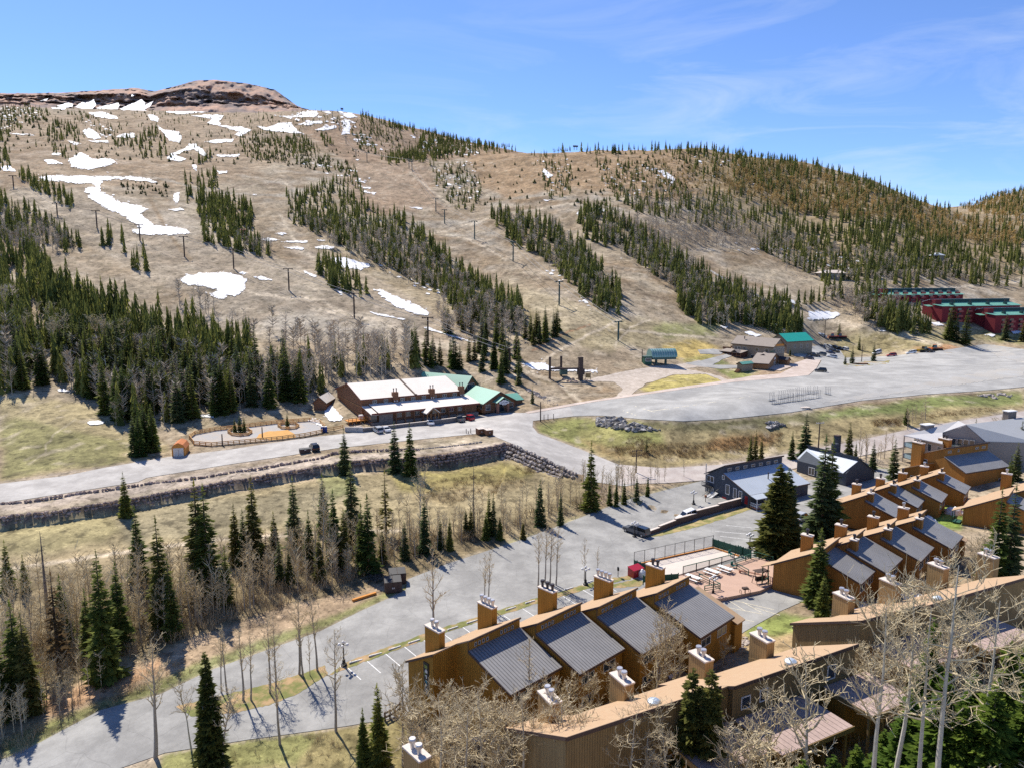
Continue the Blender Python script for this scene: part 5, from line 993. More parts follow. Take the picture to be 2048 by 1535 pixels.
def window(fr, root, face, u0, u1, z0, z1, at, glass=None, fm=None, label=None, mull=0):
    """a framed window on a wall: face 'f' front, 'b' back (u along x), 'l' left, 'r' right (u along y)"""
    s = -1 if face in 'fl' else 1
    def bx(mb, a0, a1, b0, b1, d0, d1):
        d0, d1 = sorted((at+s*d0, at+s*d1))
        return fr.box(mb, a0, a1, d0, d1, b0, b1) if face in 'fb' else fr.box(mb, d0, d1, a0, a1, b0, b1)
    f = min(.10, (u1-u0)*.14); M = MB(root.location)
    bx(M, u0, u1, z0, z0+f, -.02, .07); bx(M, u0, u1, z1-f, z1, -.02, .07); bx(M, u0, u0+f, z0+f, z1-f, -.02, .07); bx(M, u1-f, u1, z0+f, z1-f, -.02, .07)
    for k in range(mull):
        c = u0+(u1-u0)*(k+1)/(mull+1); bx(M, c-f/2, c+f/2, z0+f, z1-f, -.02, .06)
    w_ = M.build('window', fm or m_frame, root)
    bx(P_ := MB(root.location), u0+f, u1-f, z0+f, z1-f, -.02, .03); P_.build('pane', glass or m_glass, w_)
    if label: w_['label'] = label
    return w_
def chimney(fr, root, x0, x1, y0, y1, z0, z1, m, flues=2, fm=None, along='y', fh=.95, fr_=.24):
    M = MB(root.location); fr.box(M, x0, x1, y0, y1, z0, z1); c = M.build('chimney', m, root)
    M = MB(root.location); fr.box(M, x0-.07, x1+.07, y0-.07, y1+.07, z1, z1+.16); M.build('chimney_cap', m_cap, c)
    for k in range(flues):
        t = (k+.5)/flues if flues > 1 else .5
        if flues == 2: t = (.36, .66)[k]
        x, y = ((x0+x1)/2, y0+(y1-y0)*t) if along == 'y' else (x0+(x1-x0)*t, (y0+y1)/2)
        p = fr.w(x, y, z1+.16); M = MB(root.location)
        M.lathe([(fr_*.75, 0), (fr_*.75, fh*.62), (fr_*1.15, fh*.66), (fr_*1.2, fh*.9), (fr_*1.05, fh)], p, 10); M.build('flue', fm or m_flue, c)
    return c
def condo(label, TL, zr, z0, head, w, run, drop, cl, Lb, slope, chim, msid, mroof, back_ch=(), front_ch=False, bay=0, rbay=0, clw=4, win=True, wid=None):
    tb = math.tan(R(slope)); root = None
    for k, px in enumerate(TL):
        O = P(px[0], px[1], zr) if len(px) == 2 else Vector(px); fr = Fr(O, head); z0_ = z0
        if root is None:
            b = fr.w(0, 0, z0); root = empty('condominium_row', b, 0, label, 'condominium', 'ochre condominium rows'); root0 = fr
        zt = zr+cl; ze = zr-drop*(run-.35)/run; zb = zt-Lb*tb
        M = MB(root.location); fr.ext(M, 0.02, w-.02, [(-run+.35, z0), (-run+.35, ze-.02), (0, zr-.02), (0, zt-.04), (Lb-.4, zt-(Lb-.4)*tb-.04), (Lb-.4, z0)])
        if bay and k == 0: fr.ext(M, -bay, .02, [(2.3, z0), (2.3, zt-2.3*tb-.04), (Lb-.4, zt-(Lb-.4)*tb-.04), (Lb-.4, z0)])
        if rbay and k == len(TL)-1: fr.ext(M, w-.02, w+rbay, [(-run-.2, z0), (-run-.2, ze-1.15), (-.3, zr-1.0), (-.3, z0)])
        M.build('wall', msid, root)
        M = MB(root.location); fr.roof(M, -.12, w+.05, -run, zr-drop, .0, zr, .12); M.build('metal_roof', mroof, root)
        M = MB(root.location)
        fr.roof(M, -.1, w-.05, -.22, zt+.22*tb, Lb, zb, .16)
        if bay and k == 0: fr.roof(M, -bay-.15, -.1, 2.1, zt-2.1*tb, Lb, zb, .16)
        M.build('shingle_roof', m_shing, root)
        if rbay and k == len(TL)-1:
            M = MB(root.location); fr.roof(M, w+.05, w+rbay+.15, -run-.5, ze-1.1, -.2, zr-.9, .16); M.build('shingle_roof', m_shing, root)
        M = MB(root.location); fr.box(M, -.12, w-.05, -.30, -.225, zt-.06+.2*tb, zt+.24); fr.box(M, -.17, -.12, -.05, .02, zr-.1, zt)
        fr.ext(M, -.17, -.125, [(-run-.02, zr-drop-.14), (-run-.02, zr-drop+.13), (0, zr+.13), (0, zr-.14)]); fr.box(M, -.12, w+.05, -run-.06, -run-.005, zr-drop-.16, zr-drop+.12)
        fr.ext(M, -.15 if not (bay and k == 0) else -bay-.2, -.105 if not (bay and k == 0) else -bay-.155, [(-.22 if not (bay and k == 0) else 2.1, zt+(.22 if not (bay and k == 0) else -2.1)*tb-.12), (-.22 if not (bay and k == 0) else 2.1, zt+(.22 if not (bay and k == 0) else -2.1)*tb+.17), (Lb, zb+.17), (Lb, zb-.12)])
        M.build('fascia', m_fascia, root)
        if clw:
            for g in (0, 1):
                for q in range(clw):
                    u = w*(.10+.5*g)+q*.62; window(fr, root, 'f', u, u+.34, zr+.36, zr+.82, 0)
        if win:
            for u, z in ((.6, ze-1.9), (w*.55, ze-1.9), (.6, ze-4.6)):
                if z > z0+.3: window(fr, root, 'f', u, u+2.3, z, z+1.15, -run+.35, mull=1)
        if front_ch and (front_ch == 'all' or k > 0):
            c = chimney(fr, root, 1.0, 2.15, -1.15, -.02, zr-.4, zr+cl+.25, m_och2, 1, m_flued if k else m_flue, 'x', .8, .22)
    for k, (px, py, zt, ln, n, fm) in enumerate(back_ch):
        p = P(px, py, zt); x, y = root0.loc(p); chimney(root0, root, x, x+wid[0], y-ln, y, z0+2.5, zt-.16, msid, n, m_flued if fm else m_flue)
    return root, root0
ZB = 8.6
cA, fA = condo('ochre condominium row nearest the camera with four dark metal roofs and wide chimneys', [(938,1302),(1073,1267),(1195,1233),(1310,1205)], 17, ZB, 44, 8.3, 7.1, 2.35, 1.25, 7.6, 29, None, m_och, m_metal,
   [(849.4,1248,18.5,2.75,2,0),(954.9,1202,18.7,2.75,4,0),(1075.5,1171.4,18.7,2.75,3,1),(1188,1150,18.7,2.75,4,0),(1291.5,1126,18.7,2.75,2,1)], bay=3.5, rbay=2.0, wid=(.9,))
# the vertical sign board on the end bay
M = MB(cA.location); fA.box(M, -3.60, -3.48, 3.05, 4.05, 11.4, 15.6); sg = M.build('sign_board', m_blackm, cA); sg['label'] = 'tall narrow black sign with white and blue marks'
for (mname, c, shapes) in (('white_marks', m_white, [(3.5,14.55,.16,.5),(3.68,14.45,.10,.25),(3.32,14.5,.10,.3),(3.45,13.85,.14,.4),(3.62,13.95,.12,.16),(3.42,12.9,.12,.36),(3.62,12.7,.10,.5),(3.5,12.35,.3,.12),(3.42,11.95,.16,.4),(3.64,12.15,.1,.2),(3.55,11.75,.22,.1)]),
      ('blue_marks', mat('blue_paint', (.05,.30,.42), .6, .1, 3), [(3.5,13.35,.34,.12),(3.42,13.1,.14,.34),(3.66,13.2,.10,.16)]), ('green_marks', mat('sage_paint', (.22,.26,.06), .6, .1, 3), [(3.55,15.1,.5,.4),(3.75,14.1,.16,.5),(3.72,11.7,.22,.2)])):
    M = MB(cA.location)
    for y, z, wy, hz in shapes: fA.box(M, -3.63, -3.602, y-wy/2, y+wy/2, z-hz/2, z+hz/2)
    M.build(mname, c, sg)
cB, fB = condo('rust ochre condominium row behind the deck with dark roofs and small chimneys', [(1640,1117),(1693,1098.7),(1761.5,1076.7),(1825,1054.7)], 17, 9.5, 47.2, 8.2, 6.2, 2.3, 1.15, 7.6, 29, None, m_och2, m_metal,
   [(1602,1066.8,18.9,1.7,1,1),(1670,1047,18.9,1.7,1,1),(1735,1030.5,18.9,1.7,1,1),(1795.5,1013,18.9,1.7,1,0)], front_ch=True, clw=0, win=True, rbay=1.6, wid=(1.0,))
cC, fC = condo('farther rust condominium row below the single rust building, with pale grey ribbed roofs', [(1730,1001.5),(1776.1,983.8),(1823.8,974.3),(1873.2,958.9)], 16.5, 10.5, 50.5, 7.3, 5.6, 2.2, 1.1, 7.2, 29, None, m_och2, m_metal2,
   [(1704,966,18.0,1.6,1,1),(1752,954.7,18.0,1.6,1,1),(1796.7,943.6,18.0,1.6,1,1),(1840,930.6,18.0,1.6,1,0)], front_ch='all', clw=0, win=True, wid=(1.0,))
# the row at the right edge, its near end wall and porch only in view
zE = 17.2; tb29 = math.tan(R(29)); pE = P(1922, 1017, zE+1.1-7.4*tb29); frE = Fr(pE, 48); OE = frE.w(0, -7.4, zE)
eE = [tuple(OE)]+[tuple(frE.w(7.9*k, -7.4-2.2*k, zE)) for k in (1, 2)]
cE, fE = condo('rust condominium row cut by the right edge of the view', eE, zE, 10.5, 48, 7.8, 6.0, 2.2, 1.1, 7.4, 29, None, m_och2, m_metal2, [(2003,945,19.2,1.8,1,0),(2058,930,19.2,1.8,1,0)], front_ch=True, clw=0, wid=(1.0,))
for c_, f_, zz, zg in ((cB, fB, 17, 9.6), (cC, fC, 16.5, 11), (cE, fE, zE, 11)):   # entrance porches at the low end of the shingle roof
    M = MB(c_.location); L_ = {17: 7.6, 16.5: 7.2}.get(zz, 7.4); zr_ = zz+1.1-L_*tb29
    f_.roof(M, -.1, 2.4, L_, zr_, L_+1.6, zr_-.75, .14); M.build('porch_roof', m_shing, c_)
    M = MB(c_.location)
    for x in (0, 2.2): f_.box(M, x, x+.14, L_+1.3, L_+1.44, zg, zr_-.6)
    for z in (zg+1.0, zg+2.4): f_.box(M, 0, 2.3, L_+1.32, L_+1.42, z, z+.12)
    f_.box(M, 0, 2.3, L_, L_+1.4, zg+.2, zg+.35); M.build('porch', m_dkgreen, c_)

# the single building above row C: clerestory, grey roof falling to the camera, tall chimneys
def block(label, TL, TR, zr, z0, run, drop, cl, Lb, slope, msid, mroof, name, cat, zt=None):
    a, b = P(*TL, zr), P(*TR, zr); hd = math.degrees(math.atan2(b.y-a.y, b.x-a.x)); fr = Fr(a, hd); w = (b-a).length; tb = math.tan(R(slope))
    root = empty(name, fr.w(0, 0, z0), 0, label, cat); zt = zr+cl; ze = zr-drop*(run-.35)/run
    M = MB(root.location); fr.ext(M, .02, w-.02, [(-run+.35, z0), (-run+.35, ze-.02), (0, zr-.02), (0, zt-.04), (Lb-.4, zt-(Lb-.4)*tb-.04), (Lb-.4, z0)]); M.build('wall', msid, root)
    M = MB(root.location); fr.roof(M, -.2, w+.2, -run, zr-drop, 0, zr, .12); M.build('metal_roof', mroof, root)
    M = MB(root.location); fr.roof(M, -.2, w+.2, -.25, zt+.25*tb, Lb, zt-Lb*tb, .16); M.build('back_roof', m_shing if mroof is m_metal2 else mroof, root)
    M = MB(root.location); fr.box(M, -.25, w+.25, -.33, -.255, zt-.05, zt+.3); fr.box(M, -.2, w+.2, -run-.06, -run-.005, zr-drop-.16, zr-drop+.12)
    fr.ext(M, -.26, -.205, [(-run, zr-drop-.12), (-run, zr-drop+.13), (0, zr+.13), (0, zr-.12)]); M.build('fascia', m_fascia, root)
    return root, fr, w
cD, fD, wD = block('single tall rust building with a clerestory and one wide grey roof', (1889,913), (1975,900.7), 18.2, 10.5, 5.6, 2.6, 2.0, 8, 24, m_och2, m_metal2, 'condominium_block', 'condominium')
for u in (1.0, 4.5, 10.8, 13.2): window(fD, cD, 'f', u, u+.5, 19.0, 19.6, 0); 
for u in (1.7, 11.5, 13.9): window(fD, cD, 'f', u, u+.5, 19.0, 19.6, 0)
window(fD, cD, 'l', 4.2, 6.6, 14.4, 16.6, .02); window(fD, cD, 'f', 12.2, 14.8, 11.2, 13, -5.25)
chimney(fD, cD, -1.1, .1, 5.2, 7.8, 10.5, 20.3, m_och2, 2, m_flue); chimney(fD, cD, 7.6, 8.8, 4.6, 7.4, 15, 20.6, m_och2, 2, m_flued)
M = MB(cD.location); fD.ext(M, -4.2, -.02, [(2.6, 10.5), (2.6, 16.0), (7.6, 13.9), (7.6, 10.5)]); M.build('wall', m_och2, cD)
M = MB(cD.location); fD.roof(M, -4.5, -.25, 2.3, 16.15, 8.0, 13.75, .16); M.build('shingle_roof', m_shing, cD)
window(fD, cD, 'l', 3.4, 5.2, 11, 13, -4.2)

# the olive front rows: tall wall to the camera, shingle roof falling away, chimneys with saddles at the back
def front_row(label, segs, zt, z0, slope, Lb, Lb2, chims, deck, wins, vents, jog):
    tb = math.tan(R(slope)); root = None
    for k, (a, b, L1, split) in enumerate(segs):
        A, B = P(*a, zt), P(*b, zt); hd = math.degrees(math.atan2(B.y-A.y, B.x-A.x)); fr = Fr(A, hd); w = (B-A).length
        if root is None: root = empty('condominium_row', fr.w(0, 3, z0), 0, label, 'condominium', 'olive condominium rows'); f0 = fr
        parts = [(0, split*w, L1), (split*w, w, Lb2)]
        M = MB(root.location)
        for x0, x1, L_ in parts: fr.ext(M, x0+.01, x1-.01, [(.3, z0), (.3, zt-.3*tb-.03), (L_-.4, zt-(L_-.4)*tb-.03), (L_-.4, z0)])
        if jog and k: fr.ext(M, -.9, .0, [(.9, z0), (.9, zt-.9*tb-.03), (3.6, zt-3.6*tb-.03), (3.6, z0)])
        M.build('wall', m_olvsid, root)
        if jog and k:
            M = MB(root.location); fr.roof(M, -1.0, -.13, .8, zt-.8*tb, 3.7, zt-3.7*tb, .17); M.build('shingle_roof', m_shing, root)
        for x0, x1, L_ in parts:
            M = MB(root.location); fr.roof(M, x0-.12*(x0 == 0), x1+.02, 0, zt, L_, zt-L_*tb, .17); M.build('shingle_roof', m_shing, root)
        M = MB(root.location); fr.box(M, -.12, w, -.07, -.005, zt-.2, zt+.18); fr.ext(M, -.2, -.125, [(0, zt-.16), (0, zt+.18), (L1, zt-L1*tb+.18), (L1, zt-L1*tb-.16)]); M.build('fascia', m_fascia, root)
        for (kk, u0, u1, zz0, zz1) in wins:
            if kk == k: window(fr, root, 'f', u0, u1, zz0, zz1, .3, fm=m_white)
        for (kk, x0, x1, y1, zd) in deck:
            if kk == k:
                M = MB(root.location)
                n = int((x1-x0)/.62)
                for q in range(n): u = x0+(x1-x0)*q/n; fr.box(M, u, u+(x1-x0)/n-.045, -y1, .25, zd-.12, zd)
                dk = M.build('deck', m_purple, root)
                M = MB(root.location); fr.box(M, x0-.1, x1+.1, -y1-.1, -y1-.01, zd-.5, zd-.02); fr.box(M, x0-.1, x0-.01, -y1, .25, zd-.5, zd+.02)
                for q in range(4): u = x0+(x1-x0)*q/3.2; fr.box(M, u, u+.22, -y1+.3, -y1+.5, z0-3, zd-.13)
                M.build('deck_frame', m_tansid, dk)
                M = MB(root.location); fr.box(M, x0, x1, -y1*.45, .28, z0-3, zd-.5); M.build('lower_wall', m_och, root)
        for (kk, x, y) in vents:
            if kk == k:
                p = fr.w(x, y, zt-y*tb+.15); M = MB(root.location); M.lathe([(.42, 0), (.42, .25), (.62, .3), (.58, .42), (.3, .58), (.05, .62)], p, 12); v = M.build('roof_vent', mat('vent_metal', (.55,.62,.66), .35, .08, 3, metal=.4), root)
    for k, (px, py, ztc, ln, n, dk_) in enumerate(chims):
        p = P(px, py, ztc); x, y = f0.loc(p); c = chimney(f0, root, x, x+1.15, y-ln, y, z0+1, ztc-.16, m_tansid, n, m_flue, 'y', .85, .27)
        zc = zt-(y-ln)*tb
        M = MB(root.location); f0.ext(M, x-.02, x+.16, [(y, z0+1), (y, ztc-3.0), (y-ln-2.6, zc+.35), (y-ln-2.6, z0+1)]); M.build('saddle', m_tansid, c)
    return root, f0
front_row('olive sided condominium row nearest the camera, seen over its tan shingle roof', [((1135,1476),(1442,1373.5),11.5,.30),((1471,1373.5),(1717,1289),11.0,.28)], 22, 13.2, 27.5, 11.5, 7.5,
   [(1076,1380,20.6,2.5,2,0),(1220,1344,20.6,2.5,2,0),(1378,1300.5,20.6,2.5,2,0),(1500,1264,20.6,2.5,2,0)], [(1,0.2,9.5,5.6,18.5),(1,12.5,19,5.4,18.5),(0,11,20.2,5.0,18.1)], [(1,1.1,2.3,19.2,20.5),(1,3.5,4.6,19.3,20.6),(1,13.0,14.2,19.0,20.6)], [(0,10.0,1.3),(1,8.4,1.0)], True)
front_row('olive sided condominium row at the right edge, behind the tall pale aspens', [((1725,1242),(1848,1209),10.5,.3),((1848,1214),(2075,1149),10,.25)], 21, 12.5, 26, 10.5, 7,
   [(1666,1183,20.3,2.4,2,0),(1759,1155,20.3,2.4,2,0),(1855.5,1124,20.3,2.4,2,0),(1955.5,1104,20.6,2.4,2,0)], [(1,4,13,5.5,17.2),(0,2,11,5.5,17.4)], [], [(1,4.2,1.2)], True)
# stray flues of a roof below the frame
g = P(832, 1500, 19.5); t = empty('chimney', (g.x, g.y, 12), 0, 'pale chimney cap with two flues at the bottom edge, left of the wide aspen', 'chimney'); fr = Fr(g, 40); M = MB(t.location); fr.box(M, -.5, .6, -1.3, 1.3, 8, 19.3); M.build('shaft', m_tansid, t)
M = MB(t.location); fr.box(M, -.58, .68, -1.38, 1.38, 19.3, 19.46); M.build('chimney_cap', m_cap, t)
for y in (-.5, .55): MB(t.location).lathe([(.2, 0), (.2, .55), (.32, .6), (.33, .85), (.28, .95)], fr.w(0, y, 19.46), 12).build('flue', m_flue, t)
# ------------------------------------------------------------------ lodges and other buildings
m_brown = mat('brown_log_siding', (.22,.105,.055), .85, .14, .8, coord='World', stripe=None)
def hstripes(m, per, wid, dark):         # level courses of logs or clapboard
    n = m.node_tree.nodes; l = m.node_tree.links; b = n['Principled BSDF']; lk = b.inputs['Base Color'].links[0].from_socket
    g = n.new('ShaderNodeNewGeometry'); s_ = n.new('ShaderNodeSeparateXYZ'); l.new(g.outputs['Position'], s_.inputs[0]); d = n.new('ShaderNodeMath'); d.operation = 'DIVIDE'; l.new(s_.outputs['Z'], d.inputs[0]); d.inputs[1].default_value = per
    f = n.new('ShaderNodeMath'); f.operation = 'FRACT'; l.new(d.outputs[0], f.inputs[0]); t = n.new('ShaderNodeMath'); t.operation = 'LESS_THAN'; l.new(f.outputs[0], t.inputs[0]); t.inputs[1].default_value = wid
    q = n.new('ShaderNodeMath'); q.operation = 'MULTIPLY_ADD'; l.new(t.outputs[0], q.inputs[0]); q.inputs[1].default_value = -dark; q.inputs[2].default_value = 1
    v = n.new('ShaderNodeVectorMath'); v.operation = 'SCALE'; l.new(lk, v.inputs[0]); l.new(q.outputs[0], v.inputs['Scale']); l.new(v.outputs[0], b.inputs['Base Color']); return m
hstripes(m_brown, .55, .25, .4)
m_log = hstripes(mat('golden_log_siding', (.30,.155,.07), .85, .14, .8, coord='World'), .5, .25, .4)
m_cream = mat('cream_roof', (.72,.655,.575), .8, .06, .4, coord='World')
m_teal = mat('green_metal_roof', (.145,.36,.27), .5, .07, .3, coord='World', stripe=(.6, .12, .15))
m_turq = mat('turquoise_metal_roof', (.03,.40,.30), .5, .06, .3, coord='World', stripe=(.6, .12, .12))
m_stone = add_fine(mat('stone_facing', (.20,.17,.15), .9, .3, 1.5, coord='World'), 4, .25)
m_tan2 = hstripes(mat('taupe_siding', (.27,.215,.155), .85, .08, .8, coord='World'), .4, .2, .2)
m_greyr = add_fine(mat('grey_brown_shingles', (.30,.255,.215), .9, .08, .6, coord='World'), 6, .08)
m_redw = mat('barn_red_siding', (.19,.022,.027), .85, .1, .6, coord='World', stripe=(.4, .15, .25))
m_redt = mat('red_rail', (.36,.10,.08), .85, .1, 2)
m_blue = hstripes(mat('slate_blue_siding', (.065,.075,.09), .85, .12, .8, coord='World'), .3, .2, .3)
m_lroof = mat('pale_metal_roof', (.46,.50,.54), .5, .06, .3, coord='World', stripe=(.6, .1, .15))
m_greyw = hstripes(mat('greige_siding', (.33,.285,.24), .85, .06, .8, coord='World'), .3, .2, .15)
m_greyroof = add_fine(mat('light_grey_roof', (.43,.42,.42), .9, .05, .5, coord='World'), 5, .06)
m_orange = hstripes(mat('orange_siding', (.58,.24,.05), .8, .08, 1, coord='World'), .3, .15, .25)
m_orroof = mat('orange_roof', (.52,.18,.06), .8, .1, 1, coord='World')
m_redd = mat('red_door', (.30,.02,.02), .6, .08, 2)

def gable(root, A, B, E, z0, msid, mroof, over=.5, mf=None, name='wall', t=.16, walls=True):
    """ridge from A to B, one eave corner E under the A end; mirrored about the ridge"""
    A, B, E = Vector(A), Vector(B), Vector(E); hd = math.degrees(math.atan2(B.y-A.y, B.x-A.x)); fr = Fr(A, hd); w = Vector((B.x-A.x, B.y-A.y)).length
    _, y = fr.loc(E); hw = abs(y); sl = (A.z-E.z)/hw; hi = hw-over
    if walls:
        M = MB(root.location); fr.ext(M, over, w-over, [(-hi, z0), (-hi, A.z-hi*sl-.03), (0, A.z-.03), (hi, A.z-hi*sl-.03), (hi, z0)]); M.build(name, msid, root)
    M = MB(root.location)
    for s in (-1, 1):
        q = [fr.w(0, s*hw, E.z), fr.w(w, s*hw, E.z), fr.w(w, 0, A.z), fr.w(0, 0, A.z)]
        if s == 1: q = q[::-1]
        up = Vector((0, 0, t)); M.prism(q, [p+up for p in q])
    r = M.build('roof', mroof, root)
    if mf:
        M = MB(root.location)
        for x0, x1 in ((-.07, -.005), (w+.005, w+.07)):
            for s in (-1, 1): fr.ext(M, x0, x1, [(s*hw, E.z-.16), (s*hw, E.z+t+.02), (0, A.z+t+.02), (0, A.z-.16)][::s])
        for s in (-1, 1): fr.box(M, 0, w, *(sorted((s*(hw+.005), s*(hw+.06)))), E.z-.16, E.z+t-.02)
        M.build('fascia', mf, root)
    return fr, w, hi, sl
def bldg(name, p, z, label, cat): return empty(name, (p[0], p[1], z), 0, label, cat)

# tan roofed lodge
A, B = P(693.7,767,27.8), P(891,752,27.8); z0 = 17.6
lod = bldg('lodge', A, z0, 'long brown lodge with a cream roof, lower front roof and stone base', 'lodge')
fr, w, hi, sl = gable(lod, A, B, P(714.7,800.4,24.5), z0, m_brown, m_cream, .5, mat('maroon_trim', (.17,.055,.04), .8, .1, 2))
_, ye = fr.loc(P(714.7,800.4,24.5)); _, yl = fr.loc(P(736.7,828.3,21.6)); hw = -ye
M = MB(lod.location); fr.box(M, w*.52, w*.535, -hw-.1, 0, 24.4, 24.9); M.prism([fr.w(w*.51,-hw,24.55),fr.w(w*.525,-hw,24.55),fr.w(w*.525,0,28.02),fr.w(w*.51,0,28.02)],[fr.w(w*.51,-hw,24.85),fr.w(w*.525,-hw,24.85),fr.w(w*.525,0,28.25),fr.w(w*.51,0,28.25)]); M.build('roof_seam', m_fascia, lod)
M = MB(lod.location); fr.roof(M, 2.6, w+2.0, yl, 21.6, -hi+.0, 22.9, .16); fr.roof(M, .4, 2.5, yl, 21.2, -hi, 22.5, .16); M.build('lower_roof', m_cream, lod)
M = MB(lod.location); fr.box(M, .4, w+2.0, yl-.08, yl-.01, 21.3, 21.78); M.build('fascia', bpy.data.materials['maroon_trim'], lod)
M = MB(lod.location); fr.box(M, 1.0, w+1.6, yl+1.6, -hi+.02, z0, 21.55); fr.box(M, 3, 7, yl+.9, yl+1.58, z0, 21.5); M.build('front_wall', m_brown, lod)
M = MB(lod.location); fr.box(M, .8, w+1.7, yl+.5, yl+1.58, z0-1, 18.9); fr.box(M, 2.9, 7.05, yl+.6, yl+.88, z0, 21.4); M.build('stone_base', m_stone, lod)
for k in range(9):
    u = 7.8+k*(w-8)/9; M = MB(lod.location); fr.box(M, u, u+.3, yl+.2, yl+.5, z0-.5, 21.3); M.build('post', m_brown, lod)
    if k < 8: window(fr, lod, 'f', u+.7, u+(w-8)/9-.5, 19.7, 21.0, yl+1.6, mull=1)
for k in (2, 4, 7, 9, 11, 13, 15, 17):
    u = k*w/19+.3; window(fr, lod, 'f', u, u+1.3, 23.05, 24.1, -hi, mull=1)
for u in (w*.30, w*.66, w*.965):
    M = MB(lod.location); fr.box(M, u, u+1.7, -hi-.75, -hi+.6, 22.6, 26.0); c = M.build('chimney', m_brown, lod)
    for q in (.4, 1.3): MB(lod.location).lathe([(.14, 0), (.14, .9), (.22, .95), (.2, 1.2)], fr.w(u+q, -hi-.1, 26.0), 8).build('flue', m_flued, c)
    for q in (.45, 1.2): M = MB(lod.location); fr.box(M, u+q-.12, u+q+.12, -hi-.85, -hi-.76, 23.2, 23.6); M.build('lamp', m_white, c)
for z in (20.3, 22.6):
    M = MB(lod.location); fr.ext(M, .40, .49, [(-hi+.3, z-.5), (-hi+.3, z-.15), (hi*.7, z+.25), (hi*.7, z-.1)]); M.build('trim_band', m_log, lod)
pe = fr.loc(P(836,812,21)); x = pe[0]   # entrance gable on posts
f2 = Fr(fr.w(x, yl-3.2, 0), math.degrees(fr.a)+90)
M = MB(lod.location)
for s in (-1, 1): M.prism([f2.w(0, s*2.2, 20.6), f2.w(3.6, s*2.2, 20.6), f2.w(3.6, 0, 22.3), f2.w(0, 0, 22.3)][::s], [f2.w(0, s*2.2, 20.8), f2.w(3.6, s*2.2, 20.8), f2.w(3.6, 0, 22.5), f2.w(0, 0, 22.5)][::s])
M.build('porch_roof', m_cream, lod)
for s in (-1.8, -.7, .7, 1.8): M = MB(lod.location); f2.box(M, .2, .45, s-.12, s+.12, z0-.6, 20.7); M.build('porch_post', m_log, lod)
M = MB(lod.location); f2.ext(M, .1, .2, [(-2.1, 20.5), (0, 22.25), (2.1, 20.5), (1.8, 20.4), (0, 21.9), (-1.8, 20.4)]); M.build('porch_truss', m_log, lod)
M = MB(lod.location); fr.box(M, .5, 2.4, yl+1.2, yl+2.6, 19.2, 20.9); M.build('side_window', m_glass, lod)
# small annex on the left end
an = bldg('annex', G1(668, 812), 18.4, 'small gabled brown annex with a cream roof at the left end of the lodge', 'annex')
gable(an, P(657,783.5,23.6), P(641,796,23.6)+Vector((-1, 2, 0)), P(672,793,22.0)-Vector((0, 0, .4)), 18, m_brown, m_cream, .4, m_fascia)
window(Fr(G1(655, 812), 31), an, 'f', -.4, .4, 19.5, 20.2, 0)
# terrace wall, stair and deck before the lodge
def wall_line(name, pts, zt, th, m, label, cat, zb=None, kind=None):
    org = pts[0]; t = empty(name, (org[0], org[1], float(gz(org[0], org[1]))), 0, label, cat); M = MB(t.location); C_ = MB(t.location)
    for k in range(len(pts)-1):
        a, b = Vector((*pts[k][:2], 0)), Vector((*pts[k+1][:2], 0)); d = (b-a).normalized(); n = Vector((-d.y, d.x, 0))*th/2
        za = zt[k] if hasattr(zt, '__len__') else zt; g0 = min(float(gz(a.x, a.y)), float(gz(b.x, b.y)))-.4
        M.ext([(a-n)[:2], (b-n)[:2], (b+n)[:2], (a+n)[:2]], g0, za); C_.ext([(a-n*1.25)[:2], (b-n*1.25)[:2], (b+n*1.25)[:2], (a+n*1.25)[:2]], za+.002, za+.12)
    M.build('wall_face', m, t); C_.build('coping', m_cap, t); return t
q = [P(726.5,862,17.8), P(788,855.7,17.8), P(860,846.5,17.9), P(935,836,18.0)]
wall_line('retaining_wall', q, 18.75, .4, m_stone, 'low stone retaining wall with a pale coping along the front of the long lodge', 'retaining wall')
q = [P(690,862,17.7), P(726,863,17.7)]
wall_line('retaining_wall', q, 18.9, .3, mat('grey_concrete', (.42,.39,.36), .9, .1, 2), 'short grey concrete wall beside the lodge steps', 'retaining wall')
st = bldg('steps', P(722,862,17.7), 17.7, 'concrete steps climbing to the left end of the lodge', 'steps'); f3 = Fr(P(716,863.5,17.7), 31); M = MB(st.location)
for k in range(7): f3.box(M, 0, 2.2, k*.45, 3.6, 17.5+k*.18, 17.68+k*.18)
M.build('tread', m_conc, st); M = MB(st.location)
for x in (-.1, 2.25): M.bar(f3.w(x, 0, 18.5), f3.w(x, 3.3, 19.8), .08)
M.build('handrail', m_blackm, st)
dk = bldg('wood_deck', P(700,840,18.6), 18.4, 'small orange timber deck with rails at the left end of the lodge', 'deck'); f4 = Fr(P(697,846,18.6), 31); M = MB(dk.location); f4.box(M, 0, 6, 0, 3.4, 18.9, 19.1); M.build('deck_boards', m_orange, dk); M = MB(dk.location)
for x in np.linspace(0, 6, 6): f4.box(M, x-.07, x+.07, -.07, .07, 18, 20.1)
f4.box(M, 0, 6, -.05, .05, 19.95, 20.1); f4.box(M, 0, 6, -.05, .05, 19.4, 19.55); M.build('railing', m_orange, dk)
ac = tag(MB(f4.w(4.4, 1.8, 19.1)).ext([f4.w(3.8, 1.3, 0)[:2], f4.w(5, 1.3, 0)[:2], f4.w(5, 2.3, 0)[:2], f4.w(3.8, 2.3, 0)[:2]], 19.12, 20.4).build('air_unit', m_white), 'white air unit standing on the small orange deck', 'air unit')

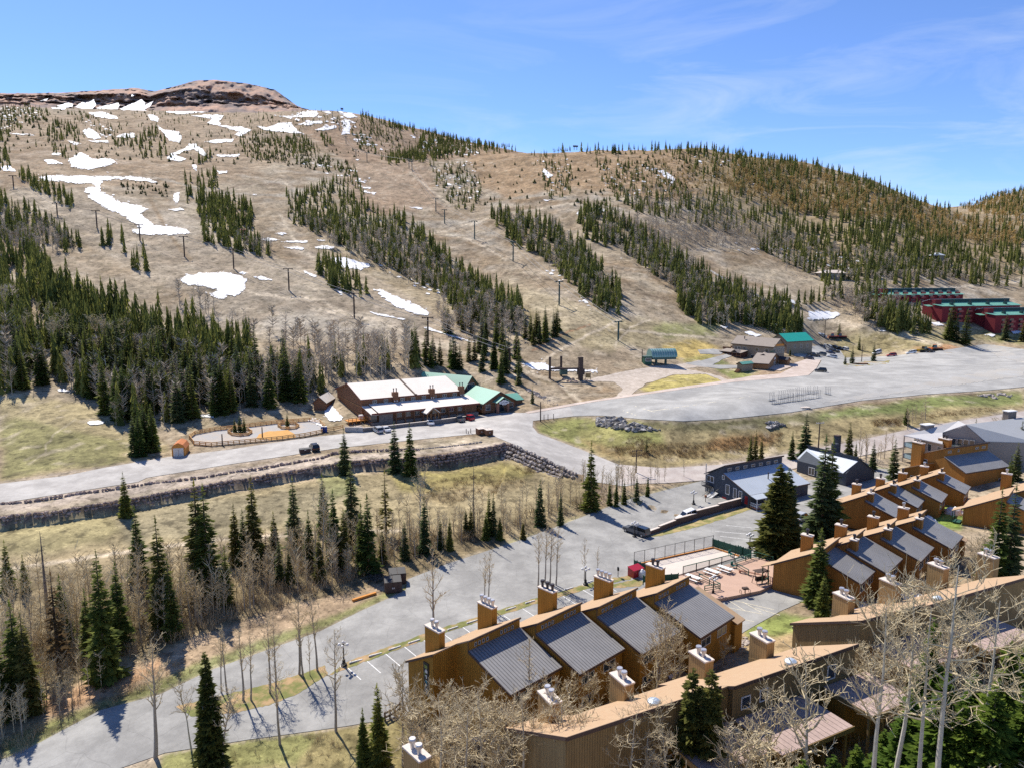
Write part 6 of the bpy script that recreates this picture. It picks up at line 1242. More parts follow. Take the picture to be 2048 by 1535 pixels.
# green roofed lodge and the larger green roof behind it
z0 = 18.4; A, B = P(1001,783.7,24.6), P(952,771,24.6)
gl = bldg('lodge', A, z0, 'brown log lodge with a green metal roof and a signed gable entrance', 'lodge')
fr, w, hi, sl = gable(gl, A, B, P(963.7,808,21.2), z0, m_brown, m_teal, .6, m_fascia)
sgn = math.copysign(1, fr.loc(P(963.7,808,21.2))[1])
for k in range(7): u = 1+k*2.3; M = MB(gl.location); y = sgn*(hi+.25); fr.box(M, u, u+.35, min(y, y-sgn*.3), max(y, y-sgn*.3), z0, 21.6); M.build('post', m_log, gl)
for k in range(6): u = 1.7+k*2.3; window(fr, gl, 'b' if sgn > 0 else 'f', u, u+1.2, 19.4, 20.8, sgn*hi)
for y in (-4.2, 4.2): window(fr, gl, 'l', y-.8, y+.8, 19.2, 21, .6)
M = MB(gl.location); fr.box(M, .5, .58, -1.6, 1.6, z0, 21.2); M.build('door', m_glass, gl)
def mini_gable(root, f, y, zt, hw_, x0, x1, z1, m):
    M = MB(root.location)
    for s in (-1, 1): M.prism([f.w(x0, y+s*hw_, z1), f.w(x1, y+s*hw_, z1), f.w(x1, y, zt), f.w(x0, y, zt)][::s], [f.w(x0, y+s*hw_, z1+.16), f.w(x1, y+s*hw_, z1+.16), f.w(x1, y, zt+.16), f.w(x0, y, zt+.16)][::s])
    return M.build('entrance_roof', m, root)
mini_gable(gl, fr, 0, 23.2, 2.6, -2.2, .6, 21.6, m_teal)
for y in (-2.1, 1.6): M = MB(gl.location); fr.box(M, -1.9, -1.2, y, y+.7, z0, 21.7); M.build('pillar', mat('red_stone', (.30,.14,.09), .9, .2, 2, coord='World'), gl)
sb = MB(gl.location)
fr.ext(sb, -2.30, -2.20, [(-1.7, 21.3), (-1.75, 21.9), (-.9, 22.2), (-.5, 22.5), (.5, 22.5), (.9, 22.2), (1.75, 22.0), (1.7, 21.35), (.8, 21.3), (.7, 20.95), (-.7, 20.95), (-.8, 21.25)]); sb = sb.build('sign', m_white, gl); sb['label'] = 'white cut out entrance sign'
M = MB(gl.location)
for y0, y1, za, zb in ((-1.4,-1.1,21.5,21.9),(-.9,-.6,21.45,21.95),(-.45,-.2,21.5,21.9),(0,.3,21.5,21.95),(.5,.75,21.5,21.9),(.95,1.3,21.55,21.9),(-.5,.5,21.08,21.18),(-.35,.35,22.2,22.32)): fr.box(M, -2.33, -2.302, y0, y1, za, zb)
M.build('sign_marks', mat('sign_blue', (.10,.13,.20), .6, .1, 3), sb)
z1 = fr.w(2.2, -sgn*(hi+.2), 21.5)
w2 = bldg('side_wing', z1, 18.5, 'small green roofed side wing at the right of the signed lodge', 'side wing')
gable(w2, P(1034,785.5,22.6), P(1008,788,22.6), P(1048,799,21.0), 18.6, m_brown, m_teal, .4, m_fascia)
bg_ = bldg('lodge_hall', P(900,772,19), 19.5, 'large green metal roofed hall standing behind the cream roofed lodge', 'hall')
fr, w, hi, sl = gable(bg_, P(944.7,752.6,27.4), P(846,744,27.4), P(916.7,769.5,23.2), 19, m_brown, m_teal, .7, m_fascia)
window(fr, bg_, 'l', -2, 2, 23.2, 25, .7, mull=2)
M = MB(bg_.location); fr.roof(M, -1.5, .75, -1.5, 24.2, 2.8, 22.2, .15); M.build('entrance_roof', m_teal, bg_)

# dark blue building with the veranda, and its grey roofed neighbour
kb, fr, w = block('slate blue two storey house with a pale metal roof, clerestory and white veranda', (1448,946), (1564,925.5), 16.4, 9.8, 8.0, 3.0, 1.7, 6.0, 30, m_blue, m_lroof, 'house', 'house')
bpy.data.objects.remove([c for c in kids(kb) if c.name.startswith('back_roof')][0])
M = MB(kb.location); fr.roof(M, -.3, w+.2, -.25, 18.2, 6.0, 14.9, .16); M.build('back_roof', m_blue, kb)
for (y0, y1, za, zb, mu) in ((3.0,5.2,13.4,14.9,1),(3.0,5.2,10.6,12.2,2),(-.2,.5,15.0,16.0,0),(-1.9,-.7,11.9,14.2,0),(-4.0,-3.0,11.6,13.9,0),(-5.6,-4.6,11.4,13.7,0)): window(fr, kb, 'l', y0, y1, za, zb, .02, fm=m_white, mull=mu)
M = MB(kb.location); fr.box(M, -.06, .0, -1.0, .2, 9.8, 11.0); M.build('door', m_redd, kb); M = MB(kb.location); fr.box(M, -.06, 0, -7.2, -6.4, 11.2, 13); M.build('door', m_redd, kb)
for k in range(7): u = 1+k*2.5; window(fr, kb, 'f', u, u+1.2, 16.8, 17.5, 0)
M = MB(kb.location); fr.box(M, .2, 5.5, -9.6, -7.5, 10.7, 10.9); M.build('veranda', m_wood, kb)
M = MB(kb.location); fr.roof(M, -.2, 5.6, -9.9, 12.95, -7.95, 13.4, .12); M.build('veranda_roof', m_lroof, kb)
for x in (.3, 2.9, 5.3): M = MB(kb.location); fr.box(M, x, x+.14, -9.6, -9.46, 9.6, 13.05); M.build('veranda_post', m_white, kb)
M = MB(kb.location)
for z in (11.2, 11.75): fr.box(M, .3, 5.4, -9.58, -9.5, z, z+.09); fr.box(M, .3, .4, -9.5, -7.5, z, z+.09)
for u in np.linspace(.4, 5.3, 16): fr.box(M, u, u+.06, -9.57, -9.51, 10.9, 11.75)
for u in np.linspace(-9.4, -7.6, 7): fr.box(M, .32, .38, u, u+.06, 10.9, 11.75)
M.build('veranda_railing', m_white, kb)
MB(kb.location).lathe([(.13, 0), (.13, 1.4), (.2, 1.45), (.2, 1.6)], fr.w(9.5, -4.2, 14.8), 8).build('flue', m_flued, kb); MB(kb.location).lathe([(.12, 0), (.12, 7)], fr.w(-.3, 5.3, 10.5), 8).build('stove_pipe', m_flue, kb)
M = MB(kb.location); fr.box(M, -1.4, 0, 3.0, 5.4, 12.4, 12.55); fr.box(M, -1.4, -1.32, 3, 5.4, 13.4, 13.5)
for u in np.linspace(3, 5.35, 7): fr.box(M, -1.4, -1.34, u, u+.06, 12.5, 13.4)
M.build('balcony', m_blackm, kb)
stp = bldg('steps', fr.w(-2, 3, 10), 9.8, 'dark steps with white edged treads at the end of the slate blue house', 'steps'); M = MB(stp.location)
for k in range(8): fr.box(M, -3.6+k*.42, -3.2+k*.42, 1.2, 2.9, 10.1+k*.19, 10.2+k*.19)
M.build('tread', m_white, stp); M = MB(stp.location)
for y in (1.2, 2.9): M.bar(fr.w(-3.7, y, 10.9), fr.w(-.3, y, 12.5), .08); M.bar(fr.w(-3.7, y, 9.8), fr.w(-.3, y, 11.5), .1)
M.build('handrail', m_blackm, stp)
# neighbour
k2 = bldg('house', P(1650,950,11.5), 11.2, 'low slate house with a big pale metal roof, beyond the tall spruce pair', 'house')
rA, rB = P(1716,922,16.6), P(1614,897,16.6); eA, eB = P(1686,946,14.0), P(1594,916,14.0)
hd = math.degrees(math.atan2(rB.y-rA.y, rB.x-rA.x)); fr = Fr(rA, hd); w = (rB-rA).length; _, ye = fr.loc(eA)
M = MB(k2.location); s = 1 if ye > 0 else -1
M.prism([eA, eB, rB, rA][::1], [p+Vector((0, 0, .14)) for p in (eA, eB, rB, rA)]); M.build('metal_roof', m_lroof, k2)
M = MB(k2.location); fr.ext(M, .25, w-.25, [(s*(abs(ye)-.4), 10.8), (s*(abs(ye)-.4), 14.1), (0, 16.5), (0, 17.5), (-s*7, 13.0), (-s*7, 10.8)]); M.build('wall', m_blue, k2)
M = MB(k2.location); fr.roof(M, -.1, w+.1, s*.2, 17.6, -s*7.3, 12.9, .14); M.build('back_roof', m_blue, k2)
M = MB(k2.location); fr.box(M, w-.26, w-.19, s*1.2, s*2.3, 11.2, 13.4) if s > 0 else fr.box(M, w-.26, w-.19, -2.3, -1.2, 11.2, 13.4); M.build('door', m_redd, k2)
for u in (3, 6.5, 9): window(fr, k2, 'b' if s > 0 else 'f', u, u+1.8, 11.4, 13.3, s*(abs(ye)-.4), fm=m_white, mull=1)
M = MB(k2.location); fr.box(M, w*.5, w*.5+1.3, -s*2-.6, -s*2+.6, 15, 19.2); M.build('chimney', m_blue, k2)
# grey balcony condominium
gc = bldg('apartment_building', P(1850,930,12), 11, 'grey apartment building with glass balconies and a wide grey roof', 'apartments')
ze, zr = 19.6, 23.0; e0, e1_ = P(1808,871,ze), P(1885,888,ze); r0, r1 = P(1917,842,zr), P(1932,849.5,zr); g0 = P(1885,865,20.6); ra, rb = P(2075,831.5,zr), P(2075,886,ze); g1 = P(1971,883,ze)
M = MB(gc.location); M.prism([e0, e1_, g0, r1, r0], [p+Vector((0, 0, .2)) for p in (e0, e1_, g0, r1, r0)]); M.build('roof', m_greyroof, gc)
M = MB(gc.location); M.prism([r1, g1, rb, ra], [p+Vector((0, 0, .2)) for p in (r1, g1, rb, ra)]); M.build('roof', add_fine(mat('slate_grey_roof', (.33,.34,.35), .9, .05, .5, coord='World'), 5, .06), gc)
dn = lambda p, z: Vector((p.x, p.y, z)); inn = (r0+r1)/2
def sh(p, k=.06): return p+(Vector((inn.x, inn.y, p.z))-p)*k
M = MB(gc.location); a, b, c, d, e = sh(g0), sh(r1, .01)-Vector((0,0,.05)), sh(g1, .03), sh(rb, .01), sh(ra, .01)
M.poly([dn(a, 11), dn(c, 11), c, b, a]); M.poly([dn(c, 11), dn(d, 11), d, c]); M.poly([dn(d, 11), dn(e, 11), e, d]); M.poly([dn(e, 11), dn(a, 11), a, b, e])
f1_, f2_ = sh(e0, .18), sh(e1_, .06); M.poly([dn(f1_, 11), dn(f2_, 11), f2_, f1_]); M.poly([dn(f2_, 11), dn(a, 11), a, f2_]); M.poly([dn(f1_, 11), f1_, sh(r0, .02), dn(r0, 11)]); M.build('wall', m_greyw, gc)
hg = math.degrees(math.atan2(c.y-a.y, c.x-a.x)); f5 = Fr(a, hg); L5 = Vector((c.x-a.x, c.y-a.y)).length
for k in range(5): window(f5, gc, 'f', .4+k*L5*.15, .4+k*L5*.15+L5*.13, 17.6, 19.6, .0)
M = MB(gc.location); f5.box(M, .1, L5*.8, -1.3, -.02, 16.9, 17.1); bal = M.build('balcony', m_greyw, gc); M = MB(gc.location); f5.box(M, .1, L5*.8, -1.34, -1.28, 17.1, 18.1); M.build('glass_rail', mat('balcony_glass', (.30,.42,.45), .15, .1, 2, spec=.8), bal)
h6 = math.degrees(math.atan2(f2_.y-f1_.y, f2_.x-f1_.x)); f6 = Fr(f1_, h6); L6 = Vector((f2_.x-f1_.x, f2_.y-f1_.y)).length
for z in (13.4, 16.4):
    M = MB(gc.location); f6.box(M, -2.2, 3.6, -1.0, 2.2, z, z+.22); bal = M.build('balcony', m_greyw, gc); M = MB(gc.location); f6.box(M, -2.2, 3.6, -1.05, -.98, z+.22, z+1.2); f6.box(M, -2.27, -2.2, -1.0, 2.2, z+.22, z+1.2); M.build('glass_rail', bpy.data.materials['balcony_glass'], bal)
for x in (-2.2, 3.4): M = MB(gc.location); f6.box(M, x, x+.25, -1.2, -1.0, 11, 19.5); M.build('balcony_post', m_greyw, gc)
for u in (4.5, 7.5):
    for z in (13.8, 16.8): window(f6, gc, 'f', u, u+1.3, z, z+1.9, 0)
for u in (.2, 2.0): 
    for z in (13.7, 16.7): window(f6, gc, 'f', u, u+1.5, z, z+2.1, 0)
for px, py, zz, ty in ((1854,858,21.4,847),(2018,838,22.9,820)):
    q = P(px, py, zz); k_ = 1+2.5/math.hypot(q.x, q.y); q = Vector((q.x*k_, q.y*k_, zz)); zt_ = zat(q.x, q.y, ty); fq = Fr(q, 20); M = MB(gc.location); fq.box(M, -1.5, 1.5, -.8, .8, zz-4, zt_-.22); c_ = M.build('chimney', m_stone, gc); M = MB(gc.location); fq.box(M, -1.65, 1.65, -.95, .95, zt_-.21, zt_); M.build('chimney_cap', m_white, c_)
# the freestanding blue grey stack by the valley road
p = P(1673, 905, 13.2); t = bldg('chimney_stack', p, 12, 'square slate chimney stack rising behind the low slate house', 'chimney'); fq = Fr(p, 30); M = MB(t.location); fq.box(M, -.75, .75, -.6, .6, 12, 18.0); M.build('shaft', m_blue, t); M = MB(t.location); fq.box(M, -.8, .8, -.65, .65, 18.0, 18.15); M.build('chimney_cap', m_fascia, t)

# brown lodge group beside the big lot
z0 = 23.4; A, B = P(*Zm(1420,660,5.773,[(815,105)])[0], 34), P(*Zm(1420,660,5.773,[(315,65)])[0], 34); E = P(*Zm(1420,660,5.773,[(683,198)])[0], 30.6)
bl = bldg('lodge', A, z0, 'large taupe lodge with a grey brown roof beside the big parking lot', 'lodge'); fr, w, hi, sl = gable(bl, A, B, E, z0, m_tan2, m_greyr, .5, m_fascia)
s = math.copysign(1, fr.loc(E)[1]); fc = 'b' if s > 0 else 'f'
for u in (3, 8, 14.5, 17.5, 19): window(fr, bl, fc, u, u+1.7, 28.2, 29.6, s*hi)
for u in (6.5, 9.5): window(fr, bl, fc, u, u+2.2, 25, 26.5, s*hi)
for y in (-3.6, -2.2, -.8, .6, 2.6): window(fr, bl, 'l', y, y+.9, 28, 30.2, .5)
M = MB(bl.location); fr.box(M, .38, .49, -3.2, 3.2, 31.0, 31.9); b_ = M.build('orange_banner', m_orange, bl); M = MB(bl.location); fr.box(M, .30, .49, 3, 6, 28.7, 29.1); M.build('awning', m_dkgreen, bl)
MB(bl.location).lathe([(.2, 0), (.2, .8), (.3, .85), (.3, 1.1)], fr.w(w*.75, s*2, 33), 8).build('flue', m_flued, bl)
pw = bldg('porch_wing', fr.w(w-5, s*(hi+3), z0), z0, 'covered brown entrance porch with stairs on the left of the taupe lodge', 'porch'); M = MB(pw.location)
y0, y1 = s*(hi+.02), s*(hi+5.2)
fr.roof(M, w-9.5, w+2.5, y1, 27.3, y0, 28.2, .16); M.build('porch_roof', m_greyr, pw); M = MB(pw.location); fr.box(M, w-9, w+2, *sorted((y0, s*(hi+3.6))), z0, 27.4); M.build('wall', mat('dark_brown_wall', (.12,.06,.04), .85, .15, 1, coord='World'), pw)
for x in np.linspace(w-9.2, w+2.2, 6): M = MB(pw.location); fr.box(M, x-.12, x+.12, *sorted((y1-s*.4, y1-s*.16)), z0, 27.4); M.build('post', m_brown, pw)
M = MB(pw.location); fr.box(M, w-9.4, w+2.4, *sorted((y1-s*.1, y1+s*.1)), 25.2, 25.5); fr.box(M, w-9.4, w+2.4, *sorted((y1-s*.1, y1+s*.1)), 26.0, 26.15); M.build('railing', m_brown, pw)
M = MB(pw.location)
for k in range(9): fr.box(M, w-6.5, w-4.3, *sorted((y1+s*k*.4, y1+s*(k+1)*.4)), z0-.3, 25.2-k*.22)
M.build('stair', m_log, pw)
mini_gable(pw, Fr(fr.w(w-6.3, y1, 0), math.degrees(fr.a)-90*s), 0, 28.6, 1.9, -.6, 2.6, 27.4, m_greyr)
p = P(1444, 697, 27.5); fl = bldg('upper_deck', p, 25, 'raised timber deck at the back left corner of the taupe lodge', 'deck'); M = MB(fl.location); fr.box(M, w-.3, w+5, -2, 3.5, 27.4, 27.7); M.build('deck_boards', m_brown, fl); M = MB(fl.location); fr.box(M, w+.2, w+5, 3.4, 3.5, 27.7, 28.9); fr.box(M, w+.2, w+5, -2, -1.9, 27.7, 28.9); M.build('railing', m_brown, fl)
cb = bldg('cabin', P(1535,731,23.5), 23.4, 'golden log cabin front with crossed gables before the taupe lodge', 'cabin')
fa, wa, ha, sa = gable(cb, P(1552,708,28.4), P(1524,707.5,28.4)+Vector((-1, 3, 0)), P(1538.5,722.5,26.6)-Vector((0, 0, 1.2)), 23.3, m_log, m_greyr, .4, m_fascia)
fb, wb, hb, sb_ = gable(cb, P(1526,708.5,28.3)-Vector((0, 0, 0)), P(1541,700,28.3)+Vector((0, 3, 0)), P(1504,720,26.4), 23.3, m_log, m_greyr, .4, m_fascia)
for y in (-1.6, -.4, .8): window(fa, cb, 'l', y, y+.9, 24, 25.4, .4)
M = MB(cb.location); fb.box(M, .3, .39, -1.2, .2, 23.4, 25.7); M.build('door', m_white, cb)
M = MB(cb.location); fa.box(M, .27, .39, -1.0, .7, 26.0, 26.9); M.build('sign', m_white, cb)
sw = bldg('small_wing', P(1575,728,23.6), 23.4, 'little log wing with a dark roof at the right of the golden cabin', 'wing'); gable(sw, P(1579,715,26.8), P(1560,713,26.8), P(1584,722,25.6), 23.3, m_log, mat('dark_roof', (.05,.05,.06), .8, .1, 1), .3, m_fascia)
tk = bldg('ticket_booth', P(1493,741,23), 22.7, 'small taupe hut with a teal roof and wooden steps on the lawn', 'hut'); ft, wt, ht, st_ = gable(tk, P(1502,722,26.4), P(1480,725,26.4)+Vector((0,1,0)), P(1504,727.5,25.5), 22.6, m_tan2, m_teal, .3, m_fascia); window(ft, tk, 'l', -.8, .8, 24, 25.1, .3, fm=m_white)
M = MB(tk.location)
for k in range(5): ft.box(M, wt+.1+k*.35, wt+.45+k*.35, -.8, .8, 22.4, 23.7-k*.22)
M.build('steps', m_brown, tk)
tq = bldg('lodge', P(1590,705,27), 24.5, 'stone walled hall with a bright turquoise roof behind the taupe lodge', 'hall'); A, B = P(*Zm(1420,660,5.773,[(795,45)])[0], 34.4), P(*Zm(1420,660,5.773,[(1105,30)])[0], 34.4)
fq, wq, hq, sq = gable(tq, A, B, P(*Zm(1420,660,5.773,[(900,140)])[0], 31), 23.4, m_tan2, m_turq, .5, m_fascia)
for u in (5, 9, 13): window(fq, tq, 'f', u, u+1.2, 28, 29.6, -hq)
cs = bldg('cabin', P(1628,668,27), 26.4, 'small orange timber cabin behind the turquoise roof', 'cabin'); gable(cs, P(1640,655,30.2), P(1618,656,30.2), P(1643,659.5,29.3), 26, m_log, m_lroof, .4, m_fascia)
# orange shed by the road
sh_ = bldg('shed', P(352,912,16.3), 16, 'orange barn roofed shed with pale doors at the roadside', 'shed'); fs = Fr(P(350,911,16.2), 4)
hd = Fr(P(344,911.5,16.2), 14); W2 = 3.1; D = 5.2
M = MB(sh_.location); hd.box(M, 0, W2, 0, D, 15.9, 18.0); M.build('wall', m_orange, sh_)
M = MB(sh_.location)
sec = [(-.15, 18.0), (.45, 19.0), (W2/2, 19.55), (W2-.45, 19.0), (W2+.15, 18.0), (W2-.45, 18.85), (W2/2, 19.4), (.45, 18.85)]
M.prism([hd.w(x, -.2, z) for x, z in sec], [hd.w(x, D+.2, z) for x, z in sec]); M.build('roof', m_orroof, sh_); M = MB(sh_.location); M.prism([hd.w(x, -.02, z) for x, z in [(0, 18), (.5, 18.85), (W2/2, 19.4), (W2-.5, 18.85), (W2, 18)]], [hd.w(x, .1, z) for x, z in [(0, 18), (.5, 18.85), (W2/2, 19.4), (W2-.5, 18.85), (W2, 18)]]); M.build('gable_end', m_orange, sh_)
for x in (.35, 1.58): M = MB(sh_.location); hd.box(M, x, x+1.17, -.07, -.01, 16.1, 18.2); M.build('door', m_cap, sh_)

# red apartment blocks
def red_block(label, lx, ly, rx, ry, fx, fy, dep):
    g = G1(fx, fy); zb = g.z-.5; rf = math.hypot(g.x, g.y); a = PR(lx, ly, rf+dep+1.5); zt = a.z; b = P(rx, ry, zt); dd = (b-a); dd.z = 0
    if abs(dd.y) > dd.x*.35: dd.y = math.copysign(dd.x*.35, dd.y)
    b = a+dd.normalized()*min(dd.length, 62); hd = math.degrees(math.atan2(b.y-a.y, b.x-a.x)); f = Fr(a, hd); w = (b-a).length; t = bldg('apartment_block', f.w(0, -5, zb), zb, label, 'apartments'); t['group'] = 'red apartment blocks'
    M = MB(t.location); f.ext(M, .1, w, [(0, zb-1), (0, zt), (5, zt-1.5), (5, zb-1)]); f.box(M, 4.5, w, -dep, -.02, zb-1, zt-3.6); f.box(M, -1.5, 3.4, -dep-2.4, -3.2, zb-1, zt-3.6); f.box(M, 0, 4.6, -3.3, .0, zb-1, zt-.02); M.build('wall', m_redw, t)
    M = MB(t.location); f.roof(M, 2.8, w+.4, -dep-.8, zt-3.8, -.02, zt-1.9, .2); M.build('metal_roof', m_teal, t)
    M = MB(t.location); f.roof(M, -1.9, 3.7, -dep-2.8, zt-3.6, -3.0, zt-2.7, .2); f.roof(M, -4.5, -.1, -2.5, zt-3.9, .5, zt-3.2, .2); M.build('low_roof', m_teal, t)
    M = MB(t.location); f.box(M, -.2, w+.2, -.12, -.03, zt-1.7, zt+.05); M.build('clerestory', mat('dark_green_wall', (.02,.06,.055), .7, .1, 1), t); M = MB(t.location); f.roof(M, -.3, w+.3, -.3, zt+.06, 5.2, zt-1.4, .15); M.build('back_roof', m_lroof, t)
    for k in range(int(w/7)):
        u = 6+k*7
        for z in range(3): 
            zz = zb+.4+z*2.7; M = MB(t.location); f.box(M, u, u+3, -dep-.04, -dep-.005, zz, zz+2.0); wn = M.build('balcony_recess', m_glass, t); M = MB(t.location); f.box(M, u-.1, u+3.1, -dep-1.1, -dep-.05, zz-.2, zz); f.box(M, u-.1, u+3.1, -dep-1.1, -dep-1.02, zz, zz+.9); M.build('balcony_rail', m_redt, wn)
        if k % 2 == 0:
            M = MB(t.location); f.box(M, u+3, u+5, -dep+1.2, -dep+2.4, zt-4.2, zt-1.7); c = M.build('chimney', mat('dark_teal', (.02,.07,.06), .7, .1, 1), t)
            for q in (3.5, 4.5): MB(t.location).lathe([(.2, 0), (.2, .9), (.3, .95), (.3, 1.2)], f.w(u+q, -dep+1.8, zt-1.7), 7).build('flue', m_flued, c)
    return t
red_block('nearest red apartment block at the right edge with a green roof', 1965, 616.5, 2120, 611, 1968, 665, 7)
red_block('middle red apartment block, longest green roof, behind the nearest red one', 1861, 599, 2031, 595.5, 1869, 644, 7)
red_block('farthest red apartment block, half hidden behind conifers', 1756, 577.5, 1926, 575, 1760, 606, 6)
# houses on the hill
hx = bldg('house', G1(1662, 556), float(gz(*G1(1662, 556)[:2])), 'grey house with a low hipped roof on the hillside', 'house'); g = G1(1662, 556); f = Fr((g.x, g.y, 0), -12)
M = MB(hx.location); f.box(M, -8, 9, -1, 8, g.z-3, g.z+3.2); M.build('wall', m_greyw, hx); M = MB(hx.location); f.box(M, -6.5, 8, -1.05, -1.005, g.z+.8, g.z+2.6); M.build('window_band', m_glass, hx)
M = MB(hx.location); M.prism([f.w(-9.5, -2.5, g.z+3.2), f.w(10.5, -2.5, g.z+3.2), f.w(10.5, 9, g.z+3.2), f.w(-9.5, 9, g.z+3.2)], [f.w(-4, 2.5, g.z+5.2), f.w(5, 2.5, g.z+5.2), f.w(5, 4, g.z+5.2), f.w(-4, 4, g.z+5.2)]); M.build('roof', m_cap, hx)
g = G1(1873, 519); hs = bldg('house', g, g.z, 'small pale round roofed house high on the right hillside', 'house'); MB(hs.location).lathe([(5, -2), (5, 3)], (g.x, g.y, g.z), 8).build('wall', m_greyw, hs); MB(hs.location).lathe([(6.4, 3.02), (1, 5.2)], (g.x, g.y, g.z), 8).build('roof', m_lroof, hs)
for lab, px, py, sz in (('dark hut on the skyline at the top of the left lift', 684, 222, 5), ('lift station with a white top on the right ridge', 1151, 297, 9)):
    g = G1(px, py); t = bldg('lift_hut', g, g.z, lab, 'lift station'); f = Fr((g.x, g.y, 0), 8); M = MB(t.location)
    for x in (-sz*.35, sz*.35): f.box(M, x-.5, x+.5, -.5, .5, g.z-4, g.z+3)
    M.build('pillar', m_blackm, t); M = MB(t.location); f.box(M, -sz*.6, sz*.6, -sz*.3, sz*.3, g.z+3, g.z+5.6); M.build('cabin', mat('weathered_blue', (.09,.12,.16), .7, .1, .5), t); M = MB(t.location); f.roof(M, -sz*.8, sz*.5, -sz*.4, g.z+5.7, sz*.4, g.z+6.6, .3); M.build('roof', m_white if sz > 6 else m_blackm, t)
g = G1(487, 467); t = bldg('snow_shed', g, g.z, 'tiny red hut below the trees of the left ski run', 'hut'); f = Fr((g.x, g.y, 0), 10); M = MB(t.location); f.box(M, -1.6, 1.6, -1.2, 1.2, g.z-.5, g.z+2); M.build('wall', m_redt, t); M = MB(t.location); f.roof(M, -1.9, 1.9, -1.5, g.z+2, 1.5, g.z+2.8, .1); M.build('roof', m_redw, t)
g = G1(1076, 447); t = bldg('snow_shed', g, g.z, 'small dark red hut at the foot of the middle tree band', 'hut'); f = Fr((g.x, g.y, 0), 10); M = MB(t.location); f.box(M, -1.4, 1.4, -1.2, 1.2, g.z-.5, g.z+2.6); M.build('wall', m_redw, t); M = MB(t.location); f.roof(M, -1.7, 1.7, -1.5, g.z+2.6, 1.5, g.z+3.4, .1); M.build('roof', m_redt, t)
# ------------------------------------------------------------------ boulder walls and rocks
m_rock = add_fine(mat('wall_boulders', (.27,.195,.16), .95, .35, 1.1, coord='World', c2=(.40,.30,.25), thr=(.4, .62)), 5, .25)
m_rockp = add_fine(mat('pale_boulders', (.42,.36,.31), .95, .3, 1.1, coord='World'), 5, .2)
m_rockg = add_fine(mat('grey_outcrop', (.20,.185,.17), .95, .45, .8, coord='World', c2=(.40,.38,.36), thr=(.5, .62)), 4, .3)
def boulders(label, top, dz, size, m, seed, batter=.35, name='boulder_wall', cat='boulder wall'):
    rr = random.Random(seed); L_ = [0]
    for k in range(len(top)-1): L_.append(L_[-1]+(Vector(top[k+1])-Vector(top[k])).length)
    M = MB(top[0]); s = 0
    while s < L_[-1]:
        k = max(i for i in range(len(top)-1) if L_[i] <= s); t = (s-L_[k])/(L_[k+1]-L_[k]); a, b = Vector(top[k]), Vector(top[k+1]); p = a.lerp(b, t); d = (b-a).normalized(); n = Vector((d.y, -d.x, 0)).normalized()
        h = dz[k]+(dz[k+1]-dz[k])*t; rows = max(1, int(round(h/(size*.85))))
        for q in range(rows+1):
            if q == rows and rr.random() < .5: continue
            z = p.z-h*(q+.35)/rows; o = p+n*(q*size*batter+rr.uniform(-.1, .15)*size+.25); o.z = z+rr.uniform(-.15, .15)*size
            r = size*rr.uniform(.42, .68); M.blob(o+d*rr.uniform(-.3, .3)*size, r*rr.uniform(.8, 1.3), r*rr.uniform(.7, 1), r*rr.uniform(.65, .9), rr.randrange(9999), .28, 6, 4)
        s += size*rr.uniform(.8, 1.05)
    o = M.build(name, m); return tag(o, label, cat)
up = [(p[0], p[1], p[2]+.25) for p in WALL_W]
boulders('long dark boulder retaining wall below the lodge road, left of the corner', up[:15], [d*.95 for d in WALL_D[:15]], .8, m_rock, 3, .2)
boulders('paler rock slope below the road, right of the boulder wall corner', up[14:], [2.9, 2.6, 1.3], .8, m_rockp, 4, 1.1)
UP = [(-60,1016),(55,1003),(163,986),(234,977),(277,970),(407,954),(488,941),(570,928),(640,917),(663,908),(716,903),(841,899)]
boulders('low upper row of rocks edging the lodge road, above the boulder wall', [tuple(G1(*p)+Vector((0, 0, .45))) for p in UP], [.75]*9+[.4]*3, .75, m_rock, 5)
boulders('thin broken row of stones on the gravel terrace before the lodge', [tuple(G1(*p)+Vector((0, 0, .2))) for p in [(841,897),(900,892),(966,883)]], [.3]*3, .45, m_rockp, 6)
def rocks(label, poly, n, s0, s1, m, seed, cat='rocks', name='rock_pile'):
    rg = np.random.default_rng(seed); q = scatter(poly, n, rg); g = G(q[:, 0], q[:, 1]); M = MB(tuple(g[0]))
    for i in range(n): r = s0+(s1-s0)*rg.random()**2; M.blob((g[i, 0], g[i, 1], g[i, 2]+r*.2), r*rg.uniform(.8, 1.6), r*rg.uniform(.8, 1.2), r*rg.uniform(.5, .9), int(rg.integers(9999)), .35, 6, 4)
    o = M.build(name, m); return tag(o, label, cat)
rocks('jagged grey rock outcrop on the bank below the big lot', [(1194,838),(1225,834),(1265,846),(1300,852),(1328,860),(1290,862),(1235,858),(1200,852)], 150, .35, 1.05, m_rockg, 1)
rocks('smaller grey rock outcrop under the edge of the lot, right of the jagged one', [(1522,850),(1545,842),(1566,846),(1570,852),(1540,856)], 40, .3, .9, m_rockg, 2)
rocks('dark stones around the bare lift frame', [(1120,758),(1165,756),(1190,766),(1140,766)], 40, .2, .5, m_rock, 3)
rocks('pale stones on the bank right of the green roofed lodge', [(1040,775),(1060,778),(1100,800),(1120,812),(1090,800)], 50, .2, .6, m_rockp, 4)
rocks('pale stones heaped on the bank at the far right of the field', [(1950,790),(2000,786),(2040,792),(1990,797)], 25, .3, .8, m_rockp, 5)
rocks('stack of pale stones at the right corner of the nearest ochre condominium', [(1478,1280),(1492,1272),(1500,1285),(1490,1300),(1478,1296)], 40, .15, .35, m_rockp, 6)
o = MB(tuple(G1(748,1158))); rr = random.Random(9)
